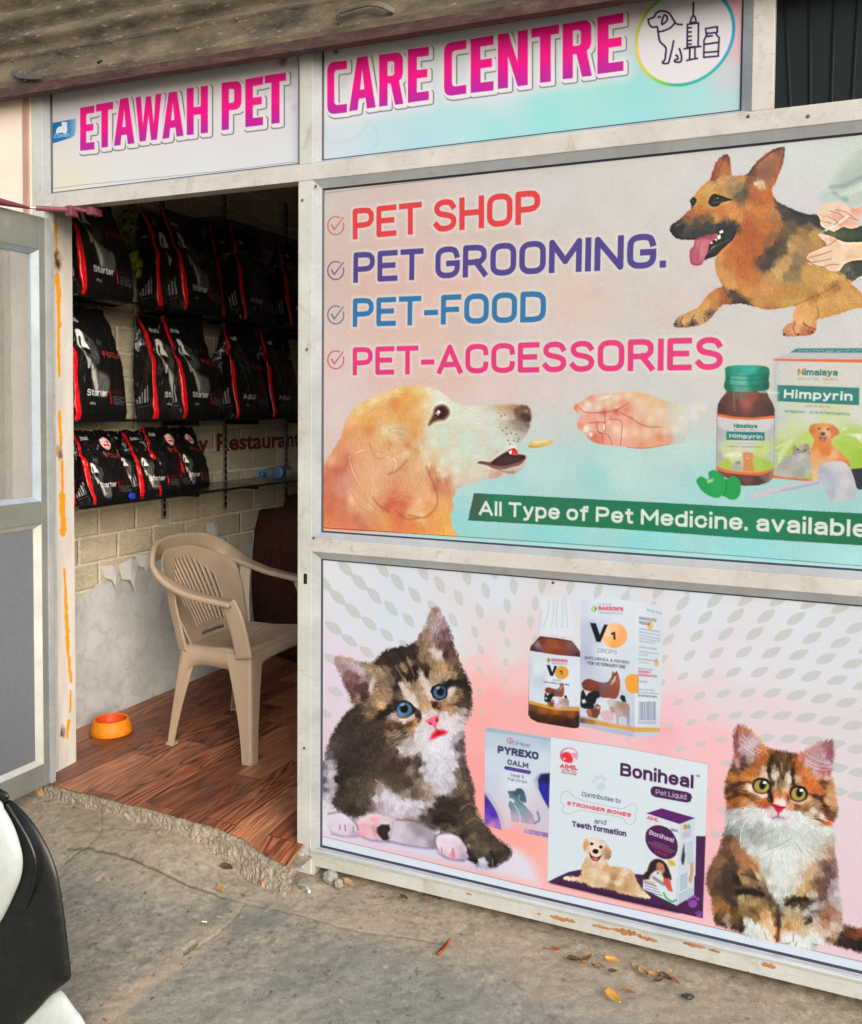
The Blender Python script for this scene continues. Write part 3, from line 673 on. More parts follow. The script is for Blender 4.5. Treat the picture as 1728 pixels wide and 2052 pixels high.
s3.fur(dog[0], dog[1], FL, 16000, 8, .25, .09, .7, 3, s3.locate, 0)
# face
s3.poly("520,768 500,830 485,890 470,930 462,962 500,950 556,930 600,885 660,830 700,790 716,740 705,690 660,690 630,700 600,715", '2b2724', 2, 1, 3)
s3.poly("385,800 400,790 520,757 560,752 575,770 530,810 500,850 490,900 470,935 452,985 430,1006 385,1008 352,985 345,900 360,868 378,850", 'b2586a', 1.5, 1, 3)
s3.poly("395,830 450,815 500,800 480,850 470,920 440,960 420,900", 'c87a88', 10, alpha=.8); s3.line("430,830 415,900 405,960", (2, 1), '8a3c50', .6, 2); s3.poly("460,790 540,760 565,765 520,800", '8c3a50', 5, alpha=.7)
for p in ("582,735 610,722 616,742 590,752", "566,775 590,757 596,790 572,800", "545,800 562,790 566,812", "512,822 530,818 524,836"): s3.poly(p, 'e6ddc8', 1, 1)
s3.line("500,900 540,860 600,830 660,800", (1.2, 1), '75706c', .5, 2); s3.line("520,870 550,850", 1.6, '9a9690', .6, 1); s3.line("480,935 560,900 640,840", 2, '141210', .7, 3)
s3.poly("192,712 208,682 250,672 300,680 305,710 270,742 220,748", '262423', 5, 1, 3); s3.ell(250, 682, 28, 8, '6a6664', -15, 4, .6); s3.ell(222, 722, 9, 6, '0c0c0c', 0, 2, .8)
s3.line("205,755 260,785 330,795 400,797 520,765 600,720", 1.4, '151312', .8, 2)
s3.poly("495,505 505,470 520,445 548,432 575,440 610,450 660,470 690,480 640,492 600,505 575,528 540,538 510,525", '211d1b', 3, 1, 3); s3.ell(566, 470, 22, 13, '3a2a1e', -10, 3); s3.ell(580, 478, 11, 9, '15110f', 0, 2); s3.ell(572, 467, 4, 3, 'a8a8ac', 0, 1.5, .9); s3.line("520,505 580,500 620,480", 1.2, '6b5a48', .6, 1.5)
s3.poly("352,488 368,466 392,470 400,490 385,520 365,540 362,520", '2c241e', 3, 1, 3); s3.ell(372, 490, 4, 4, '88807a', 0, 1.5, .7)
s3.poly("545,300 600,200 650,150 665,230 610,280", 'b4704a', 14, alpha=.4); s3.line("575,290 580,230 615,160", (3, 1.5), '7c3c24', .5, 4); s3.poly("860,290 960,200 1060,120 1040,230 960,330 900,330", '7e5240', 18, alpha=.55); s3.line("830,260 900,180 1000,100 1090,65", 2, '5c3826', .7, 3); s3.poly("1080,70 1105,62 1098,150 1075,230 1062,220", '8a6048', 5, alpha=.8); s3.line("870,350 930,340 950,390", (5, 3), 'd8c0a0', .7, 5)
s3.line("740,680 760,700 740,760", 2, '6a3a1c', .6, 4); s3.line("620,1180 640,1230 640,1290", 2, '5a3420', .6, 4)
for p in ("290,1500 275,1460 290,1420", "375,1485 365,1440 385,1400", "470,1455 460,1420"): s3.line(p, 1.6, '5a4636', .8, 2, sm=3)
for x, y in ((235, 1478), (285, 1492), (370, 1475), (505, 1395), (1105, 1560), (1215, 1560), (1330, 1545)): s3.ell(x, y, 10, 7, '3c322c', -20, 3, .8)
s3.poly("1085,1285 1190,1278 1195,1325 1090,1345", 'b8a055', 6, alpha=.6)
s3.line("1190,1460 1175,1510 1200,1565", 2, '8a5438', .7, 3); s3.line("1260,1470 1300,1500 1350,1520", 3, '8a4c34', .7, 4); s3.line("1180,1330 1290,1280 1400,1230 1520,1170", 2.5, '8c5a2c', .6, 5); s3.line("1365,1440 1380,1400 1370,1340", 2, '8c6838', .6, 4)
for k in range(14):
    a = random.Random(k); x, y = 1600+a.random()*120, 1010+a.random()*110; s3.line([(x, y), (x-14, y+16)], 1, '9aa09a', .4, 1)
# hands of the vet
HS = "1420,560,e0c8b0 1480,540,e2ccb8 1400,620,d8b49c 1450,640,e0c4ac 1520,600,d9b095 1600,560,e4c6b0 1680,560,d8a890 1560,660,dca890 1640,680,dcb09c 1690,640,e0b8a4 1480,690,e0c8b4 1500,720,dcc0a8 1720,560,dcb09c 1780,580,dcb09c"
s3.figure("1368,590 1395,530 1440,510 1490,503 1560,508 1640,545 1700,545 1728,530 1800,520 1800,620 1728,600 1700,625 1706,690 1640,712 1580,698 1530,722 1500,735 1450,715 1400,690 1392,640 1380,615", HS, 2, 2, 1, 4)
for p in ("1470,570 1540,590 1600,640", "1450,610 1520,650 1560,690", "1520,560 1600,580 1680,640", "1600,620 1690,640", "1400,650 1480,670"): s3.line(p, 1.6, 'b07c66', .7, 3, sm=3)
s3.line("1395,745 1440,722", 3, '50c0b0', .9, 1.5, pid=4); s3.line("1440,722 1500,690 1560,655 1615,612", 5, 'e6e6e0', .9, 1.5, pid=4); s3.line("1505,680 1535,662", 2, '7c5a60', .8, 1.5)
s3.figure("1285,955 1300,915 1350,890 1430,855 1440,830 1400,790 1378,765 1385,752 1420,755 1500,780 1560,810 1610,822 1728,818 1820,815 1820,960 1728,962 1640,972 1585,1000 1545,1050 1480,1052 1450,1040 1400,1025 1340,1010 1300,995 1310,975", "1300,950,dcb496 1350,900,e0bc9c 1420,880,e6c6a8 1420,780,e0c0a4 1500,800,d8b090 1480,850,e4c4a8 1600,850,e8ceb0 1700,880,e4c8a4 1550,950,e8cdb2 1450,940,e2c2a6 1400,980,e2c2a6 1480,1020,e0c0a4 1640,940,dcba98 1330,985,dcb698 1800,880,e4c8a4", 2, 2, 1, 4)
for p in ("1300,945 1400,920 1480,890", "1310,985 1400,970 1480,955", "1400,1022 1480,1000 1540,1000", "1440,850 1480,835 1520,800"): s3.line(p, 1.6, 'a8765a', .75, 3, sm=3)
s3.line("1290,960 1330,1000 1440,1030", 2, '7a5a34', .5, 4)

# ---- retriever head
s3.frame(640, 760, 4)
gr = s3.figure("8,760 20,720 60,650 110,570 150,510 190,420 215,330 280,240 330,195 420,150 520,110 620,70 720,52 830,50 920,75 1000,120 1060,170 1130,203 1200,213 1330,208 1450,203 1560,203 1640,208 1680,230 1698,290 1692,340 1685,390 1650,460 1610,500 1580,545 1600,590 1650,605 1662,635 1640,700 1580,755 1450,783 1300,808 1180,840 1100,880 1085,920 1062,950 1075,1020 1050,1080 1055,1140 1065,1190 1100,1262 900,1240 400,1215 8,1192",
 "640,90,e4c888 700,120,dc9c44 800,90,dfc078 880,90,dcd8bc 960,120,d8e0d0 980,180,d8e0d4 560,130,e6c690 600,170,dc8e44 450,170,e8cc98 470,230,e0a858 330,240,e6c284 360,300,dfa452 260,320,e2b878 230,430,d99460 280,400,dc9850 700,220,dc9848 620,200,da8440 780,160,d9a04c 830,240,dcb878 870,200,dccfae 850,130,ddbc74 650,300,dc9c4c 760,330,d99a4c 760,430,d69048 540,330,deac64 530,400,dccba0 570,390,d8cba8 640,430,c9a078 600,460,dcbc90 660,410,cdaa80 400,400,d4824a 430,330,dc9a4c 480,470,dcae70 560,510,cf8e54 700,520,cf8448 780,560,d09050 800,480,d8b080 380,550,dca070 300,560,de9c70 420,600,d8a474 600,580,dcae80 690,580,e0c09a 720,640,cc9c6c 800,680,dcb484 850,590,dcccaa 870,680,dcc8a0 920,500,cfdcc8 820,540,c8c8a8 900,400,c8d4c0 1000,400,c2d8c8 1000,480,bcd8c8 1100,300,cbd8cc 1080,220,ccdcd0 1200,300,ced8ce 1250,240,d4d8cc 1300,330,ccd6d0 1400,300,ccd4c8 1400,400,c2d6cc 1500,300,c8cabc 1480,230,c0a684 1560,225,b08660 1560,300,b0a894 1620,280,846656 1600,320,8a7060 1650,240,7d6252 1660,330,705c50 1630,390,8c8074 1600,440,b4b8ac 1550,470,c0ccc4 1620,460,b0aca0 1550,530,ccd6d0 1450,500,c2d8d0 1200,450,bcd8cc 1200,560,c0dcd0 1100,600,c8dcd0 1300,600,c8d4cc 1000,650,d0d8c4 960,720,dcd4b4 1000,760,dcccb0 1100,720,d4dcd0 1250,760,ccd4cc 1350,740,ccc4b4 1400,760,c8a898 1440,750,b89888 1550,740,b4a494 1620,690,b8b0a4 1500,775,c4ccc4 1100,810,d4ccba 1180,800,ccc0b0 1250,790,c8bca8 1080,850,c8a890 940,740,cc8c64 950,810,b86448 1020,800,b87858 1000,870,cc7c50 900,720,c87850 930,860,c46c50 1040,900,cc9058 100,640,dea474 150,580,d88c5c 200,620,c87858 200,680,c87a60 80,720,d28060 150,720,c46c54 60,800,cf6c50 150,800,c2644c 180,880,c07060 250,720,d48c70 250,800,d08c6c 60,920,cf684a 120,940,c06450 190,960,c86c54 80,1040,cc6644 60,1140,dc7a48 200,1080,d07050 200,1170,d87452 350,1170,cc6c50 300,1100,c46c54 250,900,e0a880 260,960,e4b48c 330,1010,dca074 400,1010,dcb07c 300,700,de9c78 350,760,dfa878 330,850,dca070 400,700,dca884 450,740,e0b088 420,800,dfac7c 500,760,d8a078 550,680,e0a888 560,620,e4b090 600,750,d49468 680,700,cc9064 740,700,d8a878 500,840,d89c70 440,880,e0b080 420,950,dcac7c 600,830,d48c60 620,900,d07850 700,850,dc9860 780,800,d8a474 850,850,dfa870 870,920,e2b07c 600,980,c8583e 680,1000,cc5c40 720,960,d47c4c 540,1010,c85a40 500,960,d88c60 800,970,e6b488 820,1020,e4b484 880,1000,dd9054 920,960,dca872 760,1060,e0ac74 830,1090,e4bc88 600,1080,d87444 660,1080,c85a38 480,1080,dc9858 520,1130,e09c50 420,1080,d09060 400,1130,d08c58 650,1150,d87440 750,1150,dc7c3c 450,1170,d48450 800,1200,e08838 700,1220,e08438 950,1150,e49848 900,1080,e0903c 960,1060,e4a050 1000,980,e4a45c 1010,1080,e8a848 1030,1200,e8b060 980,1220,e89c3c",
 5, 4, 2.5, 3, 2.7, .8)
_a = np.clip(gr[1], 0, 1)[..., None]; _c = s3.rgb[gr[0]]; _g = _c.mean(-1, keepdims=True); s3.rgb[gr[0]] = _c*(1-_a)+np.clip(_g+(_c-_g)*.9+.015, 0, 1)*_a
FG = "700,100,-1,.1 500,200,-1,.5 300,300,-.5,1 150,600,-.4,1 60,1000,0,1 300,800,.4,1 450,600,.5,.8 600,700,.3,1 700,950,-.8,.3 850,900,.1,1 800,1050,-.9,.3 950,800,.1,1 1000,1000,.2,1 500,1150,.5,1 800,1200,.4,1 900,400,-.3,1 1100,500,-1,.4 1300,400,-1,.2 1500,400,-1,.1 1000,250,-1,.6 650,400,.6,.6"
s3.fur(gr[0], gr[1], FG, 16000, 13, .18, .06, .7, 5, s3.locate); s3.fur(gr[0], gr[1], FG, 6000, 8, .3, .09, .5, 6, s3.locate, 2)
for p in ("410,530 430,600 520,640 640,590 700,570", "440,600 470,640 600,590", "250,640 300,800 380,960 470,1060", "260,900 330,1020 440,1100 500,1200", "400,500 420,560 520,590", "560,400 620,390 680,400", "560,410 640,440 700,450"): s3.line(p, (2.4, 1), 'b07a50', .28, 4, sm=4)
for p in ("430,950 480,1010 560,1060", "560,760 640,720 700,650", "860,700 900,800 940,900 945,1000 900,1070 830,1110 720,1090", "620,1060 700,1120 800,1110"): s3.line(p, (3.2, 2.4), 'a8583a', .55, 6, sm=4)
for p in ("300,590 340,570 360,575", "540,630 565,615", "600,640 620,680 600,740", "240,620 270,740 330,860"): s3.line(p, (2, 1), 'f4d8b8', .6, 3, sm=3)
s3.poly("50,700 180,700 230,600 260,640 230,760 110,770 40,800", 'b85c48', 14, alpha=.4); s3.poly("120,800 230,760 270,880 190,960 130,930", 'd4988c', 14, alpha=.5)
s3.poly("912,280 925,235 950,212 990,203 1025,222 1045,262 1030,300 1000,325 960,330 915,345 880,368 885,338", '5b3d36', 7, 5, 3); s3.poly("930,275 950,235 985,225 1015,250 1012,285 985,308 950,310", '35201d', 4, 5, 3); s3.poly("925,275 955,240 975,262 955,292", 'b0928a', 4, alpha=.9); s3.ell(957, 263, 8, 9, 'e8dcd4', 0, 3, .9)
s3.poly("1570,235 1640,212 1682,232 1697,290 1690,330 1640,335 1590,310 1565,270", '705446', 8, 5, 3); s3.poly("1610,290 1650,270 1690,300 1685,335 1640,335", '4c3a34', 6, 5, 3); s3.ell(1662, 255, 14, 10, 'a48a78', 0, 6, .7); s3.line("1600,310 1640,330 1670,380", 3, '6a5a50', .6, 5)
for x, y in ((1500,390),(1540,430),(1505,440),(1580,440),(1515,490),(1560,490),(1600,480),(1470,410),(1590,500),(1530,520),(1490,285),(1460,295)): s3.ell(x, y, 6, 6, '7a7a74', 0, 3, .8)
s3.poly("1270,672 1300,655 1370,662 1430,620 1500,578 1545,560 1570,590 1600,602 1645,608 1656,635 1610,685 1540,705 1480,722 1400,715 1345,690", '7c5a54', 4, 5, 3)
s3.poly("1380,670 1440,622 1510,585 1560,600 1640,612 1640,640 1580,670 1480,695 1400,690", '44282c', 4, 5, 3); s3.poly("1520,575 1560,550 1590,580 1590,605 1540,605", 'c8403c', 3, 5, 3); s3.poly("1520,578 1545,568 1540,600 1525,598", 'ead8c8', 2, 5); s3.line("1400,700 1480,740 1560,745", 3, '94604c', .6, 5, sm=3)
# ---- biscuit
s3.frame(1060, 760, 4)
s3.poly("0,520 30,495 100,485 180,487 195,500 150,530 60,548 0,545", 'd8b860', 2, 6, 3); s3.poly("30,500 100,490 175,492 130,505 40,515", 'e8dcb0', 3, 6, 3); s3.poly("0,530 60,540 140,530 60,549 0,546", 'b88a38', 2, 6)
# ---- feeding hand
s3.figure("360,235 368,205 395,190 420,180 460,150 490,132 540,125 600,120 680,115 740,98 850,97 960,120 1060,160 1140,185 1240,190 1275,210 1275,380 1260,440 1240,510 1130,522 1000,545 900,556 790,545 700,533 600,525 510,500 470,465 435,420 395,395 388,360 400,320 415,290 385,262",
 "380,220,dc8868 420,200,e0a890 440,240,dcc8b8 500,150,d89c88 470,210,dcd4c8 560,150,d8c0ac 560,220,dcc8b8 640,190,dcc4b0 700,150,dcc8b4 800,120,dcc4a8 900,130,d8b890 880,180,dcc4ac 1000,170,d8bc94 1080,200,d0bc98 1150,210,ccc8b8 1200,250,ccd0c4 1050,260,dcc8b0 900,240,dcc0a8 760,200,dc9880 700,220,dcb49c 600,265,d07868 700,255,cc6c60 780,240,d88870 480,300,dca090 440,330,e0a898 420,370,dc9884 560,310,e0a898 540,340,dc9080 580,390,e0ac98 640,330,e4bcaa 700,400,e8c8b8 660,310,dc9080 760,330,e0a890 820,320,dc9878 900,360,d49c80 860,300,dcb89c 980,320,dcc4ac 1000,390,d4b094 760,430,e8c4b0 850,420,e4bca4 950,430,e4bca4 860,500,dca488 760,510,dca898 650,500,e0a490 580,460,d88068 530,460,cc7860 500,440,d8a890 470,400,e0d0c0 540,500,d07c60 620,430,dca490 1050,470,dc8c6c 1120,470,d0a48c 1100,420,dcbca4 1000,500,dca080 900,530,d49474 1180,400,d4d4c8 1200,480,b8c8c4 1240,330,cdd6d0 1270,250,ccd2cc",
 7, 3, 1, 3, 2.8, .4)
for p, wd in (("415,235 450,262 540,268 620,262 700,245 760,215 800,190", 2.4), ("608,270 612,310 608,345", 1.8), ("480,350 540,345 620,345", 2), ("612,350 615,390 610,425", 2), ("545,350 550,400 570,430 620,440 650,470 665,520", 2.2), ("620,330 700,320 745,345 745,420 735,530", 1.6), ("740,270 820,310 880,350 960,380 1050,382", 2), ("560,420 590,440 590,500", 1.6)): s3.line(p, wd, 'a85a50', .5, 3, sm=4)
for p in ("440,390 455,372 475,378 470,410 450,425", "480,430 500,425 510,445 495,460"): s3.poly(p, 'e6d6c6', 3, 7, 2, .8)
s3.poly("597,365 612,362 612,405 600,405", 'e4cca0', 1.5, 7); s3.ell(495, 155, 22, 14, 'e0a090', 0, 6, .7); s3.poly("570,160 600,135 660,125 640,150", 'e8e4d8', 6, alpha=.8); s3.line("790,545 900,556 1000,545 1130,520", 1.6, '9a7a68', .6, 2)
s3.poly("1280,210 1330,195 1400,195 1430,235 1390,260 1340,250 1370,320 1330,338 1280,310 1300,260", 'd8d8d8', 8, alpha=.8); s3.poly("1365,235 1390,222 1430,235 1390,258", 'e4d0b4', 5, alpha=.8); s3.ell(1218, 308, 12, 13, 'e0dcd2', 0, 6, .6)
# ---- medicine carton and bottle
s3.frame(1296, 690, 4)
s3.poly("1020,115 1100,80 1150,65 1205,32 1728,32 2100,30 2100,85 2100,140 1728,130 1020,140", 'b9bcc4', 2, 8)
s3.poly("1150,65 1205,32 2050,30 2060,72 1728,68", '2f7c78', 2, 8)
s3.poly("1018,115 1728,122 2100,125 2100,150 1728,148 1018,132", 'd86a3c', 2, 8)
def carton(U, V): return s3.field(U, V, "1040,200,c6c8c8 1300,200,cdcdcb 1650,250,cdcdcb 1040,500,c4cccc 1060,620,bfc8c8 1300,580,cdd0ce 1700,560,cdd2ce 1200,640,c4d0b0 1500,640,c8d4a8 1100,700,c2cfa0 1300,760,b6cc74 1640,760,a8c860 1120,850,a4c25c 1250,900,a8c44c 1700,900,98c040 1600,820,a4c850 1050,950,b0c488 1200,1050,98b848 1330,1000,9cc040 2000,600,cdd2ce 2000,900,98c040", 3)
s3.poly("1018,134 1728,148 2100,150 2100,1110 1700,1110 1330,1090 1010,1060", carton, 2, 8)
s3.poly("1050,880 1120,780 1195,738 1190,760 1130,850 1060,960", 'cddcb0', 6, alpha=.8); s3.poly("1610,720 1728,715 1728,790 1680,745", 'e6eae0', 6, alpha=.9)
s3.poly("1012,1045 1330,1085 1330,1102 1012,1072", 'd8683c', 2, 8)
s3.poly("1048,325 1706,348 1704,488 1048,455", '2a7c78', 1.5, 8)
s3.poly("1020,140 1050,140 1050,325 1050,560 1030,1000 1016,1000", 'a9b2b4', 14, alpha=.6)
# carton animals
s3.figure("1310,660 1350,635 1420,630 1480,640 1530,670 1545,715 1500,745 1480,790 1540,850 1590,900 1630,960 1600,1000 1450,1010 1380,1080 1330,1085 1320,950 1310,850 1345,770 1310,710", "1330,690,c8743c 1400,660,d89858 1520,690,c87444 1430,700,dcb890 1370,720,d48850 1400,800,d8813c 1440,860,d4783c 1500,880,dcb088 1360,900,dca070 1400,950,dca878 1560,900,d88c50 1600,960,c87844 1380,1040,dcb490 1450,990,d8b090", 9, 3, 2, 3)
for x, y, r in ((1385, 675, 9), (1455, 680, 9), (1415, 718, 18)): s3.ell(x, y, r, r*.8, '2f2a2a', 0, 4, .9)
s3.poly("1380,740 1415,748 1445,738 1430,772 1400,775", '7a4048', 4); s3.ell(1413, 762, 12, 9, 'c88890', 0, 3)
s3.figure("1180,805 1215,830 1260,800 1300,800 1310,860 1310,920 1325,950 1320,1010 1290,1065 1200,1070 1050,1055 1040,1020 1060,960 1120,900 1160,890 1175,850", "1190,840,8c8c84 1240,840,a8a8a0 1290,830,8c8c84 1240,900,b8bab4 1200,960,a8aca8 1280,960,a4a8a4 1100,980,a0a4a0 1100,1040,b0b2ac 1240,1030,9a9e9a 1290,1040,b4b6b2", 9, 3, 3, 3)
for x, y in ((1215, 845), (1270, 848)): s3.ell(x, y, 10, 7, '4a4438', 0, 3)
s3.line("1225,865 1242,858 1262,866", 2, '4a4440', .8, 2)
# bottle
def glassb(U, V): return s3.field(U, V, "580,520,4a3232 640,440,5c3c38 700,480,6a403c 800,460,9c5a50 840,440,8c4c44 900,480,5c3a38 1000,500,4c3636 700,560,5a3c3c 900,560,564040 760,400,6a6456 640,390,58463e 960,400,5c4442 1020,540,443434 600,1050,6c4c44 800,1080,6a4440 960,1050,7a5a54 900,1110,4e3434 760,1120,563838 1010,1060,8a7c74", 4)
s3.poly("640,370 640,385 600,430 572,480 566,540 560,1000 580,1040 640,1070 700,1120 790,1135 900,1130 980,1105 1015,1070 1020,1000 1028,520 1010,470 980,420 965,375", glassb, 2, 10)
def label(U, V): return s3.field(U, V, "575,700,a8adb2 620,640,c6c9cc 800,640,cdcfcf 960,650,c8cbcc 1010,700,b0b6ba 580,900,a4a8b0 640,860,c4d0a0 800,850,c8d0b8 940,860,c0d080 640,960,a8c050 900,960,a8c45c 960,960,9cc04c 700,900,c8d4a4 1000,900,b4bcc0 800,760,cdcfcf", 4)
s3.poly("568,560 700,585 850,595 1026,575 1020,1000 900,1035 760,1030 620,1010 562,985", label, 2, 10)
s3.poly("568,555 700,580 850,588 1027,570 1026,592 850,608 700,600 568,578", 'd8703c', 2, 10); s3.poly("560,975 640,1005 760,1022 900,1028 1000,1000 1022,990 1018,1015 900,1052 760,1045 640,1030 560,1005", 'd8703c', 2, 10)
s3.poly("640,697 948,705 946,772 640,765", '2a7c78', 1.5, 10)
s3.poly("612,900 660,870 720,866 770,870 760,892 690,905", 'dfe6d8', 5, alpha=.8)
s3.poly("770,870 800,862 850,870 862,900 850,920 860,980 870,1018 770,1020 775,940", 'cc8a58', 4); s3.ell(812, 905, 16, 12, 'dcb490', 0, 5); s3.ell(815, 900, 5, 4, '403030', 0, 2)
s3.poly("680,985 715,935 755,930 765,1000 760,1018 680,1008", 'a4a8a4', 5); s3.ell(738, 948, 14, 8, '77777a', 0, 4)
def cap_(U, V): return s3.field(U, V, "640,200,0e7a68 700,190,149080 830,180,30b0a0 950,200,0f7c68 640,280,0c6c5c 700,290,4ca890 760,300,60b8a4 860,290,148878 980,270,086050 640,340,0c6454 760,350,5c9c8c 900,350,107060 970,340,0a5c4c", 4)
s3.poly("630,215 632,190 660,175 740,167 880,167 960,178 985,200 985,250 980,275 985,320 975,360 900,378 740,380 650,372 622,345 626,300 634,270", cap_, 2, 10, 3)
for p in ("630,235 740,252 880,252 985,235", "634,268 740,285 880,285 980,268", "626,315 740,335 880,335 985,315"): s3.line(p, 1.6, '0a5446', .6, 2, sm=3)
s3.ell(800, 185, 120, 14, '2ca898', 0, 5, .7); s3.line("700,385 705,530", 2, '9a8a84', .6, 3); s3.line("760,385 770,460", 2, '8c8478', .5, 4)
# leaves, dropper
s3.poly("400,1100 415,1070 445,1060 490,1085 500,1060 495,1030 520,1010 560,1012 610,1050 640,1085 690,1055 740,1080 757,1130 750,1200 715,1242 660,1240 610,1212 575,1230 510,1218 440,1170", '1f9a50', 2, 11, 3)
s3.line("640,1085 640,1160 615,1215", 2.5, '12743a', .8, 3, sm=3); s3.line("495,1085 540,1130 590,1160", 2, '2cb060', .6, 5); s3.poly("485,1090 540,1072 535,1100 490,1112", 'c8d8b4', 4, alpha=.9); s3.poly("540,1040 620,1100 600,1190 520,1180", '27a85a', 18, alpha=.5)
s3.poly("1640,1000 1728,990 1850,985 1850,1150 1700,1165 1660,1120", '2c3040', 2, 12); 
def drp(U, V): return s3.field(U, V, "1400,1000,a8aec0 1450,960,c4c6cc 1560,960,c8cacd 1500,1060,b4bcc8 1430,1100,9aa4b4 1470,1180,b8c0cc 1600,1100,c6c8cc 1650,1200,b4b8c0 1560,1230,c0c4cc 1660,1050,b8bac4", 3)
s3.poly("1375,1005 1420,955 1500,938 1580,942 1630,990 1670,1090 1685,1180 1670,1235 1560,1250 1490,1262 1450,1220 1430,1140 1390,1080", drp, 2, 12, 3)
s3.poly("1385,1010 1440,985 1500,1080 1520,1220 1480,1255 1440,1190 1400,1090", 'a3a9bd', 8, alpha=.7); s3.ell(1430, 1110, 40, 60, 'b8ccd8', -20, 18, .6)
s3.poly("850,1200 880,1182 1100,1130 1385,1085 1395,1130 1300,1150 1100,1185 880,1238 852,1225", 'bfc3cf', 3, 12, 2); s3.poly("900,1205 1200,1140 1390,1100 1390,1115 1200,1160", '98a0b8', 6, alpha=.8); s3.poly("860,1200 900,1190 1080,1150 1080,1170 890,1225", 'ccc6cc', 5, alpha=.8)
for p in ("1600,675 1580,680", "900,380 1060,390", "1040,830 1100,800"): s3.line(p, 3, 'f0f0f0', .6, 3)
# ---- green strap line and the frame lines of the print
s3.frame(0, 0, 1)
def strap(U, V): return s3.field(U, V, "945,1010,3c5a4c 1000,1010,1e7a58 1300,1040,147552 1500,1060,1c7c5a 1720,1070,16704e 1800,1080,16704e", 2)
sl, m, d = s3.poly("950,988 1340,1008 1728,1029 1900,1039 1900,1103 1728,1093 1500,1079 1240,1060 938,1043", strap, 1.2, 13, fuzz=.8)
s3.line("643,1057 860,1071 1100,1087 1400,1108 1728,1134 1850,1142", 1.0, '3c4450', .9, 1); s3.line("643,1062 860,1076 1100,1092 1400,1113 1728,1139", 5, 'c8e0e4', .5, 3)
s3.line("643,388 1000,344 1300,306 1728,268 1850,257", 1.0, '50555c', .7, 1)
# ---- tick marks
for tk, ((x, y), c) in enumerate((((673, 452), 'b4605c'), ((673, 542), '5e4a80'), ((673, 631), '3c6c90'), ((673, 721), 'b84a74'))):
    a = np.linspace(-.3, 5.2, 26); s3.line([(x+16*math.cos(t), y+18*math.sin(t)) for t in a], 2.6, c, .9, 1, pid=(14, 31, 32, 33)[tk])
    s3.line([(x-8, y-1), (x-3, y+8), (x+15, y-16)], (3.4, 2.2), c, .95, 1, pid=(14, 31, 32, 33)[tk])
HAL = (.0085, 'd6dad6', .6)
SHEET[0] = s3; big = []
for t_, a, b, c_, col, wt in (("PET SHOP", (707, 480), (1083, 447), (707, 418), 'd8393c', .037), ("PET GROOMING.", (708, 567), (1335, 536), (708, 506), '4c3c88', .037),
                              ("PET-FOOD", (707, 655), (1094, 645), (707, 598), '2a70a8', .037), ("PET-ACCESSORIES", (707, 752), (1449, 741), (707, 696), 'dc327c', .037)):
    (write(None, t_, a, b, c_, col, wt, PY-.0006, 0, s3, HAL))
(write(None, "All Type of Pet Medicine. available", (960, 1032), (1738, 1077), (961.5, 1003), 'd4e0da', .040, PY-.0008))
q = lambda x, y: (1296+x/4, 690+y/4)
for t_, a, b, c_, col, wt in (("Himpyrin", (1100, 430), (1650, 452), (1102, 362), 'e4ebe8', .065), ("Himalaya", (1213, 246), (1532, 252), (1213, 196), '1f6a64', .06), ("SINCE 1930", (1212, 284), (1535, 291), (1212, 266), '6a7478', 0.0),
     ("LIQUID 30 ml", (1270, 500), (1470, 508), (1270, 486), '6a7070', .01), ("Analgesic • Anti-inflammatory", (1105, 544), (1632, 570), (1105, 522), '2f7a74', .02),
     ("Himpyrin", (664, 748), (928, 758), (665, 716), 'e4ebe8', .065), ("Himalaya", (700, 670), (888, 672), (700, 636), '1f6a64', .06), ("SINCE 1930", (702, 691), (886, 693), (702, 681), '7a8084', 0.0),
     ("LIQUID 30 ml", (715, 797), (865, 800), (715, 788), '7a8084', 0.0), ("Analgesic • Anti-inflammatory", (650, 822), (930, 828), (650, 811), '4a8a84', .01), ("Himpyrin", (1215, 62), (1728, 62), (1225, 40), 'c8e0dc', .02)):
    (write(None, t_, q(*a), q(*b), q(*c_), col, wt, PY-.0008, .0 if b[1] > 70 else .4))
s3.frame(1296, 690, 4); s3.poly("1215,225 1250,195 1270,200 1240,235 1218,244", 'd89a48', 3); s3.frame(0, 0, 1)
sharpen(s3, [1, 2, 5, 7], .55, 2); sharpen(s3, [1, 2, 5, 7], .35, 7)
s3.rgb *= (1+(np.random.RandomState(5).rand(*s3.U.shape)-.5)*.09)[..., None]
p3 = empty('shop_poster', (-0.45, PY, 1.06)); tag(p3, 'large grey and turquoise poster behind glass listing PET SHOP, PET GROOMING and PET-FOOD', 'poster')
L3 = sign_build(p3, s3, {0: 'printed_sheet', 1: 'printed_dog', 2: 'printed_hand', 3: 'printed_sleeve', 4: 'printed_syringe', 5: 'printed_dog', 6: 'printed_biscuit', 7: 'printed_hand', 8: 'printed_carton', 9: 'printed_animals', 10: 'printed_bottle', 11: 'printed_leaf', 12: 'printed_dropper', 13: 'banner_strip', 14: 'tick_mark', 31: 'tick_mark', 32: 'tick_mark', 33: 'tick_mark'}, PRINT_GLASS)
adopt(p3, L3)
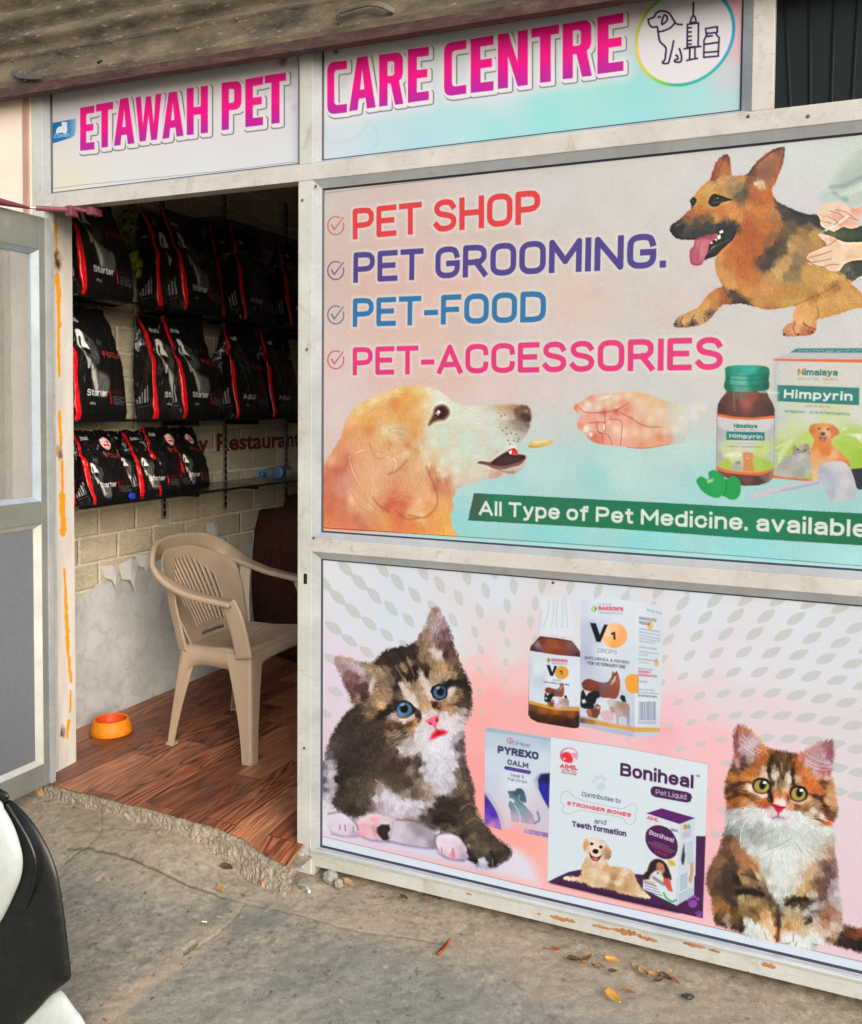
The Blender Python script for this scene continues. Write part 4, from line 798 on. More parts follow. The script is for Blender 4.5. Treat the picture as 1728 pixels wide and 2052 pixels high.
# ================================================================== lower poster with the two kittens
s4 = Sheet(-1.452, 0.56, 0.082, 0.996, PY, 0.0015)
BG4 = "645,1130,dcdfe8 700,1150,d6dde8 800,1150,d0dcea 1000,1180,cfdeea 1200,1200,cfdeea 1400,1220,d2e0ec 1600,1230,d4dfea 1720,1240,d2dae4 650,1280,dcd4e6 680,1320,dcd0e4 660,1400,dbcce2 660,1500,dcc4dc 650,1600,dccbe4 700,1260,d4dcea 780,1250,cedeea 900,1280,d0e0ea 940,1300,d8d4dc 960,1330,e8c0c4 960,1370,f0b0b0 980,1400,f2a4a4 960,1450,f4a0a0 950,1550,f49898 960,1620,f49a94 1000,1690,f49c92 1050,1720,f2a094 1090,1740,efaaa6 1020,1310,d8d4da 1040,1350,e8bcc0 1050,1420,f0a4a8 1100,1470,f0a4a8 1200,1300,d4dee8 1320,1360,dcd0da 1380,1330,d6dce6 1340,1420,e8bcc8 1330,1470,eeaab4 1400,1420,e4c4d0 1400,1480,ecb8c2 1440,1400,dad0dc 1440,1500,eeb4bc 1430,1600,eeb0b8 1420,1700,eeb2bc 1440,1560,eeb4bc 1500,1340,d6dce6 1500,1420,dacdda 1560,1440,dcccd8 1600,1350,d4dce6 1700,1350,d4dae4 1700,1450,d4d0da 1720,1550,d8d0da 1700,1650,dccad6 1700,1750,dcc6d4 1715,1830,dac4d2 1440,1800,eaa8b2 1460,1860,eab8c0 1300,1800,f0aab0 1100,1780,eeb0b0 1250,1830,eeb2b4 1380,1850,eeb6bc 1800,1400,d6dce4 1800,1800,dcc6d4"
s4.rgb = s4.field(s4.U, s4.V, BG4, 3)*.86+np.array([.86, .87, .91])*.14
# leaf shaped dots, larger outwards
s4.frame(0, 0, 1)
cx, cyy = 1085, 1560
for k in range(2, 17):
    r = 110+44*k; n = int(2*math.pi*r/56)
    for j in range(n):
        a = 2*math.pi*(j+(k % 2)*.5)/n+k*.035
        if not (-3.35 < a-2*math.pi*round(a/(2*math.pi)) < .45): continue
        x, y = cx+r*math.cos(a)*1.0, cyy+r*math.sin(a)*.84
        if x < 640 or y > 1700 or y < 1125 or x > 1950: continue
        if x > 1520 and y > 1620: continue
        big_ = min(1, max(0, (r-230)/330)); L_ = 7+16*big_; W_ = 5+4.5*big_
        dx, dy = math.cos(a), math.sin(a)*.84; h = math.hypot(dx, dy); dx, dy = dx/h, dy/h; px, py = -dy, dx
        col = np.array([.735, .765, .765])*(1-.0*big_); sk = random.Random(k*99+j).uniform(-.15, .15)
        p = [(x+dx*L_, y+dy*L_), (x+dx*L_*.3+px*W_, y+dy*L_*.3+py*W_), (x-dx*L_*(.4+sk)+px*W_*.85, y-dy*L_*(.4+sk)+py*W_*.85), (x-dx*L_, y-dy*L_), (x-dx*L_*.4-px*W_*.9, y-dy*L_*.4-py*W_*.9), (x+dx*L_*.35-px*W_*.8, y+dy*L_*.35-py*W_*.8)]
        s4.poly(p, col, 1.2, None, 2, .62+.2*big_)
# white base strip of the print
s4.poly("630,1672 860,1728 1072,1779 1296,1828 1500,1875 1728,1928 1960,1982 1960,2100 600,2000 600,1675", 'd2deee', 1, None)
s4.line("630,1672 860,1728 1072,1779 1296,1828 1500,1875 1728,1928 1960,1982", 1.1, '4a4e5c', .9, 1)
# ---- tabby kitten with blue eyes
s4.frame(640, 1200, 4)
def blanket(U, V): return s4.field(U, V, "20,1800,e0dcf0 100,1900,dcd8ee 400,1980,cfcfe8 700,2000,d0cfe8 1000,2080,cdd0e8 1300,2180,c8c8e4 1500,2200,d4d4ea 1600,2080,dad8ec 1680,2150,d8d4ea 1450,2000,dcd4e6 20,1600,ded6ec", 3)
s4.poly("0,1500 40,1600 80,1800 300,1900 1300,1900 1400,1950 1520,1990 1620,2030 1700,2100 1730,2160 1760,2290 1300,2190 860,2090 400,1975 -40,1875", blanket, 22, 1)
K1 = ("945,62 900,90 868,150 850,230 800,290 785,340 700,375 600,393 530,420 480,460 430,510 370,510 300,495 200,465 150,460 128,490 135,540 165,600 200,680 240,770 270,830 300,850 220,910 150,1010 100,1090 65,1190 40,1290 15,1400 20,1550 40,1650 60,1730 75,1850 100,1880 180,1900 300,1900 350,1920 470,1937 640,1965 760,1985 900,1990 940,2010 970,2045 1040,2080 1160,2095 1220,2110 1280,2150 1340,2165 1400,2155 1480,2110 1530,2070 1540,2010 1480,1960 1420,1920 1370,1860 1310,1780 1270,1720 1240,1600 1245,1550 1230,1470 1190,1350 1170,1250 1165,1120 1160,1010 1200,960 1222,870 1215,720 1180,620 1130,520 1110,450 1080,380 1065,300 1035,220 990,140",
 "935,85,8a7670 900,130,a08a80 960,150,b09a98 880,200,a48c80 920,230,a89aa8 980,220,a08490 900,300,a08c90 860,280,987c6c 950,320,8c6c74 1000,280,7c5860 1030,300,84606a 980,380,6c464a 1040,380,64403e 920,430,c8b8ac 960,450,cbbcb4 870,400,9a7a62 820,350,86695a 1010,450,4c3230 1060,450,6a4a40 810,320,8a7064 "
 "150,490,a89084 200,490,b49c94 250,520,b49ca4 300,540,b4a0ac 340,580,b8a8b8 200,560,a48490 170,570,a88c88 230,620,8c6068 300,640,84565c 350,640,9c8490 260,720,804c50 320,720,643e40 380,700,5c4040 400,640,8c7470 420,700,c0b0a8 420,650,b0a098 370,530,9c8474 400,560,a4886c 310,800,8c7460 350,780,4c3430 270,790,6a5048 "
 "480,500,4a382e 540,450,40302a 600,420,3c2e2a 680,400,3f302b 760,390,44342c 560,520,382a24 640,480,3c2e28 700,470,362a24 620,560,4a3a2c 650,600,3a2c26 680,560,8c745a 720,520,8a725c 750,470,40322c 760,560,2c221e 780,620,2e2420 720,640,2e2420 640,660,40322a 620,720,40322c 590,660,7c6450 540,560,7c6450 500,600,9a8064 460,580,9c8062 520,680,8c705a 470,700,866a54 560,740,94745c 480,800,b08c62 500,850,d0ac7c 440,820,9a785a 400,850,7c6250 560,790,a08268 640,780,6c5444 620,830,403028 "
 "680,680,c0ae9c 710,750,c8bab0 750,800,d4c8c4 770,850,d4c4bc 720,710,a08a74 760,700,94785e 800,720,a4866c 800,780,b09076 840,800,b4947a 830,860,c49c70 880,860,c89c68 850,900,d4b090 820,640,c0ac9c 850,700,cbbab0 870,760,d0c0b8 890,800,c0aa9c 820,580,8c7460 860,600,32261f 850,560,40322a 820,480,8c6f54 860,460,907258 900,520,987858 950,560,a8845a 1000,560,c09a68 1050,560,8c6c4c 1080,500,7c5c44 900,620,a08468 960,620,b09474 1030,610,b0906c 1080,620,a0805c 1100,560,6a4c38 1040,690,2c201c 1100,670,2c211d 1160,690,30241f 1180,740,3c2c26 1140,620,544032 1060,740,c4b4a8 1080,800,a8845c 1060,850,8c6c54 1120,760,7c5e4c 1150,800,5c4438 1190,800,42302a 1190,860,5c4640 1130,850,604638 1100,890,a08868 1000,870,b4845a 960,860,8c6444 930,850,4c3428 1040,890,b8906c 1100,930,cfc4c0 1160,910,a89c94 1190,920,7c6c68 1150,980,b4acac 1130,1020,c8c4cc "
 "560,900,2e221e 510,930,3a2a24 480,950,503c30 440,900,7c5e48 400,920,8c6c50 380,900,6a5040 600,940,b4a4a0 680,970,c4b4ac 750,940,b8a494 780,920,5a4030 800,930,40302a 620,1000,6a4a38 580,1000,7c5840 560,1040,50382c 650,1030,503a30 720,1010,7a5a40 760,1000,b48048 740,1050,a87c50 790,990,cc9c6c 620,1070,8a6a58 560,1080,8c6c58 680,1090,604838 740,1090,a08c80 "
 "850,930,d8c8c8 900,920,d8c4c8 1000,930,d4ccd4 1050,980,d8d4e0 1000,1000,dcd4dc 800,1050,ccc8d0 840,1010,d8ccd0 780,1100,ccc8d4 850,1080,d8d4e0 820,1140,d0d0dc 900,1180,dcdcec 1000,1150,d8dcec 1060,1080,d4d8e8 1100,1040,ccccd8 1100,1110,b0a8b4 1130,1080,8c808c 1140,1140,645058 "
 "300,880,483a32 260,940,46382f 200,980,443730 180,1060,463932 150,1120,50423a 260,1050,40342e 320,960,3c302a 340,1040,463a30 300,1120,443832 400,1020,4c3c32 420,1100,44372e 480,1060,4e3d32 500,1130,4a3a30 380,1150,3e322b 100,1160,5c4c4c 80,1250,685c68 150,1250,4c4038 120,1330,8a848e 90,1320,b0acc0 60,1400,9c98b0 100,1400,c4c0d0 60,1500,a8a4bc 100,1480,b0aab8 60,1580,c0bcd4 40,1350,706478 30,1450,645a70 50,1520,706880 90,1560,aca4b4 60,1660,d8d4e8 100,1720,d4d0e4 180,1760,d4cfe2 250,1800,d0c8dc 200,1860,d4cce4 120,1860,d8d0e8 290,1850,c4b4cc 100,1800,d8d4ea "
 "200,1280,3e332c 260,1200,40342d 350,1230,44362e 300,1300,40352d 200,1400,342b26 160,1330,3c322c 160,1450,302824 250,1380,3c322c 350,1350,46382f 420,1300,4a3b32 400,1200,483a31 500,1250,503f34 480,1180,4a3b32 560,1200,5c4a3e 450,1380,544638 550,1350,4c3c32 600,1300,4c3c32 650,1350,4a3a30 700,1280,5c4638 620,1230,604c40 560,1180,6c584c 640,1140,70584c 700,1160,a89c98 650,1210,c4bcc0 700,1250,b4acb0 740,1220,c8c4cc 780,1290,5c4a40 700,1310,4a3a30 730,1380,8a786c 760,1360,6c5850 800,1330,4a3a32 780,1420,6c5a50 800,1480,8a786c 700,1460,54443a 650,1500,5c4c40 600,1460,58483c 760,1560,6a584c 820,1560,8c7468 860,1600,9c8476 850,1500,a09488 880,1440,c4c4d0 820,1350,c0c0cc 860,1250,d0d4e4 950,1250,d4d8e8 1000,1200,d4d8e8 1050,1250,d0d4e4 900,1340,ccd0e0 1000,1350,d0d4e4 1080,1330,c8c8d8 950,1430,ccd0e0 1050,1430,ccccdc 1000,1520,c4c0d0 940,1510,c4bcc8 1060,1500,b0a8b4 1100,1250,b0a4b0 1130,1200,6c5a60 1140,1300,6a565a 1120,1400,786460 1160,1380,5a4844 1180,1450,604c44 1150,1500,7c6858 1100,1530,6c584c 1200,1520,5c4a42 1180,1580,6c5848 1220,1560,544640 "
 "200,1500,3c322b 250,1480,4c4034 180,1560,463a32 150,1620,4c4038 250,1580,544638 300,1520,50443a 350,1500,5c5042 380,1560,64564a 330,1620,5c4e42 300,1700,403630 250,1680,3a302b 200,1660,4a3e36 350,1690,4c3e38 380,1620,5c4c40 420,1560,706454 "
 "450,1600,c0bcd0 520,1580,cccce0 600,1620,d0d0e4 700,1640,d0d0e4 800,1650,c8c8dc 880,1640,b4acb8 650,1700,ccc8dc 550,1690,c0b8cc 480,1660,a89ca8 760,1700,bcb4c4 850,1690,8c7e80 430,1660,7c6c70 500,1720,bcb0c0 700,1560,8c8078 480,1560,9c9490 "
 "400,1760,dcc4d4 350,1780,e0c0d0 340,1860,dcb4c8 400,1880,dcb8c8 450,1820,c898b0 460,1900,b898b8 560,1800,c4bccc 580,1860,c8c0d0 650,1780,c4bcc8 650,1880,c8c0d0 720,1900,b4acbc 800,1880,a49ca8 850,1920,9c94a0 750,1800,9c9098 700,1760,a89ca0 800,1800,706468 850,1760,504440 880,1820,5c5050 900,1950,8c8490 800,1970,c0b4cc 600,1940,ccc4dc "
 "900,1700,40342e 950,1650,3c312b 1000,1620,44372f 950,1760,2e2622 1020,1750,302722 1050,1680,3a2f28 1100,1640,40342c 1150,1600,4c3c32 1080,1800,3a302a 1130,1760,4c4034 1180,1760,605040 1200,1700,5a4a3c 1150,1660,4a3c32 1220,1660,4c3e36 1000,1840,504438 1050,1860,6c5c4c 1100,1860,5c4e42 1150,1900,3a2f2a 1200,1880,504438 1250,1800,5c4c3e 1280,1850,54463a 1230,1900,6c5c4c 1300,1900,54463a 1200,1950,5c4c40 1260,1980,6a5a48 1320,1980,64543f 1200,2020,54463c 1280,2050,5c4e40 1340,2000,6c5c48 1400,2000,54463a 1380,1930,4c4036 1460,2000,50443a 1500,2030,483c34 1440,2060,3c3230 1400,2100,30282a 1250,2100,2c2528 1220,2060,3c3230 1480,2080,5c5050 1350,2080,403434 "
 "960,1900,d0c4dc 1000,1920,d8d0e4 1060,1910,d8cce0 1120,1960,d4c8dc 980,1980,d4c8dc 1050,2000,d8ccdc 1100,2040,d4c4d8 1150,2010,c4b4c8 1160,2060,b0a0b8 1180,1980,a090a0 1300,2100,b4bcd4 1310,2130,a8b0cc")
kt = s4.figure(K1[0], K1[1], 2, 6, 5, 2, 4.5, 2.2)
FK = "900,200,.1,-1 1000,300,.3,-1 250,550,-1,-.6 300,700,-.7,-.8 600,450,-.5,-.8 750,480,-.3,-1 700,650,-.5,-.9 500,620,-.8,-.7 450,800,-1,-.3 520,900,-1,.3 1000,550,.4,-1 1100,600,.7,-.7 1150,800,1,-.1 1150,950,.7,.8 950,600,.2,-1 800,750,-.3,-1 650,1020,-1,.3 800,1100,-.5,1 1000,1100,.2,1 650,1150,-.7,.8 200,1050,-.7,.8 150,1250,-.8,.8 300,1200,-.4,1 400,1350,-.2,1 300,1600,-.3,1 80,1500,-.4,1 500,1300,.2,1 700,1300,.5,1 800,1480,.6,1 950,1300,.2,1 1150,1300,.5,1 600,1600,.1,1 750,1640,.5,.8 200,1800,.2,1 550,1820,1,.2 700,1850,1,.3 1000,1650,.8,.6 1050,1800,.9,.6 1200,1750,.7,.8 1300,1950,.9,.5 1450,2030,1,.5 1050,1980,.1,1"
_a = np.clip(kt[1], 0, 1)[..., None]; _c = s4.rgb[kt[0]]; _g = _c.mean(-1, keepdims=True); _n = np.clip(_g+(_c-_g)*.85, 0, 1); _n = np.where(_g < .55, _n*(.74+.47*_g), _n); s4.rgb[kt[0]] = _c*(1-_a)+_n*_a
s4.fur(kt[0], kt[1], FK, 16000, 7, .3, .12, .7, 11, s4.locate, 1, 1.3)
s4.fur(kt[0], kt[1], FK, 6000, 6, .3, .2, .6, 12, s4.locate, 1, 2.0)
# stripes and markings
for p, wd, c, a in (("520,440 600,520 640,600 690,680", (7, 3), '2a201c', .55), ("640,420 700,520 760,610 770,660", (8, 4), '241b18', .6), ("740,400 780,480 830,560 870,630", (7, 4), '2a201c', .5), ("590,600 620,660 650,740", (5, 3), '33271f', .55),
   ("475,960 520,925 590,890", (9, 5), '241b18', .8), ("1025,690 1080,665 1150,680 1210,730", (6, 7), '241b18', .8), ("1070,850 1130,840 1200,800", (4, 5), '3a2a24', .5), ("560,1010 620,1000 700,1020 750,990", (5, 3), '50382a', .6), ("760,880 800,910 810,950 795,985", (5, 4), '33261f', .75), ("905,830 930,860 970,885", (5, 3), '3a281e', .7),
   ("615,540 650,600 690,660", (3, 1.5), 'a8927c', .6), ("705,470 740,560 760,620", (3, 1.5), '9a846c', .6), ("650,680 700,760 780,860", (9, 7), 'd4c8c2', .75), ("820,600 860,700 890,800", (8, 6), 'd4c6be', .7), ("890,410 950,440 990,490", (9, 5), 'd4c8bf', .6), ("430,660 410,720 420,760", (7, 4), 'd0c4bc', .6),
   ("1130,1690 1220,1640 1280,1720", (3, 5), '94806a', .5), ("1180,1800 1250,1760 1310,1790", (4, 4), '8c7860', .5), ("960,1660 1050,1640 1120,1690", (5, 3), '241c18', .5), ("910,1790 1000,1780 1080,1790", (8, 5), '201916', .6), ("1130,1900 1180,1980 1220,2060", (6, 8), '2a211e', .5), ("1380,2030 1400,2100", (6, 7), '1e1819', .7)):
    s4.line(p, wd, c, a, 5, sm=4)
s4.poly("605,880 625,835 680,812 735,835 775,880 770,905 740,935 690,948 640,935 612,905", '241a1e', 3); s4.ell(685, 965, 75, 14, 'dccfcc', -8, 10, .7); s4.ell(1050, 765, 14, 60, 'd8ccc8', 15, 10, .7)
s4.ell(680, 888, 72, 70, '16181f', 0, 4); s4.ell(680, 888, 62, 60, '33586f', 0, 5); s4.ell(690, 885, 48, 48, '4c7f9c', 0, 12, .7); s4.ell(655, 915, 28, 26, '7cb0c8', 30, 12, .6); s4.ell(680, 882, 32, 34, '0a0c12', 0, 5); s4.ell(668, 850, 16, 9, '9cc0d8', -20, 4, .75)
s4.poly("890,740 905,705 960,680 1010,690 1028,730 1025,775 1000,805 960,818 915,795", '231a1e', 3); s4.ell(966, 750, 60, 62, '16181f', 0, 4); s4.ell(966, 750, 52, 53, '33586f', 0, 5); s4.ell(963, 758, 38, 38, '4a7c9a', 0, 12, .7); s4.ell(972, 745, 29, 33, '0a0c12', 0, 5); s4.ell(952, 715, 14, 9, '94bcd6', -20, 4, .75)
s4.line("610,905 645,938 700,950 750,928", 1.8, 'c89a98', .7, 2, sm=3); s4.line("912,800 955,822 1005,806", 1.8, 'c89a98', .7, 2, sm=3)
s4.poly("850,985 880,960 925,940 958,935 960,975 950,1000 930,1030 905,1020 880,1005", 'e86c90', 4); s4.ell(890, 1000, 13, 9, 'a02c54', 20, 3); s4.ell(942, 972, 12, 17, 'a82c54', 10, 3); s4.line("930,1025 940,1055", 3, 'e84c70', .9, 3)
s4.poly("885,1130 905,1080 940,1045 990,1050 1030,1065 1010,1090 960,1105 920,1125", 'e8385c', 6); s4.poly("920,1095 950,1060 1000,1068 970,1090", 'b81030', 6); s4.ell(900, 1135, 20, 8, 'eca8bc', -20, 8, .6)
s4.line("640,940 700,930", 1.0, '000000', .0, 1)
# paws
for o_, c_ in (("75,1720 150,1712 220,1738 290,1800 312,1860 300,1902 180,1902 100,1882 70,1820", "100,1740,d8d4e8 200,1760,dcd8ea 280,1830,cfc6dc 120,1840,d8d2e8 200,1870,d4cce4 290,1890,b8a8c4 100,1875,c0b8d4"),
               ("560,1800 640,1768 800,1790 900,1850 935,1900 940,1990 860,1995 760,1985 640,1965 555,1940", "600,1800,c8c2d4 650,1850,ccc6d8 700,1900,c0b8cc 800,1860,948c98 880,1900,a09aa8 820,1960,c0b8d0 620,1930,cac4dc 750,1960,b8b0c8 760,1800,988e98 920,1960,8c8494"),
               ("308,1800 350,1760 420,1728 500,1735 575,1765 590,1840 560,1940 470,1938 350,1918 312,1880", "350,1770,dccad8 430,1750,e0ccd8 520,1770,d4c4d4 340,1850,dcb8cc 400,1900,dcc0d0 450,1860,c490a8 520,1920,c4b4cc 330,1890,d8a8bc 560,1800,ccc4d4"),
               ("930,1900 960,1886 1040,1878 1120,1908 1170,1975 1184,2060 1155,2097 1080,2090 1000,2060 950,2010", "960,1910,dcd4e8 1040,1910,e0d8ec 1110,1940,d8cce0 1150,2000,c4b4c8 1165,2070,a898b0 980,1990,dcd0e4 1050,2000,dcd0e2 1080,2070,d4bcd0 1000,2050,ccc0d8")):
    sl, m, d = s4.figure(o_, c_, 2, 3, 3, 3, 3, 1.2); s4.fur(sl, m, "100,1800,-.1,1 200,1850,0,1 700,1850,1,.3 400,1850,-.2,1 1050,1980,-.1,1", 1600, 4, .3, .05, .5, 13, s4.locate, 1)
for p, wd, c, a in (("75,1725 160,1712 230,1742 295,1805 312,1850", 3, '6a5a62', .55), ("100,1885 200,1906 310,1908", 4, '8c84a8', .6), ("320,1895 400,1932 480,1945 560,1950", 4, '8078a0', .6), ("560,1945 700,1978 860,2002 935,2000", 4, '7c7498', .65), ("935,1905 960,1888 1040,1880 1110,1900 1165,1965", 3, '3c302c', .55), ("935,1900 930,1960 950,2015", 4, '7a7088', .6), ("960,2040 1040,2085 1160,2102", 4, '6c6488', .65), ("590,1790 580,1850 565,1930", 3, '988ca4', .5), ("620,1772 760,1780 900,1850", 4, '5a4c4a', .5)): s4.line(p, wd, c, a, 5, sm=3)
for x, y, r1, r2, c in ((438, 1770, 30, 24, 'f0a4b4'), (355, 1820, 30, 22, 'f0a4b8'), (345, 1890, 28, 18, 'eca0b4'), (400, 1870, 26, 30, 'e8b4c4')): s4.ell(x, y, r1, r2, c, 0, 8, .85)
s4.poly("465,1835 500,1810 560,1812 570,1850 550,1880 560,1920 545,1940 510,1935 480,1900 462,1870", '33262a', 5)
for p in ("165,1815 165,1850", "205,1815 210,1860", "270,1830 275,1870", "980,1995 985,2040", "1070,2000 1080,2070"): s4.line(p, 2, '8c5c78', .7, 2)
s4.poly("960,2010 1000,2040 985,2055 955,2030", 'e49cb0', 5, alpha=.7); s4.poly("1040,2060 1075,2000 1100,2070 1080,2088", 'e47c98', 6, alpha=.75)
s4.ell(1310, 2110, 28, 32, 'c0c8dc', 0, 8, .8); s4.ell(1390, 2120, 18, 24, '2a2428', 0, 6, .8); s4.line("1388,2090 1392,2140", 2, 'a09a98', .6, 3)
s4.line("450,1450 490,1490 505,1540", (2.5, 2), 'a09080', .8, 3, sm=3)
rn = random.Random(4)
for k in range(26):                                              # whiskers and stray bright hairs
    x, y = 1000+rn.random()*150, 930+rn.random()*140; s4.line([(x, y), (x+60+rn.random()*50, y+rn.uniform(-10, 50))], (.8, .5), 'e8e4ea', .5, .8)
for k in range(20):
    x, y = 640+rn.random()*140, 1080+rn.random()*60; s4.line([(x, y), (x-60-rn.random()*60, y+20+rn.random()*70)], (.8, .5), 'd8d0cc', .5, .8)

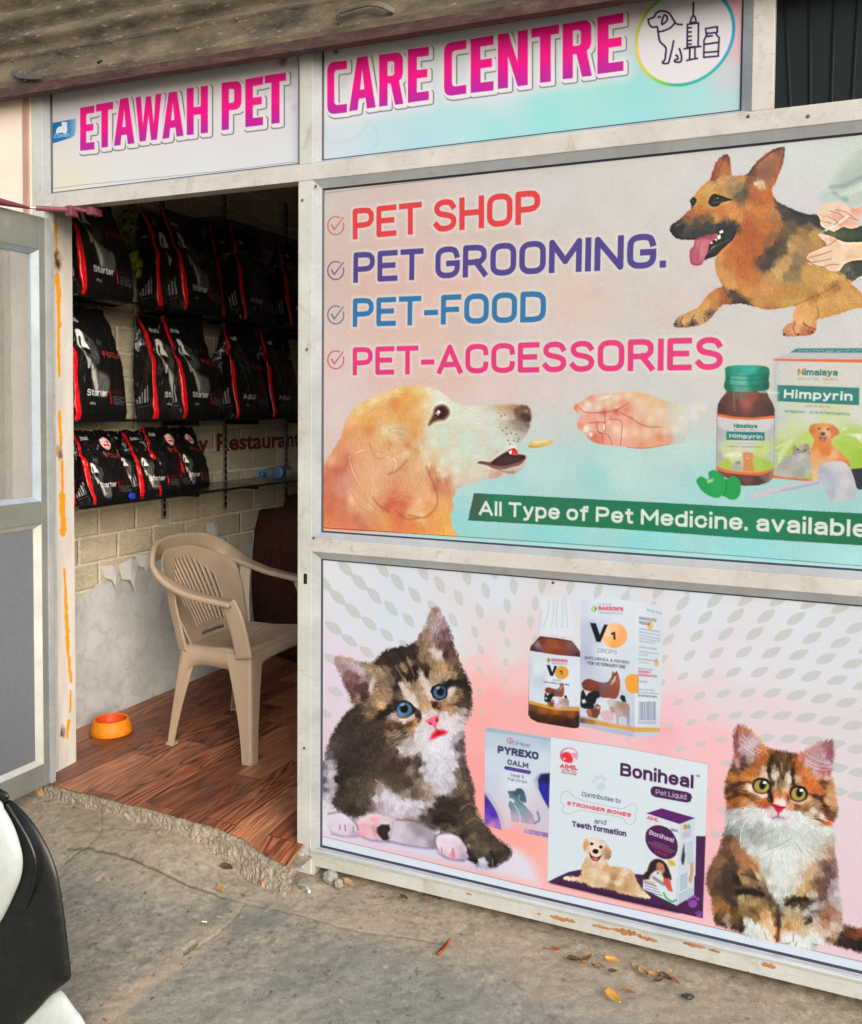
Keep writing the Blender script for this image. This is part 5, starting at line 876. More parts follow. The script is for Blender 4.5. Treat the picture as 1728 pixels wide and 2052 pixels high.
# ---- ginger and white kitten
s4.frame(1296, 1440, 4)
s4.poly("470,1560 1728,1900 1900,1950 1900,1800 1728,1750 1500,1780 900,1690", 'e6c0cc', 14, alpha=.6)
K2 = ("735,63 703,110 695,220 705,300 688,370 660,430 640,500 632,600 650,680 640,760 640,850 600,980 580,1060 530,1140 490,1230 480,1320 510,1400 530,1500 545,1600 560,1650 620,1672 700,1692 780,1722 800,1740 900,1772 1030,1790 1070,1782 1120,1812 1200,1840 1300,1845 1400,1825 1440,1790 1500,1812 1600,1842 1728,1882 1900,1940 1900,1720 1728,1690 1640,1668 1572,1640 1566,1550 1550,1430 1532,1300 1530,1200 1508,1080 1512,960 1522,880 1480,860 1512,800 1526,740 1512,600 1492,500 1472,450 1500,330 1502,220 1480,178 1400,188 1300,240 1210,290 1130,270 1040,258 970,242 900,170 830,90 790,68",
 "740,90,a06054 715,150,8c4c48 710,230,8c5050 720,290,98585c 780,110,b07868 770,180,b48c94 800,230,c4b0bc 760,260,b89aa4 850,200,c8b4bc 830,280,c0a8b0 880,260,b88878 900,320,b06838 940,270,c07840 730,340,a07068 770,340,6a4c4c 740,380,8c6860 780,390,503838 830,330,a89098 700,400,604030 720,430,70462c 850,380,8c542c 800,430,a8622c 870,430,b0703c 900,390,a05a2c 700,470,b07434 780,480,c07c38 820,510,c4823c 760,530,5c3a24 700,560,4a3024 660,560,7c5030 720,600,40291e 780,580,7c5030 680,640,94562a 650,620,80502c 760,640,a0602c 720,690,8a4a26 800,660,c88c54 840,560,d8c8b8 860,640,7c5438 900,650,b07040 820,610,7c4c28 780,700,b07444 850,690,c8a080 900,690,a85428 960,670,cc6c34 940,620,d4b8a4 990,650,402a20 960,690,b05028 "
 "1000,290,8c4c24 1040,300,5a3c28 1100,290,6a4c30 1080,340,604428 1000,350,34241c 990,420,3c281e 960,330,a0582c 940,420,b89070 950,460,c8b09c 1020,400,8c7458 1050,380,4c3626 1060,440,c8b498 1030,470,c8b8a0 1090,420,503828 1110,360,6c4c30 1140,400,6a4c34 1150,320,503824 1090,480,7c6048 1130,470,c4b49c 1150,500,d0c4b0 1170,440,40291f 1180,520,5c3828 1180,340,8c4c24 1220,360,b45c28 1200,420,94542c 1230,440,c46a30 1210,500,c8a080 1060,540,8c7054 1040,520,4c382a 1080,580,a07850 1060,620,c46c3c 1100,580,c8a888 1120,620,d8784a 1060,660,dcc0b0 1090,670,e0cfc8 1040,680,c87858 "
 "1240,330,c48074 1300,280,b89090 1300,370,c0a0ac 1380,260,b08c98 1400,330,b898a4 1440,220,9c6c78 1480,260,945c64 1480,320,98606c 1450,370,b89aac 1350,430,c4a0a4 1400,420,a86c78 1440,440,a45c64 1440,480,c89c94 1370,460,c49484 1280,430,cc8450 1300,480,d07c3c 1330,520,cc6c30 1270,500,b86430 1400,540,c06c38 1420,520,5c3824 1460,540,b88858 1480,600,c89868 1380,600,c06434 1320,580,c46c38 1300,640,d8905c 1350,620,503020 1400,640,48301f 1440,660,c8a078 1480,680,c0986c 1420,700,5c3c28 1380,680,9c7850 1320,680,a88860 1250,680,a48058 1200,670,8c6240 1200,700,7c5034 1280,720,8a6440 1340,730,d0bca8 1400,770,d8c8b8 1440,740,6a442c 1490,760,70482f 1470,810,8c4c2c 1420,830,b4683c 1370,790,7c4c34 1500,720,a07850 1480,840,c88058 1300,760,c4b4a4 1140,650,b06038 1150,700,d09878 "
 "900,720,d8d4d4 860,740,c8ccd0 800,740,c4c8cc 720,740,a8a4a4 700,800,b0bcc0 660,800,a8b4b8 740,850,a4b0b4 700,900,8c9494 660,900,787c7c 850,800,c4d0d4 900,870,a8b4b4 980,790,dce4e8 1050,820,d4dce0 950,740,e0e0e4 1000,740,d4c0c8 1120,760,d8d8e0 1150,780,d8dce4 1200,760,dce4e8 1250,800,d8e4e8 1200,850,d4dee0 1300,850,ccd8da 1350,830,c8c8c8 1400,880,ccd4d4 1000,900,b8c4c0 1100,900,c0cac8 1200,920,c4cecc 1450,900,d4dcdc 1500,900,d0d4d8 900,960,a0aaa4 1000,980,b4c0bc 1100,1000,c8d2d0 850,930,98a4a0 800,980,b0bab8 1200,1000,ccd8d8 1300,960,c4cecc 1400,980,c4c8c4 1480,960,b8b4ac 1440,1020,b8a898 1350,1030,c4c8c0 1480,1050,a88a78 "
 "850,1060,c8d0ce 950,1060,d4dcdc 1050,1080,dae4e4 1150,1080,d8e2e2 1250,1080,d4dad8 1300,1120,d4d2cc 1400,1100,c8b8a8 950,1150,c8d0cc 1050,1200,d4e0e0 1150,1200,d4dede 1250,1180,ccc8be 1000,1300,d0dada 1100,1300,d4dede 1200,1300,d0cfc4 1050,1400,ccd6d4 1120,1400,c8d2ce 1080,1460,b4bab4 1180,1380,c4c4b4 1000,1370,b8beb4 1070,1500,8c8c84 950,1230,b8b4a8 "
 "660,960,604430 640,1000,6a4c38 700,1000,8c6448 730,1060,8c6850 760,1100,9c6c4c 800,1130,b47c54 640,1080,5c4030 680,1130,503a2c 620,1130,7a5a44 580,1160,7c5c48 560,1220,6c4c3a 520,1260,70523f 500,1330,6a4c3a 620,1200,604434 660,1230,40302a 700,1200,4a372b 720,1290,2e2521 760,1250,9a7850 820,1220,705038 860,1180,b88860 800,1180,a07450 850,1260,6c5238 900,1250,c0a888 800,1300,a08860 850,1320,7c6848 760,1340,4c3c2c 900,1360,4c3c2c 920,1320,8c7858 740,1390,2c241f 800,1390,28211c 860,1390,342a22 920,1410,3c3026 950,1380,705c44 820,1430,8c7858 760,1430,a89874 900,1460,9c8058 850,1470,a48858 940,1470,7c6444 980,1440,4c3c30 600,1300,54403a 580,1340,40322a 640,1330,382c25 560,1380,544030 620,1400,4c3a2c 680,1380,3a2d26 560,1450,7a5a3c 600,1480,94683c 560,1520,a06c3c 660,1450,4c3a2c 700,1480,483628 640,1520,8c6034 700,1540,604428 600,1560,6c4c30 760,1500,8a7050 780,1470,947c58 850,1530,6c5434 820,1560,7c6440 900,1520,8c6f48 950,1520,a88858 880,1600,94784c 940,1580,c09a6c 980,1560,d0a878 960,1640,dcb890 1000,1630,e0c8a8 1020,1700,e0bc94 1040,1740,a86838 1010,1540,8c7050 1000,1480,64503c 1030,1560,604838 1040,1640,503c30 1060,1580,54443a 580,1620,503828 640,1600,94846c 660,1650,8c7c68 720,1620,5c442c 700,1670,403020 760,1620,403026 760,1680,342820 560,1600,4c3628 620,1660,40302a "
 "800,1620,c8ccc4 830,1640,d4dede 880,1660,d8e4e6 920,1720,d4e0e2 980,1760,e0e0dc 820,1700,ccd4d4 870,1740,c8d0d2 1010,1780,e0d4c8 950,1690,dcdcd4 "
 "1130,1450,604c38 1180,1440,40322a 1230,1450,2c2420 1280,1450,302620 1180,1490,4c3c30 1250,1490,4c3f34 1320,1460,4c3c34 1400,1440,64504a 1250,1370,c8b48c 1300,1360,b89868 1350,1330,8a6848 1380,1300,604638 1230,1410,b49860 1300,1420,b8ac90 1340,1400,bcb0a0 1400,1380,705648 1300,1250,c0a888 1350,1200,c4a488 1380,1240,a08878 1420,1160,7c5c4c 1450,1200,604440 1480,1260,6a5050 1440,1300,644a48 1420,1360,644a44 1500,1180,886c68 1510,1300,a89ca0 1480,1360,98888c 1520,1400,c0b8bc "
 "1130,1540,b0a488 1200,1520,b8ac94 1150,1600,b49c78 1220,1580,b09878 1100,1620,b89c78 1130,1660,b8844c 1200,1660,c8a478 1280,1560,b4aca0 1340,1500,b0b0b0 1340,1560,94909c 1400,1480,a49890 1300,1600,50403c 1280,1640,b8a484 1350,1620,c0a898 1400,1560,94684c 1450,1500,987068 1500,1450,a8a0a4 1440,1580,8c5c40 1480,1540,9c706c 1540,1500,b8a8a4 1520,1600,a88878 1440,1650,b08c70 1380,1680,ccb4a0 1500,1660,c8b4a4 1540,1680,b8a49c 1440,1720,c8b8a8 1500,1730,a8947c 1460,1770,7c6448 1260,1690,c8b898 1320,1700,d8d0c4 "
 "1100,1730,d4dcdc 1150,1760,d8e4e8 1220,1780,d8e4e8 1300,1780,d4dfe2 1120,1790,d0d8da 1200,1820,d4dce0 1280,1820,d8e0e4 1350,1750,d4dcdc 1390,1780,d4dee0 1400,1810,c8ccd0 1340,1810,b8c0c8 1080,1720,c8a480 "
 "1600,1700,5c3820 1640,1690,503020 1700,1710,7c4424 1560,1740,3c2a1c 1620,1780,2a1e18 1700,1800,221a16 1560,1800,302418 1720,1850,201814 1660,1740,6a3a20 1800,1760,3a2418 1850,1880,201814")
k2 = s4.figure(K2[0], K2[1], 3, 6, 5, 2, 4.5, 2.0)
FK2 = "750,150,-.2,-1 800,230,.8,-.4 900,250,.6,-.8 1080,320,.1,-1 1000,400,-.2,-1 1150,420,.2,-1 1250,400,.5,-.9 1400,300,.5,-.8 1400,420,.8,-.4 700,500,-1,-.2 700,650,-1,.4 800,600,-1,.1 850,720,-1,.4 1300,620,.8,-.2 1420,680,1,.3 1350,780,.9,.6 1060,560,0,-1 1000,800,-.3,1 1200,800,.4,1 700,900,-.3,1 850,950,-.1,1 1000,1050,-.1,1 1200,1000,.3,1 1400,1000,.6,1 1100,1300,0,1 650,1150,-.5,1 560,1250,-.8,.8 620,1450,-.5,1 800,1250,.3,1 850,1420,.3,1 900,1600,.2,1 950,1720,.2,1 1250,1400,-.1,1 1300,1250,.3,1 1450,1250,.5,1 1200,1580,.2,1 1400,1600,.6,.8 1500,1550,.6,1 1200,1780,0,1 1650,1750,1,.4 600,1620,-.3,1"
s4.fur(k2[0], k2[1], FK2, 15000, 7, .28, .11, .7, 21, s4.locate, 2, .5)
s4.fur(k2[0], k2[1], FK2, 5000, 7, .25, .16, .55, 22, s4.locate, 2, .7)
for p, wd, c, a in (("1010,300 990,380 985,460 1010,520", (7, 5), '2a1c16', .65), ("1060,360 1070,420 1095,480", (5, 5), '3a281e', .7), ("1130,330 1120,400 1100,470", (5, 4), '3a281e', .6), ("1180,360 1170,440 1180,530", (6, 4), '33221a', .65), ("1035,310 1050,370", (4, 3), '3c2a1c', .6), ("1150,290 1160,360", (5, 4), '40281a', .6),
   ("640,590 700,540 800,510 850,520", (9, 3), '382418', .6), ("660,640 740,610 820,620", (8, 4), '3a2418', .6), ("985,560 1000,620 1005,670", (7, 5), '2a1a16', .8), ("1290,600 1370,630 1420,680 1450,740", (3, 7), '402818', .65), ("1340,700 1420,760 1500,800", (3, 6), '5c3824', .5), ("1400,520 1430,560", (6, 5), '4a2c1c', .6), ("1130,620 1145,660", (4, 3), '4a2c24', .6),
   ("930,390 960,470", (5, 3), 'd0bca8', .6), ("1020,420 1040,500 1030,560", (5, 4), 'd0c4b0', .6), ("1145,430 1140,520 1120,580", (5, 5), 'd4c8b8', .65), ("1080,360 1085,420", (3, 2), 'b8a488', .6), ("810,530 850,590 930,620", (6, 4), 'dccfc4', .65), ("1150,660 1230,680 1300,650", (4, 5), 'dccdc0', .6), ("1330,740 1400,790 1440,820", (7, 5), 'd8c8bc', .6),
   ("730,1390 820,1385 930,1410", (11, 9), '201915', .75), ("700,1240 720,1300 740,1330", (8, 9), '241c18', .6), ("1120,1490 1200,1450 1290,1450", (7, 9), '241c18', .7), ("760,1250 830,1260 890,1300", (4, 4), '33281f', .6), ("1280,1640 1320,1620", (8, 7), '3a2c2a', .75), ("1330,1550 1380,1545", (6, 5), '5a4848', .6), ("640,1180 620,1300 640,1420 720,1500", (9, 8), '33271f', .45), ("830,1540 880,1560 900,1600", (5, 4), '5c4428', .6), ("800,1130 860,1170 900,1230", (4, 3), '8a5a38', .6), ("1050,1500 1060,1640 1050,1780", (6, 7), '3c2c24', .65), ("1020,1600 1040,1700 1050,1760", (3, 4), 'b87440', .6)):
    s4.line(p, wd, c, a, 5, sm=4)
for cx_, cy_, rx_, ry_, an_ in ((925, 540, 68, 62, 8), (1220, 602, 64, 62, 4)):
    s4.ell(cx_, cy_, rx_+10, ry_+2, '2a2018', an_, 4); s4.ell(cx_-2, cy_+2, rx_-6, ry_-8, '8c8444', an_, 4); s4.ell(cx_-4, cy_+20, rx_-18, ry_-28, 'b4a45c', an_, 10, .7); s4.ell(cx_-20, cy_+30, 24, 16, 'a87830', 20, 10, .55)
    s4.ell(cx_+6, cy_-8, 26, 36, '100e0c', an_, 5); s4.poly([(cx_-70, cy_-40), (cx_-20, cy_-62), (cx_+40, cy_-52), (cx_+68, cy_-10), (cx_+30, cy_-40), (cx_-20, cy_-50)], '1c1410', 4); s4.ell(cx_+22, cy_-26, 14, 11, 'e8eef0', 0, 3)
s4.line("980,580 1003,640 1012,690", (6, 4), '2a1a16', .8, 4)
s4.poly("1010,680 1050,650 1090,650 1110,690 1080,700 1040,700", 'e8d8d0', 8, alpha=.8); s4.poly("1005,685 1035,688 1080,705 1115,710 1080,745 1058,760 1035,735", 'c42a58', 4); s4.line("1015,690 1040,712 1062,714 1108,714", 2, '7c1438', .7, 2); s4.line("1056,760 1050,785 1010,800", 2, '6c4460', .7, 3, sm=3); s4.line("1050,785 1100,800", 2, '7c5470', .6, 3); s4.poly("980,780 1050,770 1130,800 1080,815 1010,810", 'a890b0', 10, alpha=.6); s4.line("1058,760 1055,790", 3, 'b06080', .7, 3)
s4.line("900,712 970,715", 2, 'a07880', .5, 3); s4.line("880,690 960,700", 3, 'a04c2c', .5, 4)
for p in ("900,690 800,705 700,745", "890,705 780,730 690,760", "850,755 740,790 660,850", "860,760 720,820 650,890", "910,750 820,800 760,900 755,1030", "905,755 850,820 830,880", "915,760 870,830 850,870", "1270,800 1380,830 1450,870", "1250,820 1330,870 1380,890", "1260,790 1400,800 1500,840"): s4.line(p, (1.0, .7), 'eef2f4', .8, .9, sm=4)
for p in ("1440,1040 1500,1080", "1280,1050 1380,1150", "1380,1060 1480,1090", "1160,960 1060,1020 950,1060", "1200,1000 1250,1080", "1000,900 900,950"): s4.line(p, 1.4, '8c8078', .45, 3)
for p in ("945,1720 965,1770", "1180,1730 1175,1790", "1205,1790 1195,1820", "1375,1815 1345,1815", "1100,1805 1150,1800"): s4.line(p, 2, 'a07868', .7, 3)
s4.line("1440,440 1445,490", 5, 'd8b0a4', .6, 5); s4.line("720,330 730,380", 7, 'c4988c', .6, 5)
for p in ("770,130 850,220 930,260", "760,160 840,240 910,280", "750,200 840,270 900,300", "1280,280 1360,330 1470,360", "1280,330 1380,380 1480,390", "1300,370 1390,410 1470,410"): s4.line(p, 1.3, 'dcd0dc', .6, 2, sm=3)
s4.line("735,65 790,70 850,120 940,240 975,290", 1.6, 'd89c5c', .7, 2, sm=3); s4.line("1220,290 1330,230 1420,190", 1.6, 'd8a070', .7, 2)
for p in ("740,70 748,40", "1480,180 1495,160", "1470,185 1480,165"): s4.line(p, (1.5, .8), '2c2224', .8, 1)
# ---- products printed on the lower poster
s4.frame(1040, 1190, 4)
for p, c, a in (("160,40 240,25 400,40 420,120 440,280 450,340 170,330 190,200", 'd5e2ee', .9),): s4.poly(p, c, 8, 4, 0, a)
for p in ("240,50 235,150 200,260", "275,50 280,160 260,270", "310,50 305,160 300,270", "345,50 355,160 345,270", "370,50 385,160 390,270", "180,130 165,260"): s4.line(p, 2.5, 'b8c6d4', .8, 3, sm=3)
def amber(U, V): return s4.field(U, V, "100,430,4a3440 150,400,8c6c78 180,380,70302c 250,400,8a4a30 300,420,90502f 350,390,7c3c28 420,400,7c5058 470,450,6c4450 300,470,7c3c28 480,480,4c2430 120,470,40282c 100,900,6c4430 200,930,94541c 300,950,a05c20 430,960,8c4c20 470,950,6a3c28 100,980,3a2218 200,1000,3c2414 300,1030,2e1c14 400,1040,2a1a14 480,1000,2c1c18 300,990,4a2c14 100,1010,201418 300,1070,181014", 4)
s4.poly("88,455 95,420 165,345 180,340 420,378 440,392 490,460 498,505 492,1050 475,1075 440,1078 150,1030 95,1000 76,970 78,860", amber, 2, 4)
s4.poly("88,455 165,345 180,343 110,420 98,458", '281a20', 2, 4); s4.poly("165,343 300,355 425,378 420,384 300,366 175,352", '40282c', 2, 4)
def lab(U, V): return s4.field(U, V, "90,600,c0cbdc 150,600,d4e0ec 180,700,bcc6d8 250,700,d4e0ec 400,700,d6e2ee 480,700,d0dcea 100,800,ccd8e8 300,850,d4dfea", 3)
s4.poly("85,455 300,490 497,507 494,930 300,915 80,870", lab, 1.5, 4)
s4.poly("80,855 200,885 350,902 494,906 494,940 300,935 80,880", 'c8964c', 2, 4)
s4.ell(345, 632, 54, 54, 'd89c34', 0, 2)
s4.poly("570,232 618,238 650,330 682,244 715,247 660,388 622,384", '181c28', 1, None, 0, 0)
s4.poly("222,570 250,573 268,630 285,577 308,580 275,660 252,658", '181c24', 1)
def cart(U, V): return s4.field(U, V, "510,100,c8d4e8 560,300,b8c2da 520,500,b0bad4 510,650,b8c4dc 620,100,d4e0ee 800,100,d6e2ee 900,300,d2deec 700,500,d4e0ec 900,600,ccd8e8 900,900,c0cce0 700,950,ccd8e8 920,1000,b8c4d8 500,800,c0cae0", 3)
s4.poly("497,45 730,40 935,60 930,1150 700,1105 487,1055", cart, 1.5, 4)
s4.poly("935,60 1155,100 1150,500 1128,1140 930,1150", lambda U, V: s4.field(U, V, "950,200,d6e2ee 1140,200,ccdaea 1100,600,ccdae8 950,900,d4e0ec 1120,1100,c4d2e2", 3), 1.5, 4)
def band_(U, V): return s4.field(U, V, "500,1020,5c4a44 560,1020,a07040 650,1020,c89c58 800,1060,d0a458 930,1080,c89850 520,990,7c6a6c", 3)
s4.poly("488,985 640,1015 800,1050 930,1070 930,1108 700,1068 487,1035", band_, 6, 4); s4.poly("487,1040 700,1075 930,1112 930,1150 700,1105 487,1057", 'a8b8d0', 3, 4); s4.poly("930,1070 1130,1075 1128,1108 930,1110", 'd0a458', 2, 4); s4.poly("930,1112 1128,1110 1128,1140 930,1150", 'b8cada', 2, 4)
def sun_(U, V): return s4.field(U, V, "700,300,ead0b0 760,280,f0c090 850,300,f0a868 760,420,f0a458 700,380,ecc080 840,380,f4a870", 3)
s4.ell(768, 334, 102, 100, sun_, 0, 3); s4.poly("570,232 618,236 650,328 684,246 715,247 655,388 622,385", '151a26', 1)
s4.poly("848,700 865,660 900,642 945,645 948,795 905,800 865,770", 'e8a23c', 2); s4.poly("945,645 962,660 962,790 948,798", 'd89a44', 2); s4.ell(1053, 255, 22, 38, 'e8a84c', 0, 3, .8); s4.ell(1104, 552, 16, 32, 'e0a450', 0, 3, .9)
s4.poly("578,120 605,88 630,120 605,155", '3cae6a', 2); s4.poly("575,122 603,90 600,150", 'c8c840', 2); s4.line("604,92 604,155", 2, 'e8e8e0', .8, 1); s4.poly("222,530 238,510 256,532 238,555", '3c9a5a', 2); s4.poly("220,532 237,512 236,553", 'b0b83c', 2)
# horse and farm animals on the carton, again small on the bottle
def animals(f):
    def q(t): return [f(p) for p in pts(t)]
    s4.poly(q("508,740 505,715 530,690 570,682 620,700 680,712 720,700 745,660 752,620 768,638 785,620 798,650 812,700 808,780 780,842 720,835 660,830 620,790 560,780 520,765"), lambda U, V: s4.field(U, V, ' '.join('%g,%g,%s' % (*f((x, y)), h) for x, y, h in ((540, 720, '70382c'), (600, 730, '84402c'), (680, 760, '6a5064'), (690, 720, '7c5c68'), (760, 760, '8c4a34'), (790, 700, '9a5a40'), (765, 650, '7c4030'), (720, 800, '8a4630'), (620, 770, '6c3428'))), 3), 2, 15, 2)
    s4.poly(q("742,712 770,660 785,655 770,700 735,735"), 'd4b8b0', 3)
    s4.poly(q("495,860 500,790 520,770 540,820 560,795 600,780 640,785 650,830 625,840 615,880 590,930 560,925 500,910"), '171a22', 2, 15, 2)
    s4.poly(q("505,850 530,845 540,870 510,880"), 'd8dce4', 3); s4.poly(q("600,890 640,860 720,840 760,850 740,900 700,930 640,920"), 'd4dce8', 4, 15)
    s4.poly(q("810,830 825,808 850,820 862,870 830,865"), '1c2026', 2, 15)
    s4.poly(q("705,870 730,845 770,855 840,870 885,890 890,960 885,1050 870,1050 860,990 805,990 800,1040 785,1040 780,980 760,950"), lambda U, V: s4.field(U, V, ' '.join('%g,%g,%s' % (*f((x, y)), h) for x, y, h in ((730, 880, 'c8c0c4'), (830, 900, '9a8474'), (800, 960, 'b8a8a4'), (870, 930, 'a08c84'), (880, 1040, '8a9ab0'))), 3), 2, 15, 2)
    s4.poly(q("600,920 625,880 655,900 650,960 625,1000 560,985 540,940 570,925"), '6a4030', 3, 15); s4.poly(q("545,935 575,920 590,990 560,985"), 'a8683c', 2); s4.ell(*f((635, 912)), 16*f.k, 12*f.k, 'd0a08c', 0, 4)
    s4.poly(q("655,960 690,935 740,940 765,970 755,1020 700,1020 670,1000"), 'd0b4c4', 3, 15, 2); s4.poly(q("725,910 760,905 775,940 745,960"), 'b08c84', 4)
class F_:
    def __init__(s, ox, oy, k): s.ox, s.oy, s.k = ox, oy, k
    def __call__(s, p): return (s.ox+p[0]*s.k, s.oy+p[1]*s.k)
animals(F_(0, 0, 1)); animals(F_(-60+58, 405, .53)) if False else animals(F_(-42, 408, .50))
for k in range(14):                                             # bar code
    x = 962+k*10; s4.poly([(x, 865), (x+(3+k*7 % 5), 865), (x+(3+k*7 % 5), 1015), (x, 1012)], '70809a', 1.5)
# pyrexo carton
s4.frame(960, 1450, 4)
def pyr(U, V): return s4.field(U, V, "60,100,b4c8dc 300,80,b0c6d8 550,120,a8c0d4 100,300,c4d4e6 300,450,d0def0 500,300,c4d6e8 60,500,bccce2 300,700,ccd8ea 200,800,d4c0d4 100,840,e0a8b8 400,800,d8b8c4 500,760,c4c4da 300,860,ecaab0", 3)
s4.poly("50,40 80,32 578,118 555,920 320,870 44,800", pyr, 1.5, 16)
s4.poly("50,40 80,32 578,118 576,140 300,92 52,66", '9db4c8', 2, 16)
s4.poly("46,555 90,620 140,700 170,780 182,855 44,810", lambda U, V: s4.field(U, V, "60,600,3a2c9c 120,720,4a2cb4 160,820,9c68c0 60,780,6a50b8 100,820,b880b4", 3), 2, 16); s4.line("60,560 120,640 170,740 200,830", (8, 5), 'a8b4c8', .7, 5, sm=3)
s4.poly("440,450 470,410 520,395 568,398 565,650 500,560 450,500", 'a0b4c4', 3, 16); s4.poly("475,450 500,408 568,402 562,690 520,620 480,530", '26289a', 2, 16); s4.poly("480,450 500,412 568,404 566,480 500,470", '181c50', 10, 16); s4.line("440,450 470,540 560,700", 5, 'b8c8d8', .8, 3, sm=3)
def pet(U, V): return s4.field(U, V, "320,540,3c5468 350,600,486478 280,640,6c889c 350,700,7c98ac 300,760,b0a8c0 400,740,9a98b4 420,790,b4a0b8", 3)
s4.poly("230,543 290,540 300,522 340,522 365,550 382,620 370,636 345,630 390,680 430,730 448,810 330,790 262,785 255,700 235,660 250,620 280,640 282,610 240,595 245,575", pet, 2, 17, 2); s4.line("450,800 485,770 470,710", 4, '6a7c98', .9, 3, sm=3); s4.line("285,655 325,720 330,790", 2, 'd4dcec', .8, 2, sm=3); s4.line("325,575 320,610 345,632", 1.6, 'b0c4d4', .8, 2, sm=3)
s4.poly("205,345 225,343 410,378 418,392 408,407 215,370 202,358", '3c2c8c', 1.5, 16); s4.poly("375,843 385,845 370,878 358,875", '8c7cb4', 2); s4.poly("398,848 408,850 392,882 380,880", '8c7cb4', 2); s4.poly("415,852 556,880 553,915 400,885", '8a70b0', 2)
s4.ell(250, 140, 24, 24, 'c8485c', 0, 2); s4.ell(250, 140, 17, 17, 'c4d4e4', 0, 2); s4.ell(252, 142, 7, 7, '3c4c7c', 0, 2)
# boniheal board
s4.frame(1090, 1460, 4)
def bon(U, V): return s4.field(U, V, "80,150,d0e0ec 600,200,d2e2ee 1200,400,d4e2ee 300,600,cfdfeb 700,800,d0e0ec 100,1000,cedeea 1250,700,d0dee8 900,1000,d2e0ea", 3)
s4.poly("58,66 700,165 1315,285 1300,700 1275,1522 30,1232", bon, 1.2, 18); s4.line("58,66 700,165 1315,285", 1.2, '8c98a8', .7, 1)
s4.poly("30,1232 100,1195 200,1150 300,1130 500,1140 720,1165 795,1172 1100,1200 1215,1180 1222,862 1298,864 1275,1522 600,1372 200,1275", '44204e', 2, 18); s4.poly("60,1240 300,1270 700,1360 1100,1460 1080,1480 600,1372", '2c1430', 8, 18, 0, .8)
for cx_, cy_, k in ((1195, 1395, 1.0), (1245, 1495, .55)):
    for dx, dy, r in ((0, 10, 36), (-42, -25, 15), (-15, -42, 15), (15, -45, 14), (40, -28, 15)): s4.ell(cx_+dx*k, cy_+dy*k, r*k, r*k*.9, '8a48a8', 0, 2)
for dx, dy, r in ((460, 465, 36), (400, 425, 16), (422, 395, 17), (455, 385, 16), (485, 405, 16)): s4.ell(dx, dy, r, r*.9, 'c4cbe0', 0, 4)
s4.ell(202, 215, 72, 62, 'c43050', 0, 2); s4.ell(205, 218, 66, 60, 'd4e0ec', 0, 3); s4.poly("140,215 165,190 200,192 220,210 235,250 220,275 180,270 150,250", 'd83048', 3, None, 2); s4.ell(165, 242, 10, 8, 'e8c0c8', 0, 3); s4.poly("215,200 260,195 270,245 240,235", 'd890a8', 4)
s4.poly("878,465 900,463 1150,510 1180,525 1190,550 1178,585 1150,595 890,548 862,530 855,500 862,478", '42204e', 1.5, None)
s4.line("165,620 135,590 140,530 165,505 200,505 225,530 250,555 320,580 520,625 620,645 670,625 700,605 735,610 748,650 730,685 740,720 725,760 700,772 660,760 640,720 560,700 300,655 250,665 215,685 170,680 140,655 165,620", 1.2, 'a0b0b4', .9, 1)
# golden dog lying on the board
gd = s4.figure("315,930 325,900 350,878 420,875 470,890 505,930 530,970 540,1010 525,1045 500,1060 530,1100 600,1110 680,1125 720,1160 750,1230 790,1290 850,1340 840,1360 760,1350 620,1320 560,1295 450,1275 380,1270 340,1240 250,1225 170,1210 165,1195 200,1185 270,1190 300,1170 305,1110 330,1050 345,1010 320,970",
 "340,920,d0a078 420,900,dcd4cc 380,890,dcd0c0 470,920,d4c8b8 510,980,bc9474 530,1010,9c7c64 400,950,dcd4c8 440,1000,d4c4ac 350,980,d8c8b4 320,950,c89c74 420,1090,d4b898 350,1090,ccb08c 460,1080,d8c8b0 400,1150,dcc8a8 340,1160,d0b490 500,1120,cfa87c 580,1130,c8a078 650,1150,d8c8b0 560,1190,b08c68 500,1200,dccdb4 600,1230,d8c8a8 680,1190,c4a480 720,1230,c8a884 650,1270,b8956c 760,1290,d4c0a0 820,1340,dcc8a8 700,1320,c8ac84 450,1240,ccb08c 540,1270,a8845c 380,1245,d4bc98 250,1205,d8c4a4 190,1198,dcccb0 300,1200,cfb48c 620,1310,c0a078", 19, 4, 3, 3, 4, 1.5)
s4.fur(gd[0], gd[1], "400,1000,0,1 350,1150,-.2,1 550,1150,.6,.8 700,1250,.6,.8 250,1200,-1,.2", 3000, 5, .4, .12, .6, 31, s4.locate)
for x, y, r in ((385, 925, 13), (458, 950, 14), (415, 985, 24)): s4.ell(x, y, r, r*.8, '2a2424', 10, 3)
s4.poly("362,990 385,1020 420,1035 460,1020 470,1010 450,1045 430,1065 395,1058 375,1035", '3c2424', 3); s4.poly("385,1030 430,1040 445,1032 430,1060 395,1055", 'd06c84', 3)
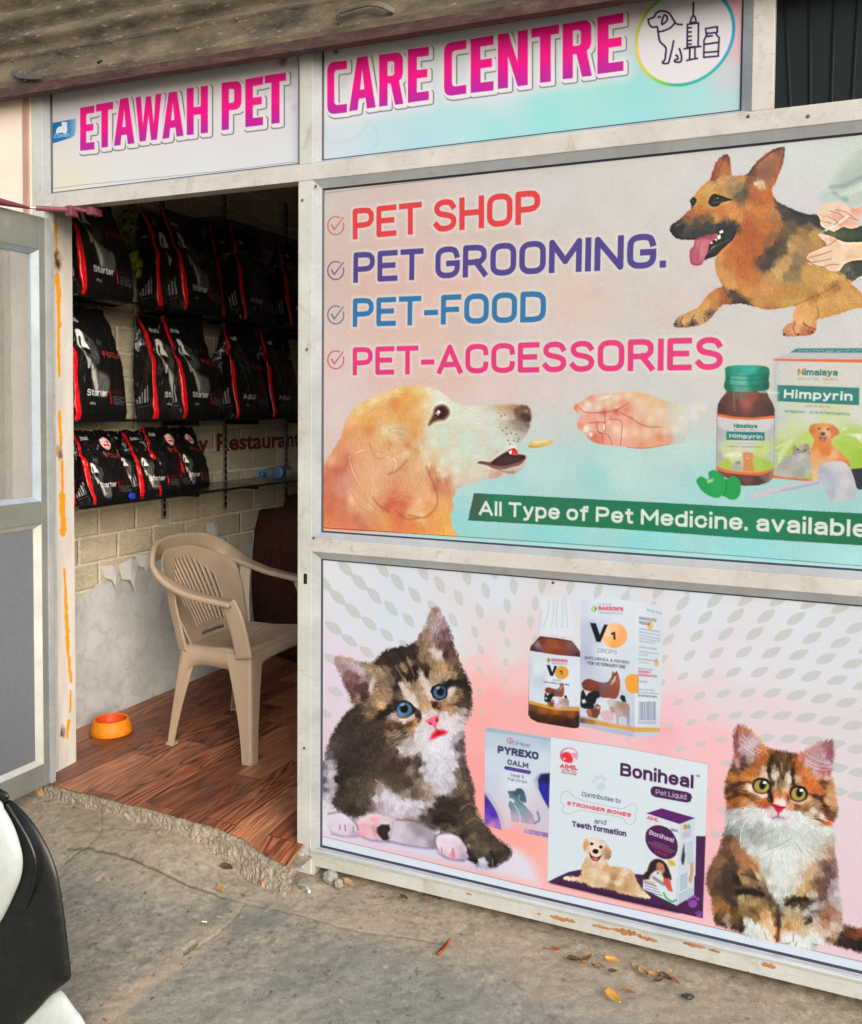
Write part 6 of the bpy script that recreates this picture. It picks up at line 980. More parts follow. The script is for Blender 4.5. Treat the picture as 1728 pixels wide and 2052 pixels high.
# small carton on the board
s4.poly("820,680 945,640 1215,718 1090,768", '5c2068', 1.5, 20); s4.poly("820,680 1090,768 1065,1420 795,1285", 'd2dce8', 1.5, 20); s4.poly("1090,768 1215,718 1205,1335 1065,1420", 'c4d4e2', 1.5, 20)
s4.poly("815,865 830,815 880,780 940,778 1010,810 1060,880 1075,950 1055,1020 1000,1048 930,1035 860,985 822,920", '4a1e50', 1.5, 20, 3)
s4.poly("830,1140 850,1080 890,1048 940,1050 985,1090 1010,1150 1025,1215 960,1210 880,1200 800,1215 800,1170", '2c2024', 3, 21, 2); s4.poly("905,1085 925,1070 960,1090 972,1140 950,1175 915,1160 902,1120", 'b87c60', 3, 21); s4.poly("845,1200 880,1150 915,1140 960,1190 975,1260 900,1240", 'd4dcdc', 4, 21, 2); s4.poly("960,1200 1010,1200 1035,1310 1000,1300 960,1240", 'c4584c', 3, 21); s4.poly("800,1215 880,1235 900,1265 800,1235", 'b8a09c', 5, 21)
for x, y in ((918, 1118), (948, 1122)): s4.ell(x, y, 6, 4, '3a2420', 0, 2)
s4.line("922,1150 945,1152", 2, 'e0d4cc', .9, 2); s4.ell(915, 1160, 8, 6, '3c3434', 0, 3); s4.line("880,1195 960,1250", 5, '40303a', .6, 5)
s4.ell(1025, 1080, 28, 24, 'd8c040', 10, 3); s4.line("1000,1060 1050,1095", 3, 'a89020', .6, 3); s4.line("962,1320 985,1360 1030,1388 1060,1375", 4, '30a860', .9, 2, sm=3)
s4.ell(1135, 790, 16, 22, 'c08c50', 0, 3); s4.ell(1163, 788, 14, 20, '70a898', 0, 3); s4.poly("1110,835 1180,815 1180,865 1112,885", 'b8b8d0', 2); s4.poly("1115,960 1128,920 1130,1000 1122,1095 1108,1090 1100,1050", '5c4844', 3, 21); s4.poly("1112,1010 1135,1000 1125,1080 1108,1070", '2c3044', 3, 21); s4.poly("1175,1085 1198,1070 1200,1160 1185,1240 1160,1225 1175,1150", 'c89868', 3, 21)
for k in range(9):
    y = 915+k*20; s4.line([(1150, y+10), (1192, y-6)], 1.2, '6c7c98', .6, 1)
for k in range(8):
    y = 1170+k*16; s4.line([(1095, y+12), (1150, y-8)], 1.3, '5c6c8c', .7, 1)
for k in range(6):
    y = 1320+k*14; s4.line([(1085, y+10), (1195, y-40)], 1.1, '6c7c98', .6, 1)
for k in range(4): s4.line([(812, 1235+k*22), (905+k*14, 1268+k*24)], 1.6, '3c6474', .8, 1)
s4.frame(0, 0, 1)
SHEET[0] = s4
def wr(ox, oy, rows):
    g = lambda p: (ox+p[0]/4, oy+p[1]/4)
    for t_, a, b, c_, col, wt, *sl_ in rows:
        write(None, t_, g(a), g(b), g(c_), col, wt, 0, sl_[0] if sl_ else 0)
wr(1040, 1190, [("1", (742, 365), (775, 367), (742, 303), '181c24', .075), ("BAKSON'S", (638, 130), (838, 140), (638, 98), 'd03c5c', .075), ("HOMOEOPATHY", (638, 158), (835, 170), (638, 140), '6c7c94', 0), ("Dr. Bakshi's", (638, 88), (745, 92), (638, 76), '7c889c', 0),
  ("DROPS", (635, 470), (786, 485), (635, 438), '5c6c84', .0), ("(INFLUENZA & FEVER)", (528, 522), (885, 562), (530, 500), '2c3448', .03), ("FOR VETERINARY USE", (552, 566), (856, 600), (553, 540), '2c3448', .03),
  ("1", (328, 648), (350, 650), (328, 613), '2c2018', .075), ("BAKSON'S", (262, 540), (392, 552), (262, 516), 'c83c5c', .07), ("HOMOEOPATHY", (262, 562), (390, 572), (262, 548), '5c6c84', 0), ("DROPS", (272, 698), (340, 706), (272, 684), '5c6c84', 0), ("(INFLUENZA & FEVER)", (202, 712), (405, 738), (202, 699), '2c3448', .03),
  ("Net Qty. 30 ml", (1025, 135), (1142, 165), (1025, 118), '6c7c94', 0), ("HOMOEOPATHIC", (964, 205), (1104, 226), (964, 181), '3c485c', .0), ("MEDICINE", (964, 240), (1050, 256), (964, 216), '3c485c', .01),
  ("Indications: For fever in cows,", (964, 285), (1135, 312), (964, 270), '7c8ca4', 0), ("Pyrexia, Respiratory tract disorder", (964, 310), (1135, 342), (964, 294), '8c9cb4', 0), ("etiology. Productive cough and", (964, 338), (1135, 368), (964, 322), '8c9cb4', 0), ("irritation & restlessness with", (964, 362), (1132, 388), (964, 346), '8c9cb4', 0), ("respiratory tract infections.", (964, 385), (1090, 402), (964, 370), '8c9cb4', 0),
  ("SHAKE WELL BEFORE USE", (962, 432), (1106, 450), (962, 418), '7c8ca4', 0), ("Protect from heat, moisture and", (962, 468), (1118, 488), (962, 452), '8c9cb4', 0), ("direct sunlight.", (962, 492), (1035, 500), (962, 478), '8c9cb4', 0), ("For more details please see the", (960, 528), (1110, 545), (960, 512), '7c8ca4', 0), ("enclosed leaflet.", (960, 552), (1042, 562), (960, 540), '8c9cb4', 0),
  ("Manufactured in India by:", (958, 605), (1076, 616), (958, 590), '7c8ca4', 0), ("BAKSON DRUGS &", (958, 630), (1060, 640), (958, 612), 'c8405c', .03), ("PHARMACEUTICALS PVT. LTD.", (958, 658), (1108, 672), (958, 640), 'c8405c', .03), ("Greater Noida", (956, 708), (1030, 714), (956, 692), '7c8ca4', 0), ("Customer Care: 18001023", (956, 770), (1088, 782), (956, 756), '7c8ca4', 0), ("Email: customercare@bakson.com", (956, 795), (1122, 806), (956, 782), '7c8ca4', 0), ("GMP & ISO 9001:2015 Certified", (954, 822), (1108, 834), (954, 806), '4c5a70', .01), ("8904223210184", (956, 1040), (1098, 1042), (956, 1022), '6c7c94', 0)])
wr(960, 1450, [("riHeal", (278, 168), (405, 192), (280, 136), '3c5878', .0), ("PYREXO", (150, 236), (478, 292), (152, 176), '2a2c5c', .085), ("CALM", (228, 328), (396, 362), (230, 284), '2c4868', .07), ("Fever &", (255, 425), (362, 440), (256, 400), '40546c', .015), ("Pain Drops", (232, 455), (385, 480), (233, 432), '40546c', .015), ("60 ml", (418, 888), (508, 902), (420, 862), 'd8d0e4', .0), ("Vegal Pain Remedies", (228, 364), (405, 396), (228, 352), '8c84c4', 0)])
wr(1090, 1460, [("Boniheal", (612, 378), (1200, 482), (625, 275), '44224f', .05), ("®", (1222, 395), (1254, 400), (1222, 368), '44224f', .0), ("Pet Liquid", (898, 530), (1143, 570), (900, 488), 'dcd8ea', .012), ("Contributes to", (302, 540), (614, 600), (306, 505), '28405a', .02, .18), ("STRONGER BONES", (184, 612), (696, 712), (187, 582), 'd82848', .075, .18), ("and", (404, 760), (498, 772), (408, 722), '28405a', .02, .18), ("Teeth formation", (226, 786), (662, 868), (228, 740), '3c1c58', .06),
  ("AIMIL", (130, 315), (274, 336), (132, 280), 'd02844', .085), ("ANIMAL", (144, 342), (268, 358), (146, 320), 'c03048', .02), ("HEALTHCARE", (142, 358), (260, 376), (142, 345), '40303c', .02), ("AIMIL", (826, 725), (922, 752), (830, 698), 'd02844', .04), ("Boniheal", (843, 848), (1040, 915), (848, 812), 'd8d0e4', .045), ("Contributes to", (880, 912), (1005, 955), (882, 902), 'a898b8', 0), ("Maintenance of Normal", (838, 918), (1048, 992), (840, 905), 'a898b8', 0), ("BONE STRENGTH", (862, 948), (1022, 1005), (864, 932), 'c04850', .01), ("& HEALTH", (890, 992), (985, 1024), (892, 976), 'c04850', .01), ("200 ml", (1015, 820), (1072, 832), (1016, 798), '40385c', .02)])
sharpen(s4, [2, 3, 19], .32, 2); sharpen(s4, [2, 3, 19], .25, 7)
s4.rgb *= (1+(np.random.RandomState(6).rand(*s4.U.shape)-.5)*.04)[..., None]
p4 = empty('kitten_poster', (-0.45, PY, 0.10)); tag(p4, 'pink and white poster low on the shopfront printed with two kittens and medicine packs', 'poster')
L4 = sign_build(p4, s4, {0: 'printed_sheet', 1: 'printed_blanket', 2: 'printed_kitten', 3: 'printed_kitten', 4: 'printed_drops_pack', 15: 'printed_animals', 16: 'printed_carton', 17: 'printed_pets', 18: 'printed_board', 19: 'printed_dog', 20: 'printed_box', 21: 'printed_picture'}, PRINT)
adopt(p4, L4)
# ================================================================== shop front frame
def alu(name, base, dirt, patch, rough=.45):
    m = Mat(name, rough, .35); c = lin(base); d = lin(dirt)
    n1 = m.noise(7, 6, .65, m.co((1, 1, 1))); n2 = m.noise(26, 6, .72, m.co((1, 1, 2.0)), .8); n3 = m.noise(70, 4, .65, m.co((.22, 1, 2.4))); n4 = m.noise(13, 5, .7, m.co((1.3, 1, 1), (0, 0, 0), (5, 2, 7)), .5); n5 = m.noise(160, 2, .5, m.co())
    a = m.mix(m.ramp(n1, [(.32, (0, 0, 0)), (.72, (.85, .85, .85))]), c, d)
    a = m.mix(m.ramp(n4, [(.55, (0, 0, 0)), (.72, (.6, .6, .6))]), a, lin('8f8672'))
    b = m.mix(m.ramp(n2, [(.60, (0, 0, 0)), (.66, (patch,)*3)]), a, lin('94804f' if patch > .4 else '8c8468'))
    e = m.mix(m.ramp(n3, [(.60, (0, 0, 0)), (.76, (.45, .45, .45))]), b, lin('6c675a'))
    e = m.mix(m.ramp(n5, [(.70, (0, 0, 0)), (.78, (.5, .5, .5))]), e, lin('77705f'))
    m.base(e); m.rough(n1, rough-.1, rough+.2); m.bump(n2, .12, .003); return m.m
ALU_TOP = alu('painted_frame_cream', 'b8b6b2', 'a39e95', .55)
ALU = alu('painted_frame_grey', 'b5b7b2', '9d9f98', .35)
BEAD = alu('grey_bead', '9da2a4', '80858a', .2, .35)
GASKET = plain('dark_gasket', '2c3240', .5)
GREYLEAF = alu('grey_door_section', '787c77', '646863', .1, .35)

fr = empty('shopfront_frame', (-0.98, 0, 0)); tag(fr, 'cream painted metal shopfront frame holding the signs and posters, scuffed and stained', 'frame')
FP = []
def bar(nm, x0, x1, z0, z1, mat, y0=0.0, y1=.05, bev=.002):
    b = bmesh.new(); box(b, x0, x1, y0, y1, z0, z1, bev); o = obj(nm, b, mat); FP.append(o); return o
XR = 0.60
bar('post', -2.622, -2.572, 0.12, 2.80, ALU)
bar('post', -1.520, -1.470, 0.0, 2.137, ALU)
bar('post', -1.516, -1.470, 2.187, 2.80, ALU)
bar('post', -.214, -.163, 2.187, 2.80, ALU_TOP)
bar('post', .575, XR+.02, 0.0, 2.80, ALU)
bar('rail', -2.572, XR-.025, 2.137, 2.1868, ALU_TOP, -.001)
bar('rail', -1.4698, XR-.025, 1.006, 1.047, ALU_TOP)
bar('rail', -1.4698, XR-.025, .024, .0663, ALU, -.004)
bar('rail', -2.572, XR-.025, 2.755, 2.80, ALU_TOP)
# foot of the door post
b = bmesh.new(); box(b, -1.527, -1.463, -.009, .055, -.004, .045, .003); box(b, -1.5, -1.455, -.006, .05, -.004, .024, .002); box(b, -1.512, -1.49, -.013, -.008, .012, .06, .002); FP.append(obj('post_foot', b, ALU))
# sloping glazing beads round each opening (outer edge on the frame face, inner edge 2 cm deeper)
def beads(ox0, ox1, oz0, oz1, ix0, ix1, iz0, iz1, y1=.0195, m=BEAD, m2=GASKET):
    for P4 in (((ox0, oz0), (ox1, oz0), (ix1, iz0), (ix0, iz0)), ((ox1, oz0), (ox1, oz1), (ix1, iz1), (ix1, iz0)), ((ox1, oz1), (ox0, oz1), (ix0, iz1), (ix1, iz1)), ((ox0, oz1), (ox0, oz0), (ix0, iz0), (ix0, iz1))):
        b = bmesh.new(); (a0, a1, a2, a3) = P4
        ring0 = [(a0[0], .001, a0[1]), (a1[0], .001, a1[1]), (a2[0], y1-.006, a2[1]), (a3[0], y1-.006, a3[1])]
        ring1 = [(p[0], .045, p[2]) for p in ring0]
        loft(b, [ring0, ring1]); FP.append(obj('glazing_bead', b, m))
        c2 = ((ix0+ix1)/2, (iz0+iz1)/2); t = .0045
        inn = [(x+math.copysign(t, c2[0]-x), z+math.copysign(t, c2[1]-z)) for x, z in (a2, a3)]
        b = bmesh.new(); r0 = [(a2[0], y1-.0058, a2[1]), (inn[0][0], y1-.001, inn[0][1]), (inn[1][0], y1-.001, inn[1][1]), (a3[0], y1-.0058, a3[1])]
        loft(b, [r0, [(p[0], .044, p[2]) for p in r0]]); obj('gasket', b, m2, FP[-1])
beads(-2.572, -1.516, 2.1868, 2.755, -2.547, -1.528, 2.194, 2.74)
beads(-1.470, -.214, 2.1868, 2.755, -1.446, -.238, 2.196, 2.74)
beads(-1.470, .575, 1.047, 2.137, -1.444, .55, 1.066, 2.112)
beads(-1.470, .575, .066, 1.006, -1.444, .55, .0785, .984)
b = bmesh.new(); box(b, -1.4705, .5755, -.008, .006, .0658, .077, .003); LIPO = obj('bottom_lip', b, plain('bright_lip', 'd8dcdc', .25, .5, .6, .05)); FP.append(LIPO)
SCR = plain('bare_rust_scrape', '9a6c40', .8, .2, 0, .3, 60)
R_ = random.Random(12); RAILB = [o for o in FP if o.name.startswith('rail')][2]
for x, y, L, Hh in ((1128, 1842, .075, .010), (1205, 1858, .055, .006), (1255, 1868, .085, .013), (1300, 1882, .05, .008), (1392, 1895, .06, .008), (1432, 1906, .03, .006), (1541, 1936, .035, .010), (940, 1792, .02, .004), (1080, 1832, .012, .004)):
    p = on_y(x, y, -.0046); b = bmesh.new(); n = 16; up_, lo_ = [], []
    for k in range(n+1):
        t = k/n; e = math.sin(math.pi*t)**.5; xx = p[0]+(t-.5)*L
        up_.append(b.verts.new((xx, -.0046, p[2]+Hh*e*(.3+R_.random()*.7)))); lo_.append(b.verts.new((xx, -.0046, p[2]-Hh*e*(.2+R_.random()*.6)-.0005)))
    for k in range(n): b.faces.new((lo_[k], lo_[k+1], up_[k+1], up_[k]))
    obj('scrape', b, SCR, RAILB)
p = on_y(612, 1160, -.0006); b = bmesh.new(); box(b, p[0]-.006, p[0]+.006, -.0009, .004, p[2]-.016, p[2]+.016, .0004); obj('keyhole', b, plain('lock_slot', '080808', .8), FP[1])
for x, y in ((605, 400), (632, 372), (628, 1078), (1108, 1168), (1500, 232), (1620, 232), (660, 1728), (1500, 1948), (609, 1500), (614, 700)):
    p = on_y(x, y, -.005); b = bmesh.new(); bmesh.ops.create_icosphere(b, subdivisions=2, radius=.0045, matrix=Matrix.Translation((p[0], -.002, p[2])) @ Matrix.Diagonal((1, .5, 1, 1))); FP.append(obj('screw', b, plain('screw_steel', '5c584e', .5, .4, .5)))
adopt(fr, FP)

# dark ribbed pane right of the name sign
b = bmesh.new(); box(b, -.163, .575, .046, .052, 2.187, 2.755)
gp = empty('ribbed_pane', (.2, .05, 2.19)); tag(gp, 'dark green ribbed pane at the upper right, beside the round pet emblem', 'window')
mm = Mat('dark_pane', .35, .5); mm.base(lin('111815')); mm.b.inputs['Specular IOR Level'].default_value = .2; mm.bump(mm.noise(40, 3, .5, mm.co()), .1, .004)
LL = [obj('pane', b, mm.m)]
for xt, xb in ((-.158, -.126), (-.094, -.081), (-.030, -.034), (.028, .012), (.075, .055), (.13, .10), (.2, .16), (.27, .22), (.34, .29), (.41, .36), (.48, .43)):
    b = bmesh.new(); tube(b, [(xb, .044, 2.19), ((xb*.45+xt*.55), .044, 2.46), (xt*1.03, .044, 2.75)], .0042, 6); LL.append(obj('rib', b, plain('pane_rib', '060808', .4, .3)))
adopt(gp, LL)

# ================================================================== rolling shutter
m = Mat('rusty_shutter', .7, .25)
n1 = m.noise(5, 8, .7, m.co((1, 1, 3))); n2 = m.noise(26, 6, .75, m.co((.5, 1, 1.6)), .8); n3 = m.noise(120, 3, .6, m.co((.2, 1, 1)))
c = m.ramp(n1, [(.3, lin('302b24')), (.5, lin('574f42')), (.7, lin('736853'))]); c = m.mix(m.ramp(n2, [(.55, (0,)*3), (.72, (.6,)*3)]), c, lin('6e5836')); c = m.mix(m.ramp(n3, [(.61, (0,)*3), (.72, (.6,)*3)]), c, lin('a39b89'))
n4 = m.noise(14, 6, .7, m.co((.6, 1, 2), (0, 0, 0), (4, 0, 2))); c = m.mix(m.ramp(n4, [(.58, (0,)*3), (.7, (.55,)*3)]), c, lin('3c342c'))
m.base(c); m.rough(n2, .5, .85); m.bump(n2, .5, .008); SHUT = m.m
m = Mat('maroon_angle', .6, .3); n1 = m.noise(26, 7, .75, m.co((.5, 1, 2)), .6); m.base(m.ramp(n1, [(.35, lin('2e1f1d')), (.55, lin('49332d')), (.68, lin('5c4a3e')), (.80, lin('857564'))])); m.bump(n1, .2, .004); MAROON = m.m
sh = empty('rolling_shutter', (-1.2, -.1, 2.49)); tag(sh, 'grey brown rusty rolling shutter, mostly raised, hanging over the name signs', 'shutter')
SX0, SX1 = -3.05, .9
def sz(x): return 2.521-.0162*(x+2.70)            # slightly sagging bottom edge
LL = []
b = bmesh.new()
for xs in (0,): loft(b, [[(x, -.067, sz(x)-.001), (x, -.03, sz(x)-.001), (x, -.03, sz(x)+.006), (x, -.061, sz(x)+.006), (x, -.061, sz(x)+.030), (x, -.067, sz(x)+.030)] for x in np.linspace(SX0, SX1, 12)])
LL.append(obj('bottom_angle', b, MAROON))
b = bmesh.new(); R_ = random.Random(2)
rows = [(-.104, .030), (-.1045, .045), (-.1075, .05), (-.1065, .056), (-.104, .06), (-.1035, .09), (-.104, .118), (-.107, .124), (-.111, .130), (-.107, .137), (-.1035, .141)]
xs = np.linspace(SX0, SX1, 90); jig = [(fbm(x*1.7, 3.1, 1)-.5)*.006 for x in xs]
def strip(rows, nm):
    b = bmesh.new(); V = [[b.verts.new((x, y+.045+j*.5+(fbm(x*4, z*9, 4)-.5)*.003, sz(x)+z)) for y, z in rows] for x, j in zip(xs, jig)]
    W = [[b.verts.new((x, y+.049+j*.5, sz(x)+z)) for y, z in rows] for x, j in zip(xs, jig)]
    for G in (V, W):
        for a, c_ in zip(G[:-1], G[1:]):
            for k in range(len(rows)-1):
                f = b.faces.new((a[k], a[k+1], c_[k+1], c_[k])); f.smooth = True
    return obj(nm, b, SHUT)
LL.append(strip(rows, 'bottom_plate'))
z0 = .141
for k in range(8):
    prof = [(-.1035, z0), (-.096, z0+.0015), (-.091, z0+.010), (-.096, z0+.022), (-.104, z0+.032), (-.112, z0+.040), (-.1155, z0+.050), (-.114, z0+.060), (-.108, z0+.068), (-.1035, z0+.0725)]
    LL.append(strip(prof, 'slat')); z0 += .0725
# lifting handle, latch, keyhole, rivets
hx = on_y(735, 30, -.065); b = bmesh.new(); hp = [on_y(x, y, -.063) for x, y in ((682, 44), (682, 34), (690, 28), (715, 20), (745, 13), (765, 14), (778, 19), (790, 22))]
for p in hp[1:-1]: p[1] -= .022
b2 = [Vector(p) for p in hp]; band(b, b2, [(0, .2, 1)]*len(b2), .016, .006); LL.append(obj('lifting_handle', b, SHUT))
b = bmesh.new(); lp = [on_y(x, y, -.073) for x, y in ((24, 143), (40, 152), (60, 155), (84, 157))]; band(b, lp, [(0, .3, 1)]*4, [.014, .02, .016, .008], .007)
lq = [on_y(x, y, -.070) for x, y in ((48, 136), (50, 150), (52, 163))]; tube(b, lq, .004, 8); LL.append(obj('latch', b, plain('latch_steel', '5a5650', .5, .4, .5)))
kp = on_y(197, 124, -.0605); b = bmesh.new()
for dx, r in ((0, .008), (.011, .0055)): 
    bmesh.ops.create_icosphere(b, subdivisions=2, radius=r, matrix=Matrix.Translation((kp[0]+dx, -.0580, kp[2]+dx*.25)) @ Matrix.Diagonal((1, .25, .8, 1)))
obj('keyhole', b, plain('keyhole_black', '0c0a08', .7), LL[1])
for x, y in ((231, 144), (120, 103), (221, 82), (355, 58), (36, 180), (52, 170), (25, 120), (475, 38)):
    p = on_y(x, y, -.063); b = bmesh.new(); bmesh.ops.create_icosphere(b, subdivisions=2, radius=.006, matrix=Matrix.Translation(p) @ Matrix.Diagonal((1, .5, 1, 1))); obj('rivet', b, SHUT, LL[1])
adopt(sh, LL)

# ================================================================== plaster wall round the front
m = Mat('pink_plaster', .85, .2); n1 = m.noise(3, 6, .6, m.co()); n2 = m.noise(22, 6, .7, m.co(), .6)
c = m.ramp(n1, [(.3, lin('d0bcae')), (.7, lin('dccec2'))]); c = m.mix(m.ramp(n2, [(.62, (0,)*3), (.72, (.4,)*3)]), c, lin('a88470')); m.base(c); m.bump(n2, .25, .006); PLAST = m.m
m = Mat('raw_brick', .9, .15); n1 = m.noise(16, 6, .7, m.co()); m.base(m.ramp(n1, [(.3, lin('8c6a50')), (.55, lin('a8886a')), (.75, lin('b8a488'))])); m.bump(n1, .7, .02); RAW = m.m
pw = empty('masonry_wall', (-3.3, .2, 0)); tag(pw, 'pinkish plastered masonry wall edge left of the name sign behind the open door', 'wall')
LL = []
b = bmesh.new(); box(b, -4.6, -2.6225, .0, .16, 0, 3.6); LL.append(obj('plaster_face', b, PLAST))
b = bmesh.new(); box(b, -2.6225, .9, .055, .16, 2.80, 3.6); LL.append(obj('plaster_face', b, PLAST))
b = bmesh.new(); box(b, .6205, 3.0, .0, .16, 0, 3.6); LL.append(obj('plaster_face', b, PLAST))
b = bmesh.new(); box(b, -2.66, -2.632, -.006, .01, 1.0, 2.8, .003); LL.append(obj('plaster_rib', b, plain('rib_brown', 'a08070', .8)))
b = bmesh.new(); box(b, -3.4, -2.745, -.02, -.0005, .15, 2.1); LL.append(obj('dark_panel', b, plain('panel_dark', '2a2c2a', .8)))  # flat box proud of the wall standing in for a recess, dark by colour
b = bmesh.new(); box(b, -2.745, -2.633, -.012, -.0005, .15, 2.1, .003); LL.append(obj('grey_render', b, plain('rough_render', 'b8aea2', .9, .2, 0, .14, 9, .5)))
b = bmesh.new(); R_ = random.Random(11); zz_ = np.linspace(.15, 2.1, 80); loft(b, [[(-2.747, -.0135, z), (-2.747, -.019, z), (-2.732+.012*fbm(z*9, 2.0, 3)+.008*fbm(z*40, 1.0, 5), -.019, z), (-2.728+.012*fbm(z*9, 2.0, 3)+.01*fbm(z*40, 1.0, 5), -.0125, z)] for z in zz_]); LL.append(obj('crumbling_edge', b, plain('crumbled_render', '7c7062', .95, .1, 0, .35, 60, .6)))
adopt(pw, LL)
# backs of the printed panels
b = bmesh.new(); box(b, -1.47, .575, .03, .042, .03, 2.13); box(b, -2.56, -.2, .03, .042, 2.19, 2.75); o = obj('backing_board', b, plain('board_white', 'd6d2ca', .8)); tag(o, kind='structure')

# door reveal on the hinge side with orange paint runs
RV = Paint(*np.meshgrid(np.linspace(0, .165, 60), np.linspace(2.2, .09, 620)))
RV.rgb[:] = rgb('c8c5c0'); RV.rgb *= (1+(fbm(RV.U*30, RV.V*6, 3)-.5)*.14)[..., None]
yy = lambda px: .052+(px-108)/39*.111
zz = lambda py: 2.133-(py-425)/1110*2.02
O = 'e09418'
def run(pp, wd, c=O, a=1): RV.line([(yy(x), zz(y)) for x, y in pp], wd, c, a, .004)
RV.line = (lambda P_: (lambda p, wd, c, alpha=1, soft=.004, **k: Paint.line(P_, p, wd, c, alpha, soft)))(RV)
def soft_line(p, w0, c, al=1.0, soft=.003):
    d = np.full(RV.U.shape, 9.0); n = len(p)-1
    for i in range(n):
        (x0, y0), (x1, y1) = p[i], p[i+1]; ex, ey = x1-x0, y1-y0
        t = np.clip(((RV.U-x0)*ex+(RV.V-y0)*ey)/max(ex*ex+ey*ey, 1e-9), 0, 1)
        d = np.minimum(d, np.hypot(RV.U-x0-ex*t, RV.V-y0-ey*t)+(fbm(RV.U*160, RV.V*55, 6)-.5)*w0*1.5)
    mk = np.clip(.5-(d-w0)/soft, 0, 1)*al; RV.rgb = RV.rgb*(1-mk[..., None])+rgb(c)*mk[..., None]
for p, w0 in (([(119, 430), (119, 500)], .006), ([(120, 545), (122, 580)], .013), ([(122, 580), (123, 640)], .009), ([(121, 645), (122, 740)], .007), ([(122, 815), (124, 880)], .008), ([(126, 915), (126, 980)], .007), ([(125, 980), (127, 1058)], .014), ([(128, 1135), (131, 1190)], .006), ([(130, 1190), (134, 1300)], .009), ([(134, 1300), (139, 1370)], .007), ([(138, 1390), (137, 1430)], .006), ([(134, 1450), (131, 1480)], .008)):
    soft_line([(yy(x), zz(y)) for x, y in p], w0, O)
for x, y, r, c in ((121, 515, .028, 'a87850'), (121, 520, .016, '2e2418'), (119, 505, .012, '3a2c1c'), (121, 895, .02, '9a6c40'), (122, 900, .010, '3c2c20'), (124, 1465, .016, '7c6450'), (121, 1468, .007, '3c342c')):
    d = np.hypot((RV.U-yy(x)), (RV.V-zz(y))*.6)+(fbm(RV.U*110, RV.V*50, 8)-.5)*.02; mk = np.clip(1-d/r, 0, 1)**.6*.9; RV.rgb = RV.rgb*(1-mk[..., None])+rgb(c)*mk[..., None]
H, W = RV.U.shape; ix = np.arange(H*W).reshape(H, W); q4 = np.stack([ix[:-1, :-1], ix[1:, :-1], ix[1:, 1:], ix[:-1, 1:]], -1).reshape(-1, 4)
xw = -2.592-.016*(RV.U/.165)
me = fast_mesh('reveal_face', np.stack([xw.ravel(), RV.U.ravel()+.004, RV.V.ravel()], 1), q4); set_colors(me, RV.rgb.reshape(-1, 3)); me.materials.append(painted('whitewashed_reveal', .7, .2, 0, .25))
jb = empty('door_jamb', (-2.61, .08, .1)); tag(jb, 'white door jamb streaked with orange paint runs and scorched dents', 'door jamb')
o1 = link(bpy.data.objects.new('reveal_face', me))
b = bmesh.new(); box(b, -2.875, -2.611, .004, .168, .0, 2.2); o2 = obj('jamb_core', b, plain('whitewash', 'ccc8c0', .8)); adopt(jb, [o1, o2])

# ================================================================== room inside
m = Mat('stone_wallpaper', .75, .2)
br = m.n('TexBrick'); br.inputs['Scale'].default_value = 1.0; br.inputs['Mortar Size'].default_value = .010; br.inputs['Mortar Smooth'].default_value = .7; br.inputs['Bias'].default_value = -.2
br.inputs['Brick Width'].default_value = .225; br.inputs['Row Height'].default_value = .112; br.offset = .5
sx = m.n('SeparateXYZ'); g = m.n('NewGeometry'); m.l(g.outputs['Position'], sx.inputs[0]); cb = m.n('CombineXYZ'); m.l(sx.outputs['Y'], cb.inputs[0]); m.l(sx.outputs['Z'], cb.inputs[1]); m.l(cb.outputs[0], br.inputs['Vector'])
br.inputs['Color1'].default_value = (*lin('cfc6b0'), 1); br.inputs['Color2'].default_value = (*lin('bab19c'), 1); br.inputs['Mortar'].default_value = (*lin('e4dcc8'), 1)
n1 = m.noise(9, 7, .7, m.co((1, 1, 2.2)), 1.2); n2 = m.noise(30, 5, .7, m.co((1, 1, 1.5)), 2.0); c = m.mix(m.ramp(n1, [(.35, (.35,)*3), (.6, (0,)*3)]), br.outputs[0], lin('9c927a'))
c = m.mix(m.ramp(n2, [(.46, (0,)*3), (.5, (.55,)*3), (.54, (0,)*3)]), c, lin('80765f')); m.base(c); inv = m.n('Math', operation='MULTIPLY_ADD'); m.l(br.outputs['Fac'], inv.inputs[0]); inv.inputs[1].default_value = -1.2; m.l(n1, inv.inputs[2]); m.bump(inv.outputs[0], .5, .012); WALLP = m.m
m = Mat('dirty_plaster', .85, .15); n1 = m.noise(4, 7, .65, m.co()); n2 = m.noise(45, 4, .6, m.co()); c = m.ramp(n1, [(.3, lin('a8aaa9')), (.6, lin('c2c5c5'))]); n3 = m.noise(11, 7, .75, m.co(), .8); c = m.mix(m.ramp(n3, [(.50, (0,)*3), (.68, (.5,)*3)]), c, lin('8c8678')); c = m.mix(m.ramp(n2, [(.66, (0,)*3), (.74, (.6,)*3)]), c, lin('6c6458')); m.base(c); m.bump(n3, .3, .01); DIRTY = m.m
WX = -2.87
iw = empty('papered_wall', (WX, 1.2, .1)); tag(iw, 'inner side wall with stone patterned wallpaper torn off above bare white plaster', 'wall')
LL = []
b = bmesh.new(); box(b, WX-.12, WX-.0015, .168, 3.4, 0, 2.95); LL.append(obj('bare_plaster', b, DIRTY))
edge = [(.168, .67), (.30, .645), (.42, .672), (.48, .66), (.56, .69), (.62, .68), (.70, .705), (.80, .70), (.9, .72), (1.0, .735), (1.2, .72), (1.35, .70), (1.42, .64), (1.52, .70), (1.7, .72), (2.0, .70), (3.4, .70)]
b = bmesh.new(); R_ = random.Random(8); top = []; bot = []
E2 = []
for (y0, z0_), (y1, z1_) in zip(edge[:-1], edge[1:]):
    for k in range(6): t = k/6; E2.append((y0+(y1-y0)*t, z0_+(z1_-z0_)*t+R_.uniform(-.006, .006)))
E2.append(edge[-1])
